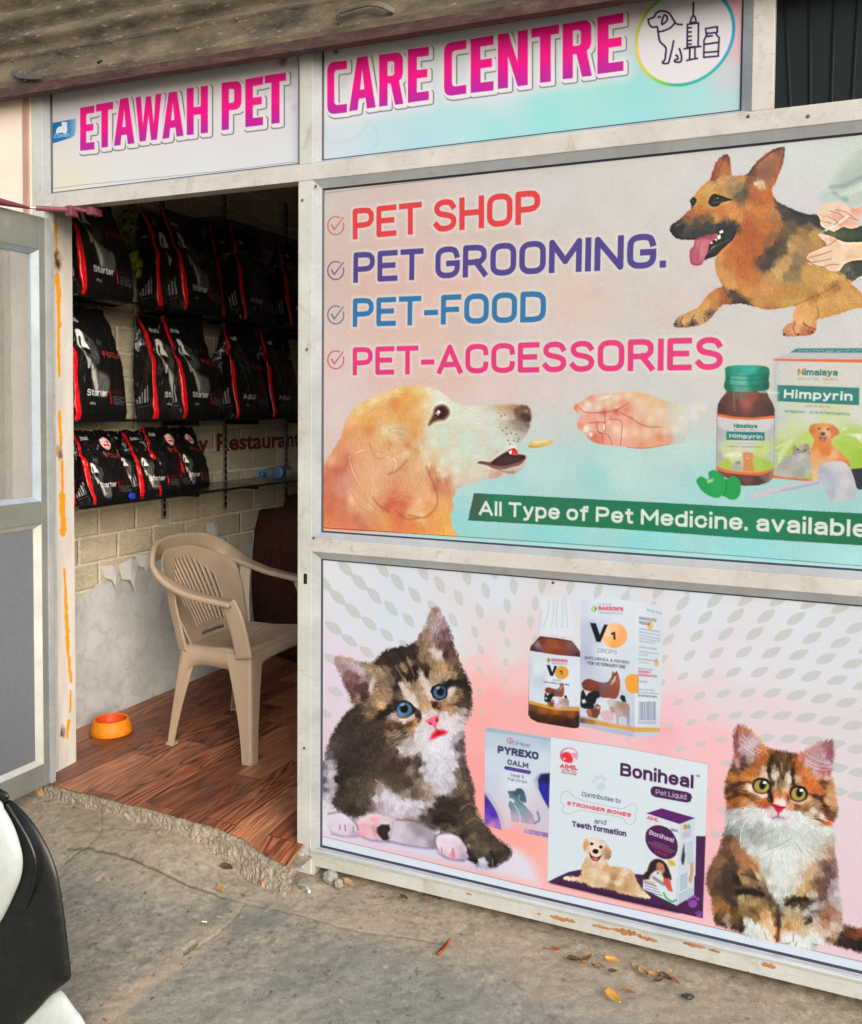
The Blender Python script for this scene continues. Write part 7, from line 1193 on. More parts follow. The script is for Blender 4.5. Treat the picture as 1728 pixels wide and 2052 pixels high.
V0 = [b.verts.new((WX+.001, y, z)) for y, z in E2]; V1 = [b.verts.new((WX+.001, y, 2.95)) for y, z in E2]
for i in range(len(E2)-1): b.faces.new((V0[i], V0[i+1], V1[i+1], V1[i]))
LL.append(obj('wallpaper', b, WALLP))
b = bmesh.new()                                                  # curling torn flaps
for yc, zc, wd, hh, cu in ((.62, .715, .10, .09, .02), (.73, .695, .12, .13, .03), (.83, .735, .08, .08, .015), (1.33, .78, .1, .17, .03), (1.45, .66, .09, .12, .03)):
    P_ = [(-.5, .5, 0), (.1, .55, .2), (.5, .42, .1), (.32, -.1, .6), (.12, -.5, 1), (-.05, -.12, .7), (-.4, .0, .4)]
    vs = [b.verts.new((WX+.003+cu*c_, yc+wd*a_+R_.uniform(-.008, .008), zc+hh*d_+R_.uniform(-.008, .008))) for a_, d_, c_ in P_]; b.faces.new(vs)
LL.append(obj('torn_flap', b, plain('paper_back', 'c4c4c4', .8)))
# red words printed on the wallpaper
def wall_text(txt, y0, y1, z, h, col, weight):
    v, t = text_tris(txt, weight); a, bb = v[:, 0].min(), v[:, 0].max(); ch, cb_ = cap_h(weight)
    P_ = np.stack([np.full(len(v), WX+.0022), y0+(v[:, 0]-a)/(bb-a)*(y1-y0), z+(v[:, 1]-cb_)/(ch-cb_)*h], 1)
    me = bpy.data.meshes.new('lettering'); me.from_pydata([tuple(p) for p in P_], [], [tuple(x) for x in t]); me.materials.append(ink(col)); return link(bpy.data.objects.new('lettering', me))
LL.append(wall_text('y', 1.225, 1.305, 1.222, .088, '6a241e', .03)); LL.append(wall_text('Restaurant', 1.372, 2.16, 1.222, .090, '6a241e', .03))
adopt(iw, LL)
for nm, a in (('room_back_wall', (-3.0, 1.0, 3.4, 3.5, 0, 2.95)), ('room_side_wall', (.6, .7, .168, 3.4, 0, 2.95)), ('ceiling', (-3.0, .7, .06, 3.5, 2.95, 3.03))):
    b = bmesh.new(); box(b, *a); tag(obj(nm, b, plain(nm+'_paint', 'e2ded6', .85)), kind='structure')

# floor of printed wood planks, its front lip curling down over the broken step
m = Mat('wood_vinyl', .38, .4)
sx = m.n('SeparateXYZ'); g = m.n('NewGeometry'); m.l(g.outputs['Position'], sx.inputs[0]); cb = m.n('CombineXYZ'); m.l(sx.outputs['Y'], cb.inputs[0]); m.l(sx.outputs['X'], cb.inputs[1])
br = m.n('TexBrick'); m.l(cb.outputs[0], br.inputs['Vector']); br.inputs['Scale'].default_value = 1; br.inputs['Brick Width'].default_value = .52; br.inputs['Row Height'].default_value = .125; br.inputs['Mortar Size'].default_value = .0012; br.inputs['Mortar Smooth'].default_value = .2; br.offset = .37; br.offset_frequency = 2
br.inputs['Color1'].default_value = (0, 0, 0, 1); br.inputs['Color2'].default_value = (1, 1, 1, 1); br.inputs['Mortar'].default_value = (.5, .5, .5, 1)
mapv = m.n('VectorMath', operation='MULTIPLY_ADD'); m.l(br.outputs['Color'], mapv.inputs[0]); mapv.inputs[1].default_value = (3.7, 5.1, 0)
cs = m.n('VectorMath', operation='MULTIPLY'); m.l(g.outputs['Position'], cs.inputs[0]); cs.inputs[1].default_value = (8, .9, 1); m.l(cs.outputs[0], mapv.inputs[2])
wv = m.n('TexNoise'); m.l(mapv.outputs[0], wv.inputs['Vector']); wv.inputs['Scale'].default_value = 1.0; wv.inputs['Detail'].default_value = 3; wv.inputs['Distortion'].default_value = .6
ml = m.n('Math', operation='MULTIPLY'); m.l(wv.outputs['Fac'], ml.inputs[0]); ml.inputs[1].default_value = 15.0
fr_ = m.n('Math', operation='PINGPONG'); m.l(ml.outputs[0], fr_.inputs[0]); fr_.inputs[1].default_value = .5
fine = m.noise(1, 6, .7, m.co((120, 6, 1))); big_n = m.noise(1, 3, .5, m.co((5, .8, 1), (0, 0, 0), (3, 1, 0)))
c = m.ramp(fr_.outputs[0], [(.0, lin('2e1a14')), (.12, lin('7c442e')), (.35, lin('b06a48')), (.7, lin('d89064'))]) 
c = m.mix(m.ramp(big_n, [(.40, (0,)*3), (.62, (.6,)*3)]), c, lin('6a4030')); c = m.mix(m.ramp(br.outputs['Color'], [(.0, (.55,)*3), (.5, (0,)*3), (1, (0,)*3)]), c, lin('5c3628')); c = m.mix(m.ramp(br.outputs['Color'], [(.6, (0,)*3), (1, (.55,)*3)]), c, lin('d89c70'))
c = m.mix(m.ramp(fine, [(.4, (.4,)*3), (.6, (0,)*3)]), c, lin('5c3828')); c = m.mix(br.outputs['Fac'], c, lin('2a1812')); m.base(c); m.rough(fine, .3, .5); m.bump(fine, .08, .003); VINYL = m.m
xs = np.linspace(-2.64, -1.49, 70); EDG = []
fx = np.array([-2.62, -2.50, -2.27, -2.04, -1.80, -1.70, -1.60, -1.49]); fy = np.array([-.030, -.028, -.034, -.036, -.040, -.045, -.075, -.095]); fz = np.array([.100, .100, .0995, .098, .092, .082, .066, .055])
b = bmesh.new(); rows_ = []
for x in xs:
    ye = np.interp(x, fx, fy)+(fbm(x*14, 1.3, 2)-.5)*.012+(fbm(x*60, 4.3, 3)-.5)*.008; ze = np.interp(x, fx, fz)
    rows_.append([b.verts.new((x, ye+(.17-ye)*t, .100-(.100-ze)*(1-t)**2.2)) for t in np.linspace(0, 1, 10)])
for a, c_ in zip(rows_[:-1], rows_[1:]):
    for k in range(9): b.faces.new((a[k], a[k+1], c_[k+1], c_[k])).smooth = True
o = obj('floor', b, VINYL); tag(o, kind='structure')
b = bmesh.new(); box(b, -2.87, .6, .17, 3.4, .02, .100); o = obj('floor', b, VINYL); tag(o, kind='structure')
b = bmesh.new(); box(b, -1.46, .57, .052, .17, .0, .098); tag(obj('floor', b, plain('slab', '7c7468', .9)), kind='structure')

# broken concrete step
m = Mat('broken_concrete', .95, .15); n1 = m.noise(28, 7, .75, m.co(), .4); n2 = m.noise(90, 4, .7, m.co()); m.base(m.ramp(n1, [(.3, lin('746b5e')), (.5, lin('948a7a')), (.7, lin('aea391'))])); m.bump(n2, .8, .012); CONC = m.m
b = bmesh.new(); xs = np.linspace(-2.70, -1.46, 240); G = []
for x in xs:
    ye = np.interp(x, fx, fy)+(fbm(x*14, 1.3, 2)-.5)*.012; ze = np.interp(x, fx, fz)-.004
    slope = np.interp(x, [-2.6, -2.0, -1.75, -1.5], [.010, .018, .045, .05]); row = []
    for k, t in enumerate(np.linspace(0, 1, 16)):
        y = ye+.012-t*(slope+.012); z = (ze+.001)*(1-t**1.5)-.004*t
        d = (fbm(x*38, t*5, 5)-.5)*.020*math.sin(math.pi*min(1, t*1.05))+(fbm(x*110, t*14, 7)-.5)*.016*(t > .02)
        row.append(b.verts.new((x, y-d*.7, max(z+d*.45, -.006) if t > 0 else z)))
    row.insert(0, b.verts.new((x, ye+.16, ze+.0005)))
    G.append(row)
for a, c_ in zip(G[:-1], G[1:]):
    for k in range(len(a)-1): b.faces.new((a[k], a[k+1], c_[k+1], c_[k]))
o = obj('threshold_step', b, CONC); tag(o, 'crumbling concrete step edge along the doorway below the wooden floor', 'step')

# ================================================================== ground
GX, GY = np.meshgrid(np.linspace(-3.4, 1.2, 920), np.linspace(.12, -2.2, 460))
GU, GV = project(GX, GY, 0.0)
g = Paint(GU, GV); nA = fbm(GX*2.2, GY*2.2, 1, 5); nB = fbm(GX*9, GY*9, 4, 5); nC = fbm(GX*45, GY*45, 6, 4); nD = fbm(GX*3.3, GY*5, 9, 5); nE = fbm(GX*95, GY*95, 2, 3); nF = fbm(GX*24, GY*24, 11, 4)
g.rgb[:] = rgb('9a9180'); 
def blend(mk, c): 
    mk = np.clip(mk, 0, 1)[..., None]; g.rgb = g.rgb*(1-mk)+rgb(c)*mk
blend((nA-.40)*4, '8b887b'); blend((nB-.5)*2.0, '85827a'); blend((.46-nB)*2.0, 'a59c8c'); blend((nD-.54)*2.5, '888c86')
blend((GY+.30+.25*(nA-.5)+.16*(nB-.5)-(GX+1.4)*.055)*5.5, 'a7977f')                      # sandy dirt along the frame
blend(((GY+.12+.2*(nB-.5))*6), '9c8c76')
blend(np.clip((nC-.62)*8, 0, 1)*.5, '5c574c'); blend(np.clip((.36-nC)*8, 0, 1)*.4, 'bcb09a')
_st = lambda t: np.clip(t, 0, 1)**2*(3-2*np.clip(t, 0, 1))
g.rgb = g.rgb*.85+np.array([.59, .57, .515])*.15; g.rgb = g.rgb*.8+np.array([.585, .565, .515])*.2; g.rgb *= (1+(nE-.5)*.26+(nF-.5)*.16)[..., None]
H0 = .056*_st((GY+.42)/.36)*_st((-1.60-GX)/.35)+(nB-.5)*.010+(nC-.5)*.004+(nA-.5)*.012
def crack(p, wd, a=.85, c='5c564a', dep=.006):
    p2 = [(u+random.Random(i*7).uniform(-1.5, 1.5), v+random.Random(i*5).uniform(-1.5, 1.5)) for i, (u, v) in enumerate(map(tuple, spline(pts(p), 5)))]
    sl = g.win(p2, 14); U, V = g.U[sl], g.V[sl]; d = np.full(U.shape, 1e9)
    for (x0, y0), (x1, y1) in zip(p2[:-1], p2[1:]):
        ex, ey = x1-x0, y1-y0; t = np.clip(((U-x0)*ex+(V-y0)*ey)/max(ex*ex+ey*ey, 1e-9), 0, 1); d = np.minimum(d, np.hypot(U-x0-ex*t, V-y0-ey*t))
    br_ = .45+1.1*fbm(U*.11, V*.11, 3)
    mk = np.clip(1.2-d/(wd*br_), 0, 1)*a; g.rgb[sl] = g.rgb[sl]*(1-mk[..., None])+rgb(c)*mk[..., None]; H0[sl] -= mk*dep
crack("135,1713 160,1715 180,1716 200,1722 265,1740 320,1760 385,1780 450,1796", 2.4); crack("130,1735 150,1725 175,1713", 1.6, .6); crack("120,1640 180,1640 200,1650 205,1680 195,1700 178,1712", 1.4, .5); crack("120,1692 230,1688 270,1692", 1.2, .45); crack("312,1650 320,1680 312,1700 330,1705", 1.4, .5)
crack("490,1808 470,1835 440,1865 390,1900", 2.0, .5); crack("450,1795 490,1806 540,1818 600,1830 700,1860 800,1876 900,1890", 2.0, .45); crack("372,1905 378,1898 390,1888", 5, 1, '141210', .02)
for pp, c, a in (("390,1880 470,1820 520,1805 500,1830 450,1870 380,1930 300,1990 230,2040 180,2052 240,1990 320,1930", 'b4a58e', .85), ("456,1850 480,1820 540,1815 580,1830 520,1860 470,1875", '787c74', .7), ("612,1830 700,1835 800,1850 780,1870 690,1862", 'b0a18a', .7), ("430,1800 460,1795 460,1830 420,1850", '74766c', .6), ("560,1900 700,1880 900,1940 1000,2050 600,2050", '82847a', .5), ("125,1650 200,1645 210,1700 150,1710", '8c8270', .4), ("300,1980 420,1960 560,1990 520,2050 280,2050", '8c8c80', .5), ("1000,1900 1300,1960 1600,2040 1200,2050 1050,1990", 'a09484', .5)):
    g.poly(pp, c, 26, None, 4, a, 10)
for k in range(420):                                             # dark grit and pits
    R_ = random.Random(k); x, y = R_.uniform(140, 1728), R_.uniform(1700, 2052)
    if R_.random() < .6: x, y = R_.uniform(150, 900), R_.uniform(1760, 2052)
    r = R_.uniform(.8, 2.6); g.ell(x, y, r*R_.uniform(1, 2.6), r, R_.choice(['5a5448', '4c463c', '6a6456', 'b8ae9a']), R_.uniform(-40, 40), 1.2, R_.uniform(.3, .8))
g.ell(148*1, 1648, 2, 2, '3c342a'); 
H, W = GX.shape; ix = np.arange(H*W).reshape(H, W); q4 = np.stack([ix[:-1, :-1], ix[1:, :-1], ix[1:, 1:], ix[:-1, 1:]], -1).reshape(-1, 4)
ed = np.minimum(np.minimum(GX+3.4, 1.2-GX), GY+2.2); H0 = (H0-.004)*np.clip(ed*6, 0, 1)
me = fast_mesh('pavement', np.stack([GX.ravel(), GY.ravel(), H0.ravel()], 1), q4); set_colors(me, g.rgb.reshape(-1, 3), .93); me.materials.append(painted('worn_concrete', .92, .12, 0, .45, 0, .32))
me.polygons.foreach_set('use_smooth', [True]*len(me.polygons)); tag(link(bpy.data.objects.new('pavement', me)), kind='structure')
m = Mat('dusty_ground', .95, .1); n1 = m.noise(2, 8, .7, m.co()); n2 = m.noise(25, 5, .7, m.co()); c = m.ramp(n1, [(.3, lin('857c6c')), (.7, lin('a09380'))]); c = m.mix(m.ramp(n2, [(.4, (.4,)*3), (.6, (0,)*3)]), c, lin('7a7264')); m.base(c); m.bump(n2, .3, .01)
b = bmesh.new(); bmesh.ops.create_grid(b, x_segments=2, y_segments=2, size=150); bmesh.ops.translate(b, verts=b.verts, vec=(0, -60, -.014)); tag(obj('ground', b, m.m), kind='structure')
# ================================================================== open door leaf (stands square to the front)
DX = -2.530
dl = empty('glass_door', (DX, -.03, .1)); tag(dl, 'grey metal framed door standing open at the left edge, glass above a grey panel', 'door')
LL = []
def dbox(nm, y0, y1, z0, z1, mat, x0=DX-.045, x1=DX, bev=.003):
    b = bmesh.new(); box(b, x0, x1, y0, y1, z0, z1, bev); o = obj(nm, b, mat); LL.append(o); return o
Y0, Y1 = -.95, -.012
hingeW = .045
dbox('stile', Y1-hingeW, Y1, .105, 2.10, GREYLEAF); dbox('stile', Y0, Y0+hingeW, .105, 2.10, GREYLEAF)
b = bmesh.new(); box(b, DX-.012, DX+.006, Y1-.020, Y1+.004, .105, 2.1, .002); LL.append(obj('hinge_rib', b, BEAD))
dbox('rail', Y0+hingeW, Y1-hingeW, 1.985, 2.10, GREYLEAF); dbox('rail', Y0+hingeW, Y1-hingeW, 1.035, 1.115, GREYLEAF); dbox('rail', Y0+hingeW, Y1-hingeW, .105, .185, GREYLEAF)
WB = plain('white_bead', 'b0b2ac', .4, .4, 0, .12)
for z0, z1 in ((1.115, 1.985), (.185, 1.035)):
    b = bmesh.new(); ya, yb = Y0+hingeW, Y1-hingeW
    for (a0, a1, a2, a3) in (((ya, z0), (yb, z0), (yb-.02, z0+.016), (ya+.02, z0+.016)), ((yb, z0), (yb, z1), (yb-.022, z1-.016), (yb-.022, z0+.016)), ((yb, z1), (ya, z1), (ya+.02, z1-.016), (yb-.022, z1-.016)), ((ya, z1), (ya, z0), (ya+.02, z0+.016), (ya+.02, z1-.016))):
        r0 = [(DX-.001, a0[0], a0[1]), (DX-.001, a1[0], a1[1]), (DX-.016, a2[0], a2[1]), (DX-.016, a3[0], a3[1])]
        loft(b, [r0, [(p[0]-.012, p[1], p[2]) for p in r0]])
    LL.append(obj('bead', b, WB if z0 < 1 else plain('blue_white_bead', '8e9ca6', .35)))
m = Mat('door_glass', .08, .5); m.base(m.mix(m.noise(3, 4, .6, m.co()), lin('a8a8a2'), lin('c0beb8'))); ag = m.n('MapRange'); m.l(m.noise(14, 5, .7, m.co()), ag.inputs[0]); ag.inputs['To Min'].default_value = .18; ag.inputs['To Max'].default_value = .42; m.l(ag.outputs[0], m.b.inputs['Alpha']); GLASS_D = m.m
b = bmesh.new(); box(b, DX-.024, DX-.019, Y0+hingeW, Y1-hingeW, 1.115, 1.985); LL.append(obj('glass_pane', b, GLASS_D))
m = Mat('grey_laminate', .35, .45); n1 = m.noise(60, 3, .6, m.co()); m.base(m.ramp(n1, [(.3, lin('656b71')), (.74, lin('6d7379')), (.84, lin('7e8488'))])); 
b = bmesh.new(); box(b, DX-.026, DX-.018, Y0+hingeW, Y1-hingeW, .185, 1.035); LL.append(obj('lower_panel', b, m.m))
# maroon closer arm
CL = plain('closer_maroon', '6c3440', .45, .4, 0, .2, 30)
p0, p1, p2 = on_x(0, 404, DX+.02), on_x(58, 416, DX+.022), on_y(142, 421, -.02)
b = bmesh.new(); tube(b, [p0-np.array([0, .2, -.02]), p0, p1], [.012, .012, .005], 10); q1 = p1+(p2-p1)*.16; tube(b, [q1, p2], [.0085, .0095], 10); LL.append(obj('closer_arm', b, CL))
b = bmesh.new(); tube(b, [p1-(p2-p1)*.1, q1], .0042, 8); LL.append(obj('closer_rod', b, plain('closer_steel', '9a948c', .35, .5, .7)))
e1 = on_y(195, 428, .03); b = bmesh.new(); box(b, p2[0]-.012, p2[0]+.016, p2[1]-.015, p2[1]+.02, p2[2]-.022, p2[2]+.014, .004); band(b, [p2+np.array([.0, .0, .008]), (np.array(p2)+e1)/2+np.array([0, 0, .006]), e1], [(0, 1, .3)]*3, .02, .01); box(b, e1[0]-.02, e1[0]+.004, .0, .05, e1[2]-.008, e1[2]+.018, .003); LL.append(obj('closer_bracket', b, CL))
adopt(dl, LL)
# brick stump under the hinge side of the door, and a plastered wall strip seen through the glass
st = on_z(92, 1640, 0)
b = bmesh.new(); bmesh.ops.create_grid(b, x_segments=1, y_segments=1, size=.01); b.free()
def rock(nm, x0, x1, y0, y1, z0, z1, amp, mat, seed=0, cuts=10):
    b = bmesh.new(); bmesh.ops.create_cube(b, size=2.0); bmesh.ops.subdivide_edges(b, edges=b.edges[:], cuts=cuts, use_grid_fill=True)
    for v in b.verts:
        n = v.co.normalized(); f = (1-.16*(abs(n.x*n.y)+abs(n.y*n.z)+abs(n.x*n.z)))
        x, y, z = v.co*f
        d = (fbm(x*3+seed, y*3+z*2.3, seed, 4)-.5)*amp
        v.co = ((x0+x1)/2+(x1-x0)/2*x*(1+d), (y0+y1)/2+(y1-y0)/2*y*(1+d), (z0+z1)/2+(z1-z0)/2*z*(1+d*.6))
    return obj(nm, b, mat, None, True)
o = rock('brick_stump', -2.74, -2.555, -.055, .12, -.02, .098, .5, RAW, 3); tag(o, 'broken orange brick stump under the hinge side of the open door', 'brick')

# ================================================================== glass shelves on slotted wall rails
m = Mat('shelf_glass', .12, .5); m.base(lin('2c3834')); m.b.inputs['Alpha'].default_value = .5; SHG = m.m
EDGE = plain('shelf_edge', '0c100f', .25, .5)
STEEL = plain('slotted_steel', '8c8c86', .35, .5, .6, .15)
for z, y0, y1, lab in ((1.070, .172, 2.6, 'lowest dark glass shelf, holding small black bags and a water bottle'), (1.396, .172, 2.6, 'middle dark glass shelf between two rows of tall black bags'), (1.866, .172, 2.6, 'upper dark glass shelf under the highest full row of black bags'), (2.315, 1.02, 2.6, 'topmost glass shelf, short, with a red striped bag lying on it')):
    r = empty('glass_shelf', (-2.74, 1.3, z)); tag(r, lab, 'shelf', 'glass shelves on the papered wall')
    b = bmesh.new(); box(b, WX+.012, -2.592, y0, y1, z-.008, z-.0005); LL = [obj('shelf_pane', b, SHG)]
    b = bmesh.new(); box(b, -2.592, -2.588, y0, y1, z-.0095, z); LL.append(obj('front_edge', b, EDGE))
    for yy_ in (.965, 1.431, 1.994):
        if yy_ < y0: continue
        b = bmesh.new(); box(b, WX+.014, -2.66, yy_-.006, yy_+.006, z-.034, z-.009, .001); LL.append(obj('bracket', b, EDGE))
    adopt(r, LL)
for i, (yy_, w_) in enumerate(((.965, 'near'), (1.431, 'middle'), (1.994, 'far'))):
    r = empty('slotted_rail', (WX, yy_, .92)); tag(r, ['slotted metal wall rail nearest the doorway, ending under the lowest shelf', 'slotted metal wall rail crossing the first red letter on the wallpaper', 'slotted metal wall rail crossing the end of the red word on the wallpaper'][i], 'wall rail', 'slotted wall rails')
    b = bmesh.new(); box(b, WX+.002, WX+.014, yy_-.012, yy_+.012, .925, 2.6, .001); LL = [obj('rail_body', b, STEEL)]
    b = bmesh.new()
    for k in range(50): box(b, WX+.0138, WX+.0146, yy_-.007, yy_+.007, .94+k*.033, .962+k*.033)
    obj('slots', b, EDGE, LL[0]); adopt(r, LL)

# ================================================================== pet food bags
NXF, NG, NT = 120, 26, 190
def puppy(P_, ox, oy, k, hood=False):
    P_.frame(-ox/k, -oy/k, 1/k) if False else None
    f = lambda t: [(ox+x*k, oy+y*k) for x, y in pts(t)]
    if not hood:
        P_.poly(f("95,270 130,255 180,270 230,310 330,420 345,520 320,640 270,650 180,640 130,560 90,460"), '3a3a3a', .02, None, 2, .9)
        P_.poly(f("105,275 150,262 185,290 200,380 225,430 232,480 200,500 150,480 135,470 150,380 130,340 110,400 118,470 100,460 88,400"), 'd0d0cc', .012, None, 2); P_.poly(f("112,350 140,340 140,390 120,400"), '2a2a2a', .014); P_.poly(f("210,350 250,360 240,400 215,390"), '141414', .014)
        P_.poly(f("130,480 165,462 215,480 225,510 200,545 160,535"), '101010', .012, None, 2); P_.poly(f("110,470 130,560 180,600 175,670 140,700 130,640"), 'c0c0bc', .014, None, 2, .85); P_.line(f("320,380 345,450 345,540"), .007, 'a0a0a0', .8, .008); P_.poly(f("230,480 300,500 310,570 260,620 220,580"), '4c4c4c', .03, None, 2, .8)
        P_.poly(f("175,640 240,660 300,720 430,760 470,860 400,1000 260,980 220,860"), '6a6a68', .05, None, 2, .75); P_.poly(f("185,650 215,670 260,760 275,900 240,960 210,850"), 'b4b4b0', .03, None, 2, .9)
    else:
        for t in ("120,300 180,260 250,270 300,330 320,430", "150,330 200,300 240,330 250,420 230,520 240,600", "110,330 100,420 140,520 190,600 240,700", "280,500 330,620 350,760", "180,380 220,400 230,450", "140,520 180,560 220,540", "300,420 340,520 330,640", "200,640 250,760 260,880"): P_.line(f(t), .008, 'a4a4a0', .8, .012)
        P_.poly(f("150,300 250,290 300,400 280,520 190,540 140,440"), '242424', .05, None, 2, .8); P_.poly(f("160,350 210,320 230,400 200,470 160,440"), '5c5c5a', .04, None, 2, .6)
def bag_text(P_, txt, x0, x1, yb, h, col, weight=0.0, rot=0.0):
    L = math.hypot(x1-x0, rot*(x1-x0)); ex = ((x1-x0)/L, rot*(x1-x0)/L); ey = (ex[1], -ex[0])
    k = (P_.U[0] > x0-.03) & (P_.U[0] < x1+.03); r = (P_.V[:, 0] > yb-h*1.5-.03) & (P_.V[:, 0] < yb+h*.5+.05)
    c = np.where(k)[0]; r = np.where(r)[0]
    if len(c) < 2 or len(r) < 2: return
    sl_ = (slice(r[0], r[-1]+1), slice(c[0], c[-1]+1))
    D = letter_sdf(P_.U[sl_], P_.V[sl_], txt, (x0, yb), ex, ey, L, h, .13+weight*2)
    P_.put(sl_, np.clip(.5-D/.010, 0, 1), rgb(col))
def bag_mesh(name, w, h, d, seed, kind, small=False, lean=0.0):
    """a filled pouch: origin at the bottom front left edge, front faces +X, width runs along +Y"""
    fu, ft = np.meshgrid(np.linspace(0, 1, NXF), np.linspace(0, 1, NT)); asp = h/w
    F = Paint(fu, (1-ft)*asp); F.smin = .004; F.rgb[:] = rgb('121212'); F.rgb *= (1+(fbm(fu*5, ft*7, seed)-.5)*.3)[..., None]
    k = 1/1080.0; top = .10*asp
    red = 'c80e16'
    wob = [(0.012+.012*math.sin(y*9+seed), y*asp) for y in np.linspace(-.02, 1.02, 14)]
    F.line(wob, .11, red, 1, .010)
    s_ = (.95 if small else 1.42)
    puppy(F, .045, asp*(.28 if small else .03), s_*.00088, kind == 'Adult')
    yb = asp*.80
    bag_text(F, kind, .20, .57, yb, .085, 'd8d8d8', .012, .03); bag_text(F, '4kg' if not small else '1.2kg', .24, .33, yb+.12, .032, 'b8b8b8', .01)
    F.poly([(.62, yb-.08), (.635, yb-.08), (.665, yb+.11), (.645, yb+.11)], 'c02028', .008)
    for j, (a_, c_) in enumerate((( .25, '7c2024'), (.2, '7c2024'), (.0, '0'), (.27, '8c8c8c'), (.2, '8c8c8c'), (.26, '8c8c8c'), (.22, '8c8c8c'))):
        if a_: F.line([(.70, yb-.075+j*.03), (.70+a_, yb-.068+j*.031)], .009, c_, .7, .006)
    bag_text(F, 'FOCUS', .56, .97, asp*(.47 if not small else .40), .085, 'a83038', .02, .03)
    bag_text(F, 'drools', .13, .33, asp*(.16 if not small else .13), .075, 'b8ccd8', .03, .05)
    for j in range(4): F.line([(.53, asp*.345+j*.022-.04), (.60+.02*(j % 2), asp*.345+j*.023-.04)], .006, '8a8a8a', .5, .005)
    if small:
        F.ell(.68, asp*.20, .135, .115, 'e0a0a0', 0, .01); F.ell(.68, asp*.20, .12, .10, 'e8c8c4', 0, .01)
        bag_text(F, 'FREE', .63, .74, asp*.20-.01, .03, 'c83040', .02); F.poly([(.575, asp*.205+.005), (.785, asp*.205+.01), (.775, asp*.205+.05), (.59, asp*.205+.045)], 'c83848', .006)
    gu, gt = np.meshgrid(np.linspace(0, 1, NG), np.linspace(0, 1, NT)); G_ = Paint(gu*d/w, (1-gt)*asp); G_.smin = .004; G_.rgb[:] = rgb('101010'); gw = d/w
    G_.line([(gw-wob_x+.02, y) for wob_x, y in wob], .05, red, 1, .012)
    for j in range(5): G_.line([(gw*(.12+.14*j), asp*.83), (gw*(.12+.14*j), asp*(.80-.03*j))], .022, 'b0b0b0', .9, .008)
    G_.line([(gw*.1, asp*.87), (gw*.75, asp*.87)], .014, '707070', .6, .008); bag_text(G_, 'drools', gw*.2, gw*.7, asp*.28, .05, 'a8b8c0', .03)
    for j in range(4): G_.line([(gw*.1, asp*(.91+.02*j)), (gw*.7, asp*(.91+.02*j))], .006, '505050', .6, .006)
    R_ = np.random.RandomState(seed)
    cr_ = [(R_.rand()*gw, R_.uniform(.55, .98)*asp, R_.uniform(-.5, .5), R_.uniform(.03, .10)) for _ in range(12)]
    T = np.linspace(0, 1, NT)
    hd = d*(1-np.clip((T-.50)/.46, 0, 1)**1.5)*.5+.0035; hd *= np.clip(.80+T*3.5, 0, 1)
    hw = (w/2)*(1-.05*np.sin(np.pi*np.clip(T, 0, 1))*0+.0*T); flare = 1-.06*np.clip((T-.35)/.3, 0, 1)+.03*np.clip((T-.8)/.2, 0, 1)
    hw = hw*flare
    nf, ng = NXF, NG
    u = np.linspace(-1, 1, nf); ver = []; col = []
    ring_n = 2*nf+2*ng-4
    for i, t in enumerate(T):
        hdi, hwi = hd[i], hw[i]
        bul = (1-np.abs(u)**2.4)*.018*np.sin(math.pi*min(1, t*1.06+.03))
        wr_ = (fbm(u*3.1+seed, np.full(nf, t*5.0), seed, 4)-.5)*.022+(fbm(u*9+seed, np.full(nf, t*11.0), seed+3, 3)-.5)*.008
        fold = .010*math.exp(-((t-.62-.02*seed % .1)/.05)**2)
        fx_ = hdi+bul+wr_*(.3+.9*t)-fold; xs_ = np.stack([fx_, u*hwi], 1)
        gx = np.linspace(1, -1, ng)[1:-1]
        tuck = (1-np.abs(gx))*.35*d*np.clip((t-.25)/.6, 0, 1)
        right = np.stack([gx*hdi, hwi-tuck+(fbm(gx*2+5, np.full(ng-2, t*9), seed+1)-.5)*.014], 1)
        back = np.stack([-hdi-bul*.6, u[::-1]*hwi], 1)[::1]
        left = np.stack([-gx*hdi, -hwi+tuck+(fbm(gx*2, np.full(ng-2, t*9), seed+2)-.5)*.016], 1)
        ring = np.concatenate([xs_, right, back, left]); z = t*h
        ring = np.concatenate([ring, np.full((len(ring), 1), z)], 1)
        ring[:, 2] += (fbm(ring[:, 1]*22, np.full(len(ring), 2.0), seed+7)-.5)*.02*max(0, t-.8)*5
        ring[:, 0] += -lean*t*h+(.02*math.sin(t*5+seed))*t; ring[:, 1] += (fbm(np.full(len(ring), t*3.0), np.full(len(ring), seed*1.0), 4)-.5)*.05*t
        ver.append(ring)
        col.append(np.concatenate([F.rgb[i], np.tile(rgb('101010'), (ng-2, 1)), np.tile(rgb('101010'), (nf, 1)), G_.rgb[i][1:-1]]))
    ver = np.concatenate(ver); col = np.concatenate(col); ver[:, 0] -= d/2; ver[:, 1] += w/2
    ix = np.arange(NT*ring_n).reshape(NT, ring_n); a = ix; q4 = np.stack([a[:-1], np.roll(a, -1, 1)[:-1], np.roll(a, -1, 1)[1:], a[1:]], -1).reshape(-1, 4)
    me = fast_mesh(name, ver, q4); set_colors(me, col); me.polygons.foreach_set('use_smooth', [True]*len(me.polygons)); me.materials.append(BAGM); return me
m = Mat('foil_pouch', .3, .5); a_ = m.n('Attribute'); a_.attribute_name = 'Col'; m.base(a_.outputs['Color']); n1 = m.noise(28, 3, .6, m.co((1, 1, .5)), .8); m.bump(n1, .35, .012); m.rough(n1, .2, .42); BAGM = m.m
MT = [bag_mesh('pouch', .285, .465, .12, 1, 'Starter'), bag_mesh('pouch', .285, .455, .11, 5, 'Starter'), bag_mesh('pouch', .285, .455, .11, 9, 'Adult')]
MS = [bag_mesh('pouch', .24, .30, .075, 3, 'Starter', True), bag_mesh('pouch', .225, .295, .07, 7, 'Starter', True)]
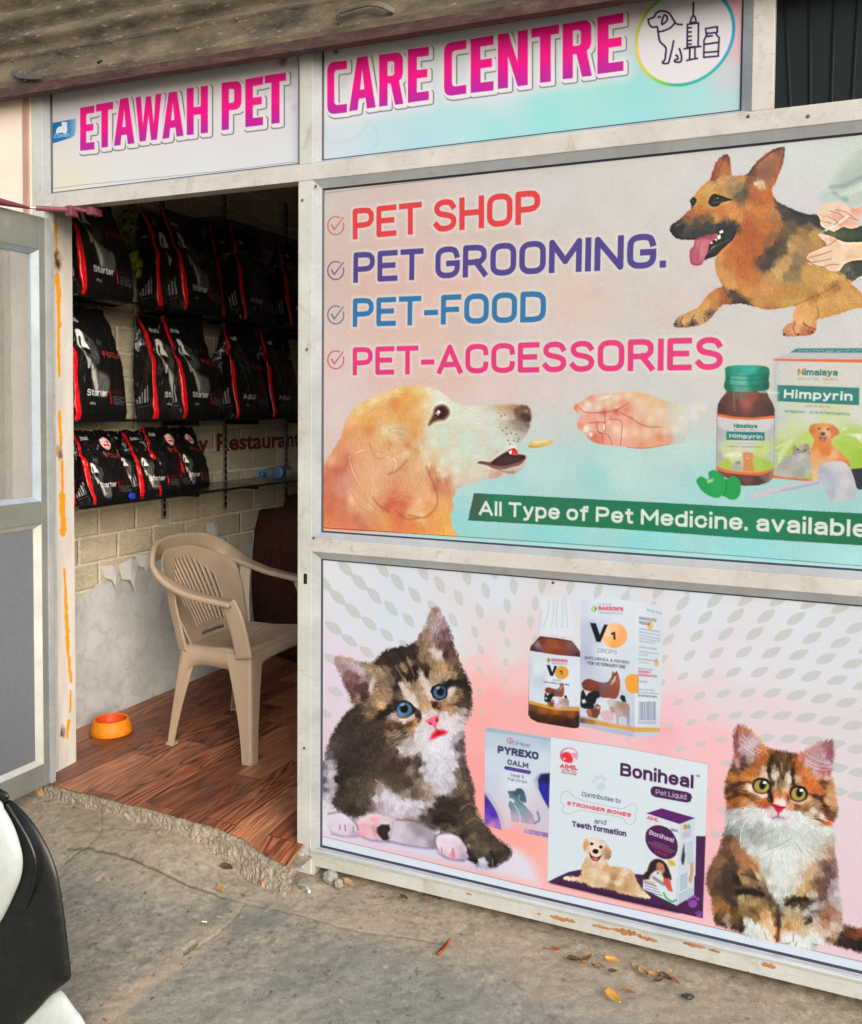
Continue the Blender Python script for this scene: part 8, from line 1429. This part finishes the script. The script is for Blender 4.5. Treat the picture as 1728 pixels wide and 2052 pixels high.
def bag(me, px, py, xf, z, rz, lab, grp, lean=8.0, dz=0.0):
    p = on_x(px, py, xf); r = bpy.data.objects.new('food_bag', me); COL.objects.link(r)
    r.location = (xf, p[1], z+.001); r.rotation_euler = (0, RAD(-lean), RAD(rz)); tag(r, lab, 'bag', grp); return r
G1, G2 = 'tall black pet food bags on the shelves', 'small black pet food bags on the lowest shelf'
bag(MT[0], 166, 585, -2.602, 1.866, 2, 'black food bag with red edge and puppy, first from the door on the upper shelf', G1)
bag(MT[1], 319, 610, -2.685, 1.866, -4, 'partly covered black Starter bag left of centre on the upper shelf', G1)
bag(MT[0], 371, 614, -2.600, 1.866, 3, 'black Starter bag standing frontmost at the middle of the upper shelf', G1)
bag(MT[2], 447, 633, -2.690, 1.866, -3, 'mostly hidden black bag showing only a dark red strip on the upper shelf', G1)
bag(MT[2], 492, 637, -2.600, 1.866, 4, 'black Adult bag with hooded animal print right of middle on the upper shelf', G1)
bag(MT[2], 583, 648, -2.610, 1.866, 0, 'black Adult bag cut off by the door post on the upper shelf', G1)
bag(MT[1], 155, 830, -2.602, 1.396, 4, 'black Starter bag with red FOCUS word, first from the door on the middle shelf', G1)
bag(MT[1], 311, 829, -2.675, 1.396, -6, 'crumpled black Starter bag with kinked red stripe, half hidden on the middle shelf', G1)
bag(MT[0], 370, 829, -2.600, 1.396, 1, 'black Starter bag with FOCUS word at the middle of the middle shelf', G1)
bag(MT[2], 477, 829, -2.605, 1.396, 2, 'black Adult bag with slanting red stripe right of the middle shelf puppy bags', G1)
bag(MT[2], 550, 829, -2.600, 1.396, 3, 'last black Adult bag beside the door post on the middle shelf', G1)
bag(MS[1], 150, 1004, -2.690, 1.070, -6, 'small black bag of which only a red corner shows beside the door jamb', G2, 18)
bag(MS[0], 190, 1006, -2.598, 1.070, 4, 'small black FOCUS bag with round pink sticker nearest the door jamb', G2, 20)
bag(MS[1], 243, 985, -2.735, 1.070, -3, 'small black bag leaning at the back behind the first sticker bag', G2, 16)
bag(MS[1], 284, 989, -2.668, 1.070, -8, 'small black bag showing its glossy side and red edge, second in the row', G2, 18)
bag(MS[0], 322, 984, -2.640, 1.070, 4, 'small black FOCUS bag with pink sticker at the middle of the low row', G2, 17)
bag(MS[1], 366, 978, -2.665, 1.070, 6, 'last small black bag with pink sticker at the right end of the low row', G2, 10)
# red striped bag lying on the top shelf
r = bpy.data.objects.new('food_bag', MT[2]); COL.objects.link(r); r.location = (-2.83, 1.06, 2.317); r.rotation_euler = (RAD(-8), RAD(-78), RAD(6)); r.scale = (.8, 1.5, .8); tag(r, 'large black bag with broad dark red stripe lying on the topmost shelf', 'bag', G1)
r.location = (-2.86, 1.02, 2.36)

# hanging artificial ivy
iv = empty('hanging_ivy', (-2.80, .62, 2.3)); tag(iv, 'yellow green artificial ivy strand hanging beside the first bag', 'plant')
b = bmesh.new(); R_ = random.Random(5)
for k in range(70):
    t = k/70; z = 2.42-t*.40; y = .69-.0*t+.028*math.sin(t*9)+R_.uniform(-.035, .035)*(1-.4*t); x = -2.80+R_.uniform(-.03, .03); s = R_.uniform(.016, .030)
    Mx = Matrix.Translation((x, y, z)) @ Matrix.Rotation(R_.uniform(0, 6.3), 4, 'X') @ Matrix.Rotation(R_.uniform(-.9, .9), 4, 'Y') @ Matrix.Rotation(R_.uniform(-.6, .6), 4, 'Z')
    P_ = [(0, 0, -1), (.1, .55, -.5), (.0, .9, .0), (.12, .45, .25), (0, .25, .9), (.1, 0, .6), (0, -.3, .9), (.12, -.5, .2), (0, -.9, -.05), (.1, -.5, -.5)]
    f = b.faces.new([b.verts.new(Mx @ Vector((p[0]*s, p[1]*s, p[2]*s))) for p in P_])
m = Mat('ivy_leaf', .5, .3); n1 = m.noise(35, 3, .6, m.co()); m.base(m.ramp(n1, [(.35, lin('3c4a20')), (.55, lin('7c8428')), (.7, lin('a89c30'))]))
LL = [obj('leaves', b, m.m)]; b = bmesh.new(); tube(b, [(-2.80, .69+.028*math.sin(t*9), 2.45-t*.44) for t in np.linspace(0, 1, 16)], .0025, 5); LL.append(obj('stem', b, plain('ivy_stem', '5c4c28', .7))); adopt(iv, LL)

# water bottle lying on the lowest shelf and a loose blue cap
wb = empty('water_bottle', (-2.72, 1.7, 1.105)); tag(wb, 'clear water bottle with blue cap lying on the lowest shelf', 'bottle')
c0, c1 = np.array(on_x(522, 950, -2.70)), np.array([-2.70, 1.95, 1.104]); c0[2] = 1.104
ax = (c1-c0)/np.linalg.norm(c1-c0)
def axial(nm, prof, mat):
    b = bmesh.new(); s_ = np.cross(ax, [0, 0, 1]); s_ /= np.linalg.norm(s_); t_ = np.cross(s_, ax)
    loft(b, [[tuple(c0+ax*d+(s_*math.cos(k*math.pi/10)+t_*math.sin(k*math.pi/10))*r) for k in range(20)] for d, r in prof]); o = obj(nm, b, mat, None, True); return o
m = Mat('clear_plastic', .1, .5); m.base(lin('c8d0d4')); m.b.inputs['Transmission Weight'].default_value = .85; m.b.inputs['IOR'].default_value = 1.2
LL = [axial('bottle_body', [(.03, .011), (.045, .012), (.07, .028), (.10, .032), (.13, .030), (.135, .032), (.19, .032), (.195, .030), (.25, .032), (.27, .026)], m.m), axial('cap', [(0, .012), (.003, .015), (.028, .015), (.03, .012)], plain('blue_cap', '1f62b4', .4)), axial('label', [(.137, .0325), (.188, .0325)], plain('blue_label', '5c8cc4', .5))]
adopt(wb, LL)
cp_ = on_x(265, 983, -2.592); b = bmesh.new(); bmesh.ops.create_cone(b, cap_ends=True, segments=24, radius1=.015, radius2=.0135, depth=.014); bmesh.ops.bevel(b, geom=b.edges[:], offset=.0015, segments=1, affect='EDGES'); bmesh.ops.rotate(b, verts=b.verts, cent=(0, 0, 0), matrix=Matrix.Rotation(RAD(80), 3, 'Y'))
bmesh.ops.translate(b, verts=b.verts, vec=(-2.592, cp_[1], 1.0865)); o = obj('bottle_cap', b, plain('cap_blue', '1c34a8', .4)); tag(o, 'round blue bottle cap at the shelf edge beside a small black bag', 'bottle cap')

# ================================================================== dark sofa
m = Mat('brown_cloth', .9, .1); n1 = m.noise(60, 4, .6, m.co()); m.base(m.ramp(n1, [(.3, lin('2c1a16')), (.7, lin('44291f'))])); m.bump(n1, .2, .004); BRN = m.m
m = Mat('red_brown_cloth', .9, .1); n1 = m.noise(60, 4, .6, m.co()); m.base(m.ramp(n1, [(.3, lin('502820')), (.7, lin('6c382c'))])); RBR = m.m
sf = empty('sofa', (-2.45, 2.2, .1)); tag(sf, 'dark brown upholstered sofa with reddish cushions in the gloom behind the chair', 'sofa')
def soft(nm, a, mat, bev=.05, rot=None):
    b = bmesh.new(); bmesh.ops.create_cube(b, size=1.0); bmesh.ops.subdivide_edges(b, edges=b.edges[:], cuts=5, use_grid_fill=True)
    for v in b.verts:
        n = v.co*2; f = (1-.10*(n.x**2*n.y**2+n.y**2*n.z**2+n.x**2*n.z**2)); v.co = v.co*f
        v.co += v.co.normalized()*(fbm(v.co.x*4+a[0]*3, v.co.y*4+v.co.z*3, 2)-.5)*.05
    Ms = Matrix.Translation(((a[0]+a[1])/2, (a[2]+a[3])/2, (a[4]+a[5])/2)) @ (rot or Matrix.Identity(4)) @ Matrix.Diagonal((a[1]-a[0], a[3]-a[2], a[5]-a[4], 1))
    bmesh.ops.transform(b, matrix=Ms, verts=b.verts); o = obj(nm, b, mat, None, True); return o
LL = [soft('armrest', (-2.86, -2.0, 1.60, 1.80, .1, .94), BRN), soft('backrest', (-2.865, -2.62, 1.78, 3.2, .32, 1.0), BRN), soft('seat', (-2.7, -2.0, 1.78, 3.2, .12, .46), BRN), soft('cushion', (-2.60, -2.44, 1.84, 2.34, .46, .92), BRN, rot=Matrix.Rotation(RAD(-14), 4, 'Y')), soft('cushion', (-2.66, -2.52, 2.0, 2.6, .60, 1.0), RBR, rot=Matrix.Rotation(RAD(-12), 4, 'Y'))]
adopt(sf, LL)
# ================================================================== beige moulded plastic armchair
m = Mat('beige_plastic', .42, .4); n1 = m.noise(9, 5, .6, m.co()); n2 = m.noise(70, 3, .6, m.co()); c = m.ramp(n1, [(.3, lin('9c8872')), (.7, lin('a7947e'))]); c = m.mix(m.ramp(n2, [(.72, (0,)*3), (.8, (.35,)*3)]), c, lin('8a745c')); m.base(c); m.rough(n1, .36, .52); m.bump(n2, .04, .002); PLA = m.m
ch = empty('plastic_chair', (-2.2095, .70, .1), RAD(2)); tag(ch, 'beige moulded plastic armchair with slotted back just inside the doorway', 'chair')
# back: arched shell leaning backwards; slots are real gaps
SEATZ = .40
def back_pt(u, v):
    """u -1..1 across, v 0..1 upward"""
    top = .385*(1-.24*abs(u)**2.7)
    z = SEATZ-.03+v*top
    hw = .185+.085*v**.9-.03*v**5
    y = u*hw
    x = -.150-.205*(v*top/.385)**1.1+.085*u*u*(.35+.65*v)
    return x, y, z
NU, NV = 101, 40
b = bmesh.new(); G = [[b.verts.new(back_pt(-1+2*i/(NU-1), j/(NV-1))) for j in range(NV)] for i in range(NU)]
for i in range(NU-1):
    u = -1+2*(i+.5)/(NU-1)
    for j in range(NV-1):
        v = (j+.5)/(NV-1)
        lim = .46+.22*v
        arch = .88-.22*(abs(u)/.6)**2
        if abs(u) < lim and .20 < v < arch and (i % 5) in (1, 2) and abs(v-.0) > .01: continue
        if abs(u) < .40 and .10 < v < .135: continue
        b.faces.new((G[i][j], G[i+1][j], G[i+1][j+1], G[i][j+1])).smooth = True
loose = [v for v in b.verts if not v.link_faces]
for v in loose: b.verts.remove(v)
o = obj('backrest', b, PLA, ch, True); md = o.modifiers.new('thick', 'SOLIDIFY'); md.thickness = .006; md.offset = 0
# rounded rim: arm, over the back, other arm
half = [(.118, .272, .600), (.06, .276, .607), (0, .279, .614), (-.08, .279, .627), (-.17, .271, .655), (-.255, .250, .697), (-.308, .207, .732), (-.340, .147, .753), (-.354, .075, .762), (-.358, 0, .765)]
rim = half+[(x, -y, z) for x, y, z in half[-2::-1]]
rs = spline(rim, 5); N = len(rs); side = []; wid = []; thk = []
for i, p in enumerate(rs):
    t = abs(i/(N-1)-.5)*2                         # 0 at the top of the back, 1 at the arm fronts
    f = min(1, max(0, (t-.25)/.35)); f = f*f*(3-2*f)
    sgn = 1 if p[1] > 0 else -1
    side.append((.25*(1-f), sgn*f*1.0+.0001, (1-f)*1.0)); wid.append(.090*(1-f)+.062*f); thk.append(.024)
b = bmesh.new(); band(b, rs, side, wid, thk); obj('armrest_rim', b, PLA, ch, True)
# seat
b = bmesh.new(); NS = 34
def seat_pt(a, c_):
    x = -.155+.330*a; hw = .215+.028*a; y = c_*hw
    z = SEATZ+.016*a-.020*math.exp(-((a-.42)/.32)**2)*(1-c_*c_)+.006*c_*c_
    if a > .88: z -= .055*((a-.88)/.12)**2
    z += .0018*math.cos(a*60)*(1-abs(c_)**4)*(.15 < a < .85)
    if abs(c_) > .93: z -= .012*((abs(c_)-.93)/.07)
    return x, y, z
G = [[b.verts.new(seat_pt(i/(NS*2-1), -1+2*j/(NS-1))) for j in range(NS)] for i in range(NS*2)]
for i in range(NS*2-1):
    for j in range(NS-1): b.faces.new((G[i][j], G[i+1][j], G[i+1][j+1], G[i][j+1])).smooth = True
o = obj('seat', b, PLA, ch, True); md = o.modifiers.new('thick', 'SOLIDIFY'); md.thickness = .007; md.offset = -1
# front apron with arched lower edge
b = bmesh.new(); A_, B_ = [], []
for k in range(41):
    c_ = -1+2*k/40; y = c_*.238; lo = SEATZ-.035-.055*abs(c_)**3.2
    B_.append((.186, y, lo)); A_.append((.18, y, 0))
V = [[b.verts.new((.170, p[1], SEATZ+.004)) for p in A_], [b.verts.new((.181, p[1], SEATZ-.012)) for p in A_], [b.verts.new((.186, p[1], SEATZ-.03)) for p in A_], [b.verts.new(p) for p in B_]]
for r0, r1 in zip(V[:-1], V[1:]):
    for k in range(40): b.faces.new((r0[k], r0[k+1], r1[k+1], r1[k])).smooth = True
o = obj('front_apron', b, PLA, ch, True); md = o.modifiers.new('thick', 'SOLIDIFY'); md.thickness = .006
# side skirts with arches
for s in (-1, 1):
    b = bmesh.new(); V = [[], [], []]
    for k in range(41):
        t = k/40; x = -.155+.325*t; e = abs(2*t-1); lo = SEATZ-.060-.085*e**4
        V[0].append(b.verts.new((x, s*(.218+.022*t), SEATZ+.006))); V[1].append(b.verts.new((x, s*(.226+.022*t), SEATZ-.02))); V[2].append(b.verts.new((x, s*(.229+.022*t), lo)))
    for r0, r1 in zip(V[:-1], V[1:]):
        for k in range(40): b.faces.new((r0[k], r0[k+1], r1[k+1], r1[k]))
    o = obj('side_skirt', b, PLA, ch, True); md = o.modifiers.new('thick', 'SOLIDIFY'); md.thickness = .006
# legs: folded L sections that taper to small feet
def leg(pA, pB, wA, wB, out, name='leg'):
    """pA top outer corner, pB bottom outer corner, widths of the two flanges, out = inward directions of flange 1 and 2"""
    b = bmesh.new(); rings = []
    for t in np.linspace(0, 1, 14):
        p = np.array(pA)*(1-t)+np.array(pB)*t; f = (1-t)**1.6
        w1 = wB[0]+(wA[0]-wB[0])*f; w2 = wB[1]+(wA[1]-wB[1])*f; d1, d2 = np.array(out[0], float), np.array(out[1], float); r_ = .010; th = .005
        O_ = [p+d1*w1, p+d1*r_, p+d1*r_*.3+d2*r_*.3, p+d2*r_, p+d2*w2, p+d2*w2+d1*th, p+d2*r_+d1*th, p+d1*(r_*.3+th*.8)+d2*(r_*.3+th*.8), p+d1*r_+d2*th, p+d1*w1+d2*th]
        rings.append([tuple(v) for v in O_])
    loft(b, rings); L_ = obj(name, b, PLA, ch, False); b = bmesh.new(); fw = min(wB)-.003
    box(b, pB[0]+min(0, out[0][0], out[1][0])*fw-.001, pB[0]+max(0, out[0][0], out[1][0])*fw+.001, pB[1]+min(0, out[0][1], out[1][1])*fw-.001, pB[1]+max(0, out[0][1], out[1][1])*fw+.001, -.0005, .010, .002)
    obj('foot', b, PLA, L_); return L_
for s in (-1, 1):
    leg((.183, s*.248, SEATZ+.002), (.217, s*.296, 0), (.115, .085), (.042, .046), ((-1, 0, 0), (0, -s, 0)))
    leg((-.160, s*.224, SEATZ), (-.217, s*.243, 0), (.090, .070), (.036, .040), ((1, 0, 0), (0, -s, 0)))
    # arm support rising from the front corner, and the rear web joining seat and back
    pa = spline([(.158, s*.250, SEATZ-.01), (.142, s*.262, SEATZ+.09), (.122, s*.268, SEATZ+.16), (.098, s*.272, .604)], 6)
    b = bmesh.new(); band(b, pa, [(1, 0, -.1)]*len(pa), [.074 for k in range(len(pa))], .020); obj('arm_support', b, PLA, ch, True)
    pa = spline([(-.150, s*.218, SEATZ-.02), (-.165, s*.232, SEATZ+.08), (-.175, s*.250, SEATZ+.17), (-.175, s*.262, .655)], 6)
    b = bmesh.new(); band(b, pa, [(1, s*.3, 0)]*len(pa), .05, .010); obj('back_web', b, PLA, ch, True)

# ================================================================== orange feeding bowl
bw = empty('pet_bowl', (-2.715, .465, .101)); bw.scale = (.83, .83, .86); tag(bw, 'orange plastic pet bowl on the wooden floor by the jamb', 'bowl')
b = bmesh.new(); prof = [(.100, 0), (.104, .004), (.098, .03), (.090, .055), (.085, .066), (.080, .069), (.074, .066)]
n = 48; rings = [[(r*math.cos(k*2*math.pi/n), r*math.sin(k*2*math.pi/n), z) for k in range(n)] for r, z in prof]; loft(b, rings, caps=False); obj('outer_shell', b, plain('bowl_yellow_orange', 'd07c16', .55, .3, 0, .10, 30), bw, True)
b = bmesh.new(); prof = [(.074, .066), (.070, .050), (.064, .028), (.054, .022), (.02, .020), (.001, .020)]
rings = [[(r*math.cos(k*2*math.pi/n), r*math.sin(k*2*math.pi/n), z) for k in range(n)] for r, z in prof]; loft(b, rings, caps=False); obj('inner_dish', b, plain('bowl_red_orange', 'c8460f', .5, .3, 0, .10, 30), bw, True)

# ================================================================== dry leaves and litter on the pavement
def leafmat(nm, a, c_):
    m = Mat(nm, .7, .2); n1 = m.noise(60, 4, .6, m.co()); m.base(m.ramp(n1, [(.3, lin(a)), (.7, lin(c_))])); return m.m
LM = {'rust': leafmat('leaf_rust', '7c3c1c', 'a8582c'), 'brown': leafmat('leaf_brown', '6c4a30', '94704a'), 'ochre': leafmat('leaf_ochre', 'b07830', 'd0a048'), 'dark': leafmat('leaf_dark', '3c2c20', '5c4632'), 'tan': leafmat('leaf_tan', '947850', 'b89c70')}
def leaf(px, py, L, W, rz, tilt, kind, lab, curl=.25):
    p = on_z(px, py, .006); b = bmesh.new(); nL, nW = 12, 5; G = []
    for i in range(nL+1):
        t = i/nL; w_ = W*math.sin(math.pi*min(1, t**.8))**.8*(1-.25*t)+.0004; G.append([b.verts.new(((t-.5)*L, (k/(nW-1)-.5)*w_, curl*W*abs(k/(nW-1)-.5)**1.3*2+curl*L*.5*(t-.5)**2)) for k in range(nW)])
    for i in range(nL):
        for k in range(nW-1): b.faces.new((G[i][k], G[i+1][k], G[i+1][k+1], G[i][k+1])).smooth = True
    tube(b, [((-.5)*L-.012, 0, .004), (-.5*L, 0, curl*L*.125), (0, 0, .0006)], .0006, 5)
    o = obj('dry_leaf', b, LM[kind]); md = o.modifiers.new('thick', 'SOLIDIFY'); md.thickness = .0006
    o.location = (p[0], p[1], .008); o.rotation_euler = (RAD(tilt), RAD(tilt*.4), RAD(rz)); tag(o, lab, 'leaf', 'dry fallen leaves on the pavement'); return o
leaf(893, 1903, .062, .026, 78, -35, 'rust', 'pointed rust red leaf standing on edge alone in the open pavement', .35)
leaf(531, 1766, .034, .018, 75, -30, 'rust', 'small curled rust leaf before the crumbled right end of the step', .4)
leaf(442, 1784, .032, .018, -20, 5, 'ochre', 'small bright yellow leaf on the pavement left of the door post')
leaf(1226, 1926, .036, .024, 10, 8, 'ochre', 'round ochre leaf, brightest in the litter under the pink poster')
leaf(1229, 2000, .055, .026, -35, 10, 'ochre', 'long orange brown leaf lying nearest the viewer under the poster')
leaf(1260, 1990, .034, .014, 5, 6, 'brown', 'narrow brown leaf just right of the long orange leaf')
leaf(1178, 1927, .040, .024, 60, -20, 'brown', 'curled brown leaf beside the round ochre one', .4)
leaf(1150, 1925, .036, .022, 20, 10, 'dark', 'flattened dark brown leaf left of the curled brown one')
leaf(1228, 1948, .026, .014, 30, 12, 'dark', 'tiny dark leaf below the round ochre leaf')
leaf(1292, 1952, .040, .022, -40, 15, 'tan', 'pale tan leaf at the left of the leaf heap under the poster', .4)
leaf(1312, 1958, .042, .020, 20, 20, 'brown', 'crumpled brown leaf in the middle of the leaf heap', .5)
leaf(1335, 1962, .036, .018, -15, 18, 'dark', 'dark leaf at the right of the leaf heap', .5)
leaf(1352, 1968, .034, .016, -30, 10, 'brown', 'thin brown leaf trailing off right of the leaf heap')
leaf(1275, 1940, .030, .016, -50, 10, 'tan', 'small tan leaf above the leaf heap against the frame')
leaf(1112, 1905, .026, .018, 15, 5, 'rust', 'small rust leaf close to the frame at the left of the litter')
leaf(700, 1772, .045, .020, -25, 12, 'tan', 'tan leaf tucked under the frame corner beside the grey stones', .4)
leaf(860, 1806, .036, .014, -15, 5, 'brown', 'flat brown leaf half under the bottom rail')
leaf(810, 1800, .030, .016, -20, 5, 'dark', 'small dark leaf in the gap under the bottom rail')
leaf(454, 1742, .040, .024, 20, 20, 'dark', 'crumpled dark leaf below the rubble of the step', .6)
leaf(482, 1733, .026, .018, 50, 15, 'tan', 'tiny tan leaf scrap right of the crumpled dark leaf', .5)
leaf(512, 1712, .036, .024, 30, 20, 'dark', 'brown leaf caught in the broken step rubble', .4)
leaf(424, 1697, .055, .030, 80, 25, 'tan', 'large dull tan leaf leaning on the broken step', .2)
for i, (x, y) in enumerate(((1205, 1940), (1318, 1968), (1345, 1952), (1190, 1938))):
    leaf(x, y, .024+.004*(i % 3), .014, i*47, 8+6*(i % 4), ('brown', 'dark', 'tan')[i % 3], 'crumpled leaf scrap among the leaf heap under the pink poster', .4)
b = bmesh.new()
rs_ = random.Random(3)
GR = plain('grey_stone', '8c8c84', .9, .2, 0, .2, 40, .3)
def stone(px, py, r, lab, mat=GR, sq=(1, .8, .7), seed=1, z=0.0):
    p = on_z(px, py, z); b = bmesh.new(); bmesh.ops.create_icosphere(b, subdivisions=3, radius=1)
    for v in b.verts:
        d = 1+(fbm(v.co.x*1.6+seed, v.co.y*1.6+v.co.z, seed, 4)-.5)*.7; v.co = Vector((v.co.x*sq[0], v.co.y*sq[1], v.co.z*sq[2]))*r*d
    o = obj('stone', b, mat); o.location = (p[0], p[1], r*.35+z); tag(o, lab, 'stone', 'loose stones on the pavement'); return o
stone(663, 1762, .026, 'largest grey stone under the corner of the poster frame', GR, (1, .9, .75), 2)
stone(678, 1775, .016, 'smaller brown grey stone leaning on the largest one', CONC, (1, .8, .9), 5)
stone(400, 1748, .009, 'white pebble on the pavement below the step', plain('pale_pebble', 'b8b4a8', .8), (1, .8, .5), 4)
stone(409, 1717, .008, 'bluish grey pebble by the step rubble', plain('blue_pebble', '9aa4a8', .6), (1, 1, .8), 6)
stone(608, 1775, .012, 'flat grey chip in front of the door post', GR, (1.6, .9, .3), 7)
for k in range(46):
    x, y = rs_.uniform(1040, 1700), 0; 
for i, (x, y, r_) in enumerate(((395, 1705, .012), (440, 1712, .018), (470, 1722, .014), (500, 1700, .016), (545, 1722, .015), (575, 1728, .012), (330, 1672, .012), (360, 1690, .009), (585, 1715, .018))):
    p = on_z(x, y, .012); b = bmesh.new(); bmesh.ops.create_icosphere(b, subdivisions=2, radius=1)
    for v in b.verts: v.co = v.co*r_*(1+(fbm(v.co.x*2+i, v.co.y*2+v.co.z, i)-.5)*.9)
    o = obj('concrete_lump', b, CONC); o.location = (p[0], p[1], .012); tag(o, 'lump of crumbled concrete lying along the broken step', 'concrete lump', 'crumbled lumps along the step')
# white butts and a dark droppings spot
WHT = plain('paper_white', 'd0cec4', .8)
def butt(px, py, L, r, rz, lab):
    p = on_z(px, py, .004); b = bmesh.new(); a = RAD(rz); d = Vector((math.cos(a), math.sin(a), 0)); tube(b, [tuple(-d*L/2), tuple(d*L/2)], r, 10); o = obj('cigarette_butt', b, WHT); o.location = (p[0], p[1], r+.003); tag(o, lab, 'litter', 'white litter pieces'); return o
butt(295, 1737, .026, .0045, 25, 'white cigarette butt on the pavement below the step')
butt(618, 1786, .022, .0045, -40, 'white paper roll in front of the door post foot')
butt(410, 1848, .014, .002, 15, 'thin white scrap in the dark patch of pavement')
butt(562, 1728, .040, .002, 25, 'thin pale straw at the right end of the step')
p = on_z(268, 1722, .003); b = bmesh.new(); R_ = random.Random(9)
for k in range(14):
    x, y = R_.gauss(0, .010), R_.gauss(0, .005); bmesh.ops.create_icosphere(b, subdivisions=1, radius=R_.uniform(.003, .006), matrix=Matrix.Translation((x, y, .002)) @ Matrix.Diagonal((1.6, 1, .5, 1)))
o = obj('dirt_clump', b, plain('dark_dirt', '2c241a', .9)); o.location = (p[0], p[1], .003); tag(o, 'dark clump of dirt beside the white cigarette butt', 'dirt')
p = on_z(1372, 2000, .003); b = bmesh.new()
for k in range(8):
    bmesh.ops.create_icosphere(b, subdivisions=1, radius=R_.uniform(.005, .009), matrix=Matrix.Translation((R_.gauss(0, .010), R_.gauss(0, .006), .004)) @ Matrix.Rotation(R_.random()*3, 4, 'X') @ Matrix.Diagonal((1.6, .8, .5, 1)))
o = obj('foil_wrapper', b, plain('foil', '4a4640', .3, .6, .6, .4, 60)); o.location = (p[0], p[1], .004); tag(o, 'crumpled dark foil wrapper on the pavement at the lower right', 'wrapper')

# ================================================================== parked car, only its front corner in view
m = Mat('white_paint', .25, .5); m.base(m.mix(m.ramp(m.noise(60, 6, .75, m.co()), [(.45, (0,)*3), (.75, (.35,)*3)]), lin('a4acaa'), lin('8a8474'))); m.b.inputs['Coat Weight'].default_value = .5; m.b.inputs['Coat Roughness'].default_value = .05; n1 = m.noise(3, 4, .6, m.co()); m.rough(n1, .22, .34); WPAINT = m.m
m = Mat('black_cladding', .3, .5); n1 = m.noise(40, 7, .75, m.co()); m.base(m.ramp(n1, [(.3, lin('0b0d0e')), (.62, lin('161819')), (.8, lin('34322c'))])); m.rough(n1, .3, .5); m.b.inputs['Specular IOR Level'].default_value = .3; m.b.inputs['Coat Weight'].default_value = .2; m.b.inputs['Coat Roughness'].default_value = .12; BLK = m.m
car = empty('parked_car', (-1.9, -1.05, 0)); tag(car, 'white car with glossy black corner trim, cut off at the lower left', 'car')
CYD = -.95
def bulge(nm, outline, mat, Y, depth, back, sm=4, power=2.0, n=40):
    """rounded body panel: a traced outline swelling towards the viewer and running back as a solid"""
    p = [np.array(q) for q in spline(outline, sm, True)]; W_ = [on_y(a[0], a[1], Y) for a in p]; b = bmesh.new()
    c0 = sum(W_)/len(W_); rings = []
    for k in range(n+1):
        t = k/n; s_ = math.cos(t*math.pi/2)**.55 if t < 1 else .02; dy = -depth*math.sin(t*math.pi/2)
        rings.append([tuple((c0[0]+(w_[0]-c0[0])*max(s_, .02), Y+dy, c0[2]+(w_[2]-c0[2])*max(s_, .02))) for w_ in W_])
    rings.insert(0, [(w_[0]-.28*back, Y+.11*back, w_[2]-.10*back) for w_ in W_]); loft(b, rings); return obj(nm, b, mat, None, True)
LL = []
blk = [(-420, 1500), (-100, 1575), (0, 1604), (22, 1604), (60, 1640), (92, 1690), (114, 1745), (127, 1815), (136, 1890), (142, 1945), (142, 1958), (134, 1970), (100, 1998), (52, 2048), (-100, 2190), (-420, 2300), (-700, 2000), (-700, 1700)]
LL.append(bulge('corner_trim', blk, BLK, CYD, .035, .5, 5))
lowb = [(-420, 1850), (0, 1900), (100, 1985), (122, 1984), (150, 2020), (172, 2052), (215, 2150), (235, 2300), (-500, 2420), (-700, 2100)]
LL.append(bulge('bumper', lowb, WPAINT, CYD+.05, .05, .45, 5))
wht = [(-500, 1480), (-120, 1560), (-10, 1598), (10, 1622), (28, 1655), (40, 1690), (46, 1722), (43, 1755), (30, 1790), (0, 1850), (-60, 1935), (-250, 2010), (-600, 1950), (-700, 1700)]
LL.append(bulge('body_panel', wht, WPAINT, CYD-.036, .05, .3, 5))
rg = [on_y(x, y, CYD-.030) for x, y in ((14, 1612), (38, 1650), (60, 1690), (71, 1725), (70, 1760), (60, 1795), (48, 1822))]
b = bmesh.new(); tube(b, spline(rg, 5), .004, 8); LL.append(obj('trim_ridge', b, BLK))
up = [(-400, 1440), (-40, 1555), (0, 1580), (14, 1588), (18, 1600), (0, 1606), (-60, 1600), (-500, 1500)]
LL.append(bulge('top_moulding', up, BLK, CYD-.02, .02, .2, 4))
adopt(car, LL)
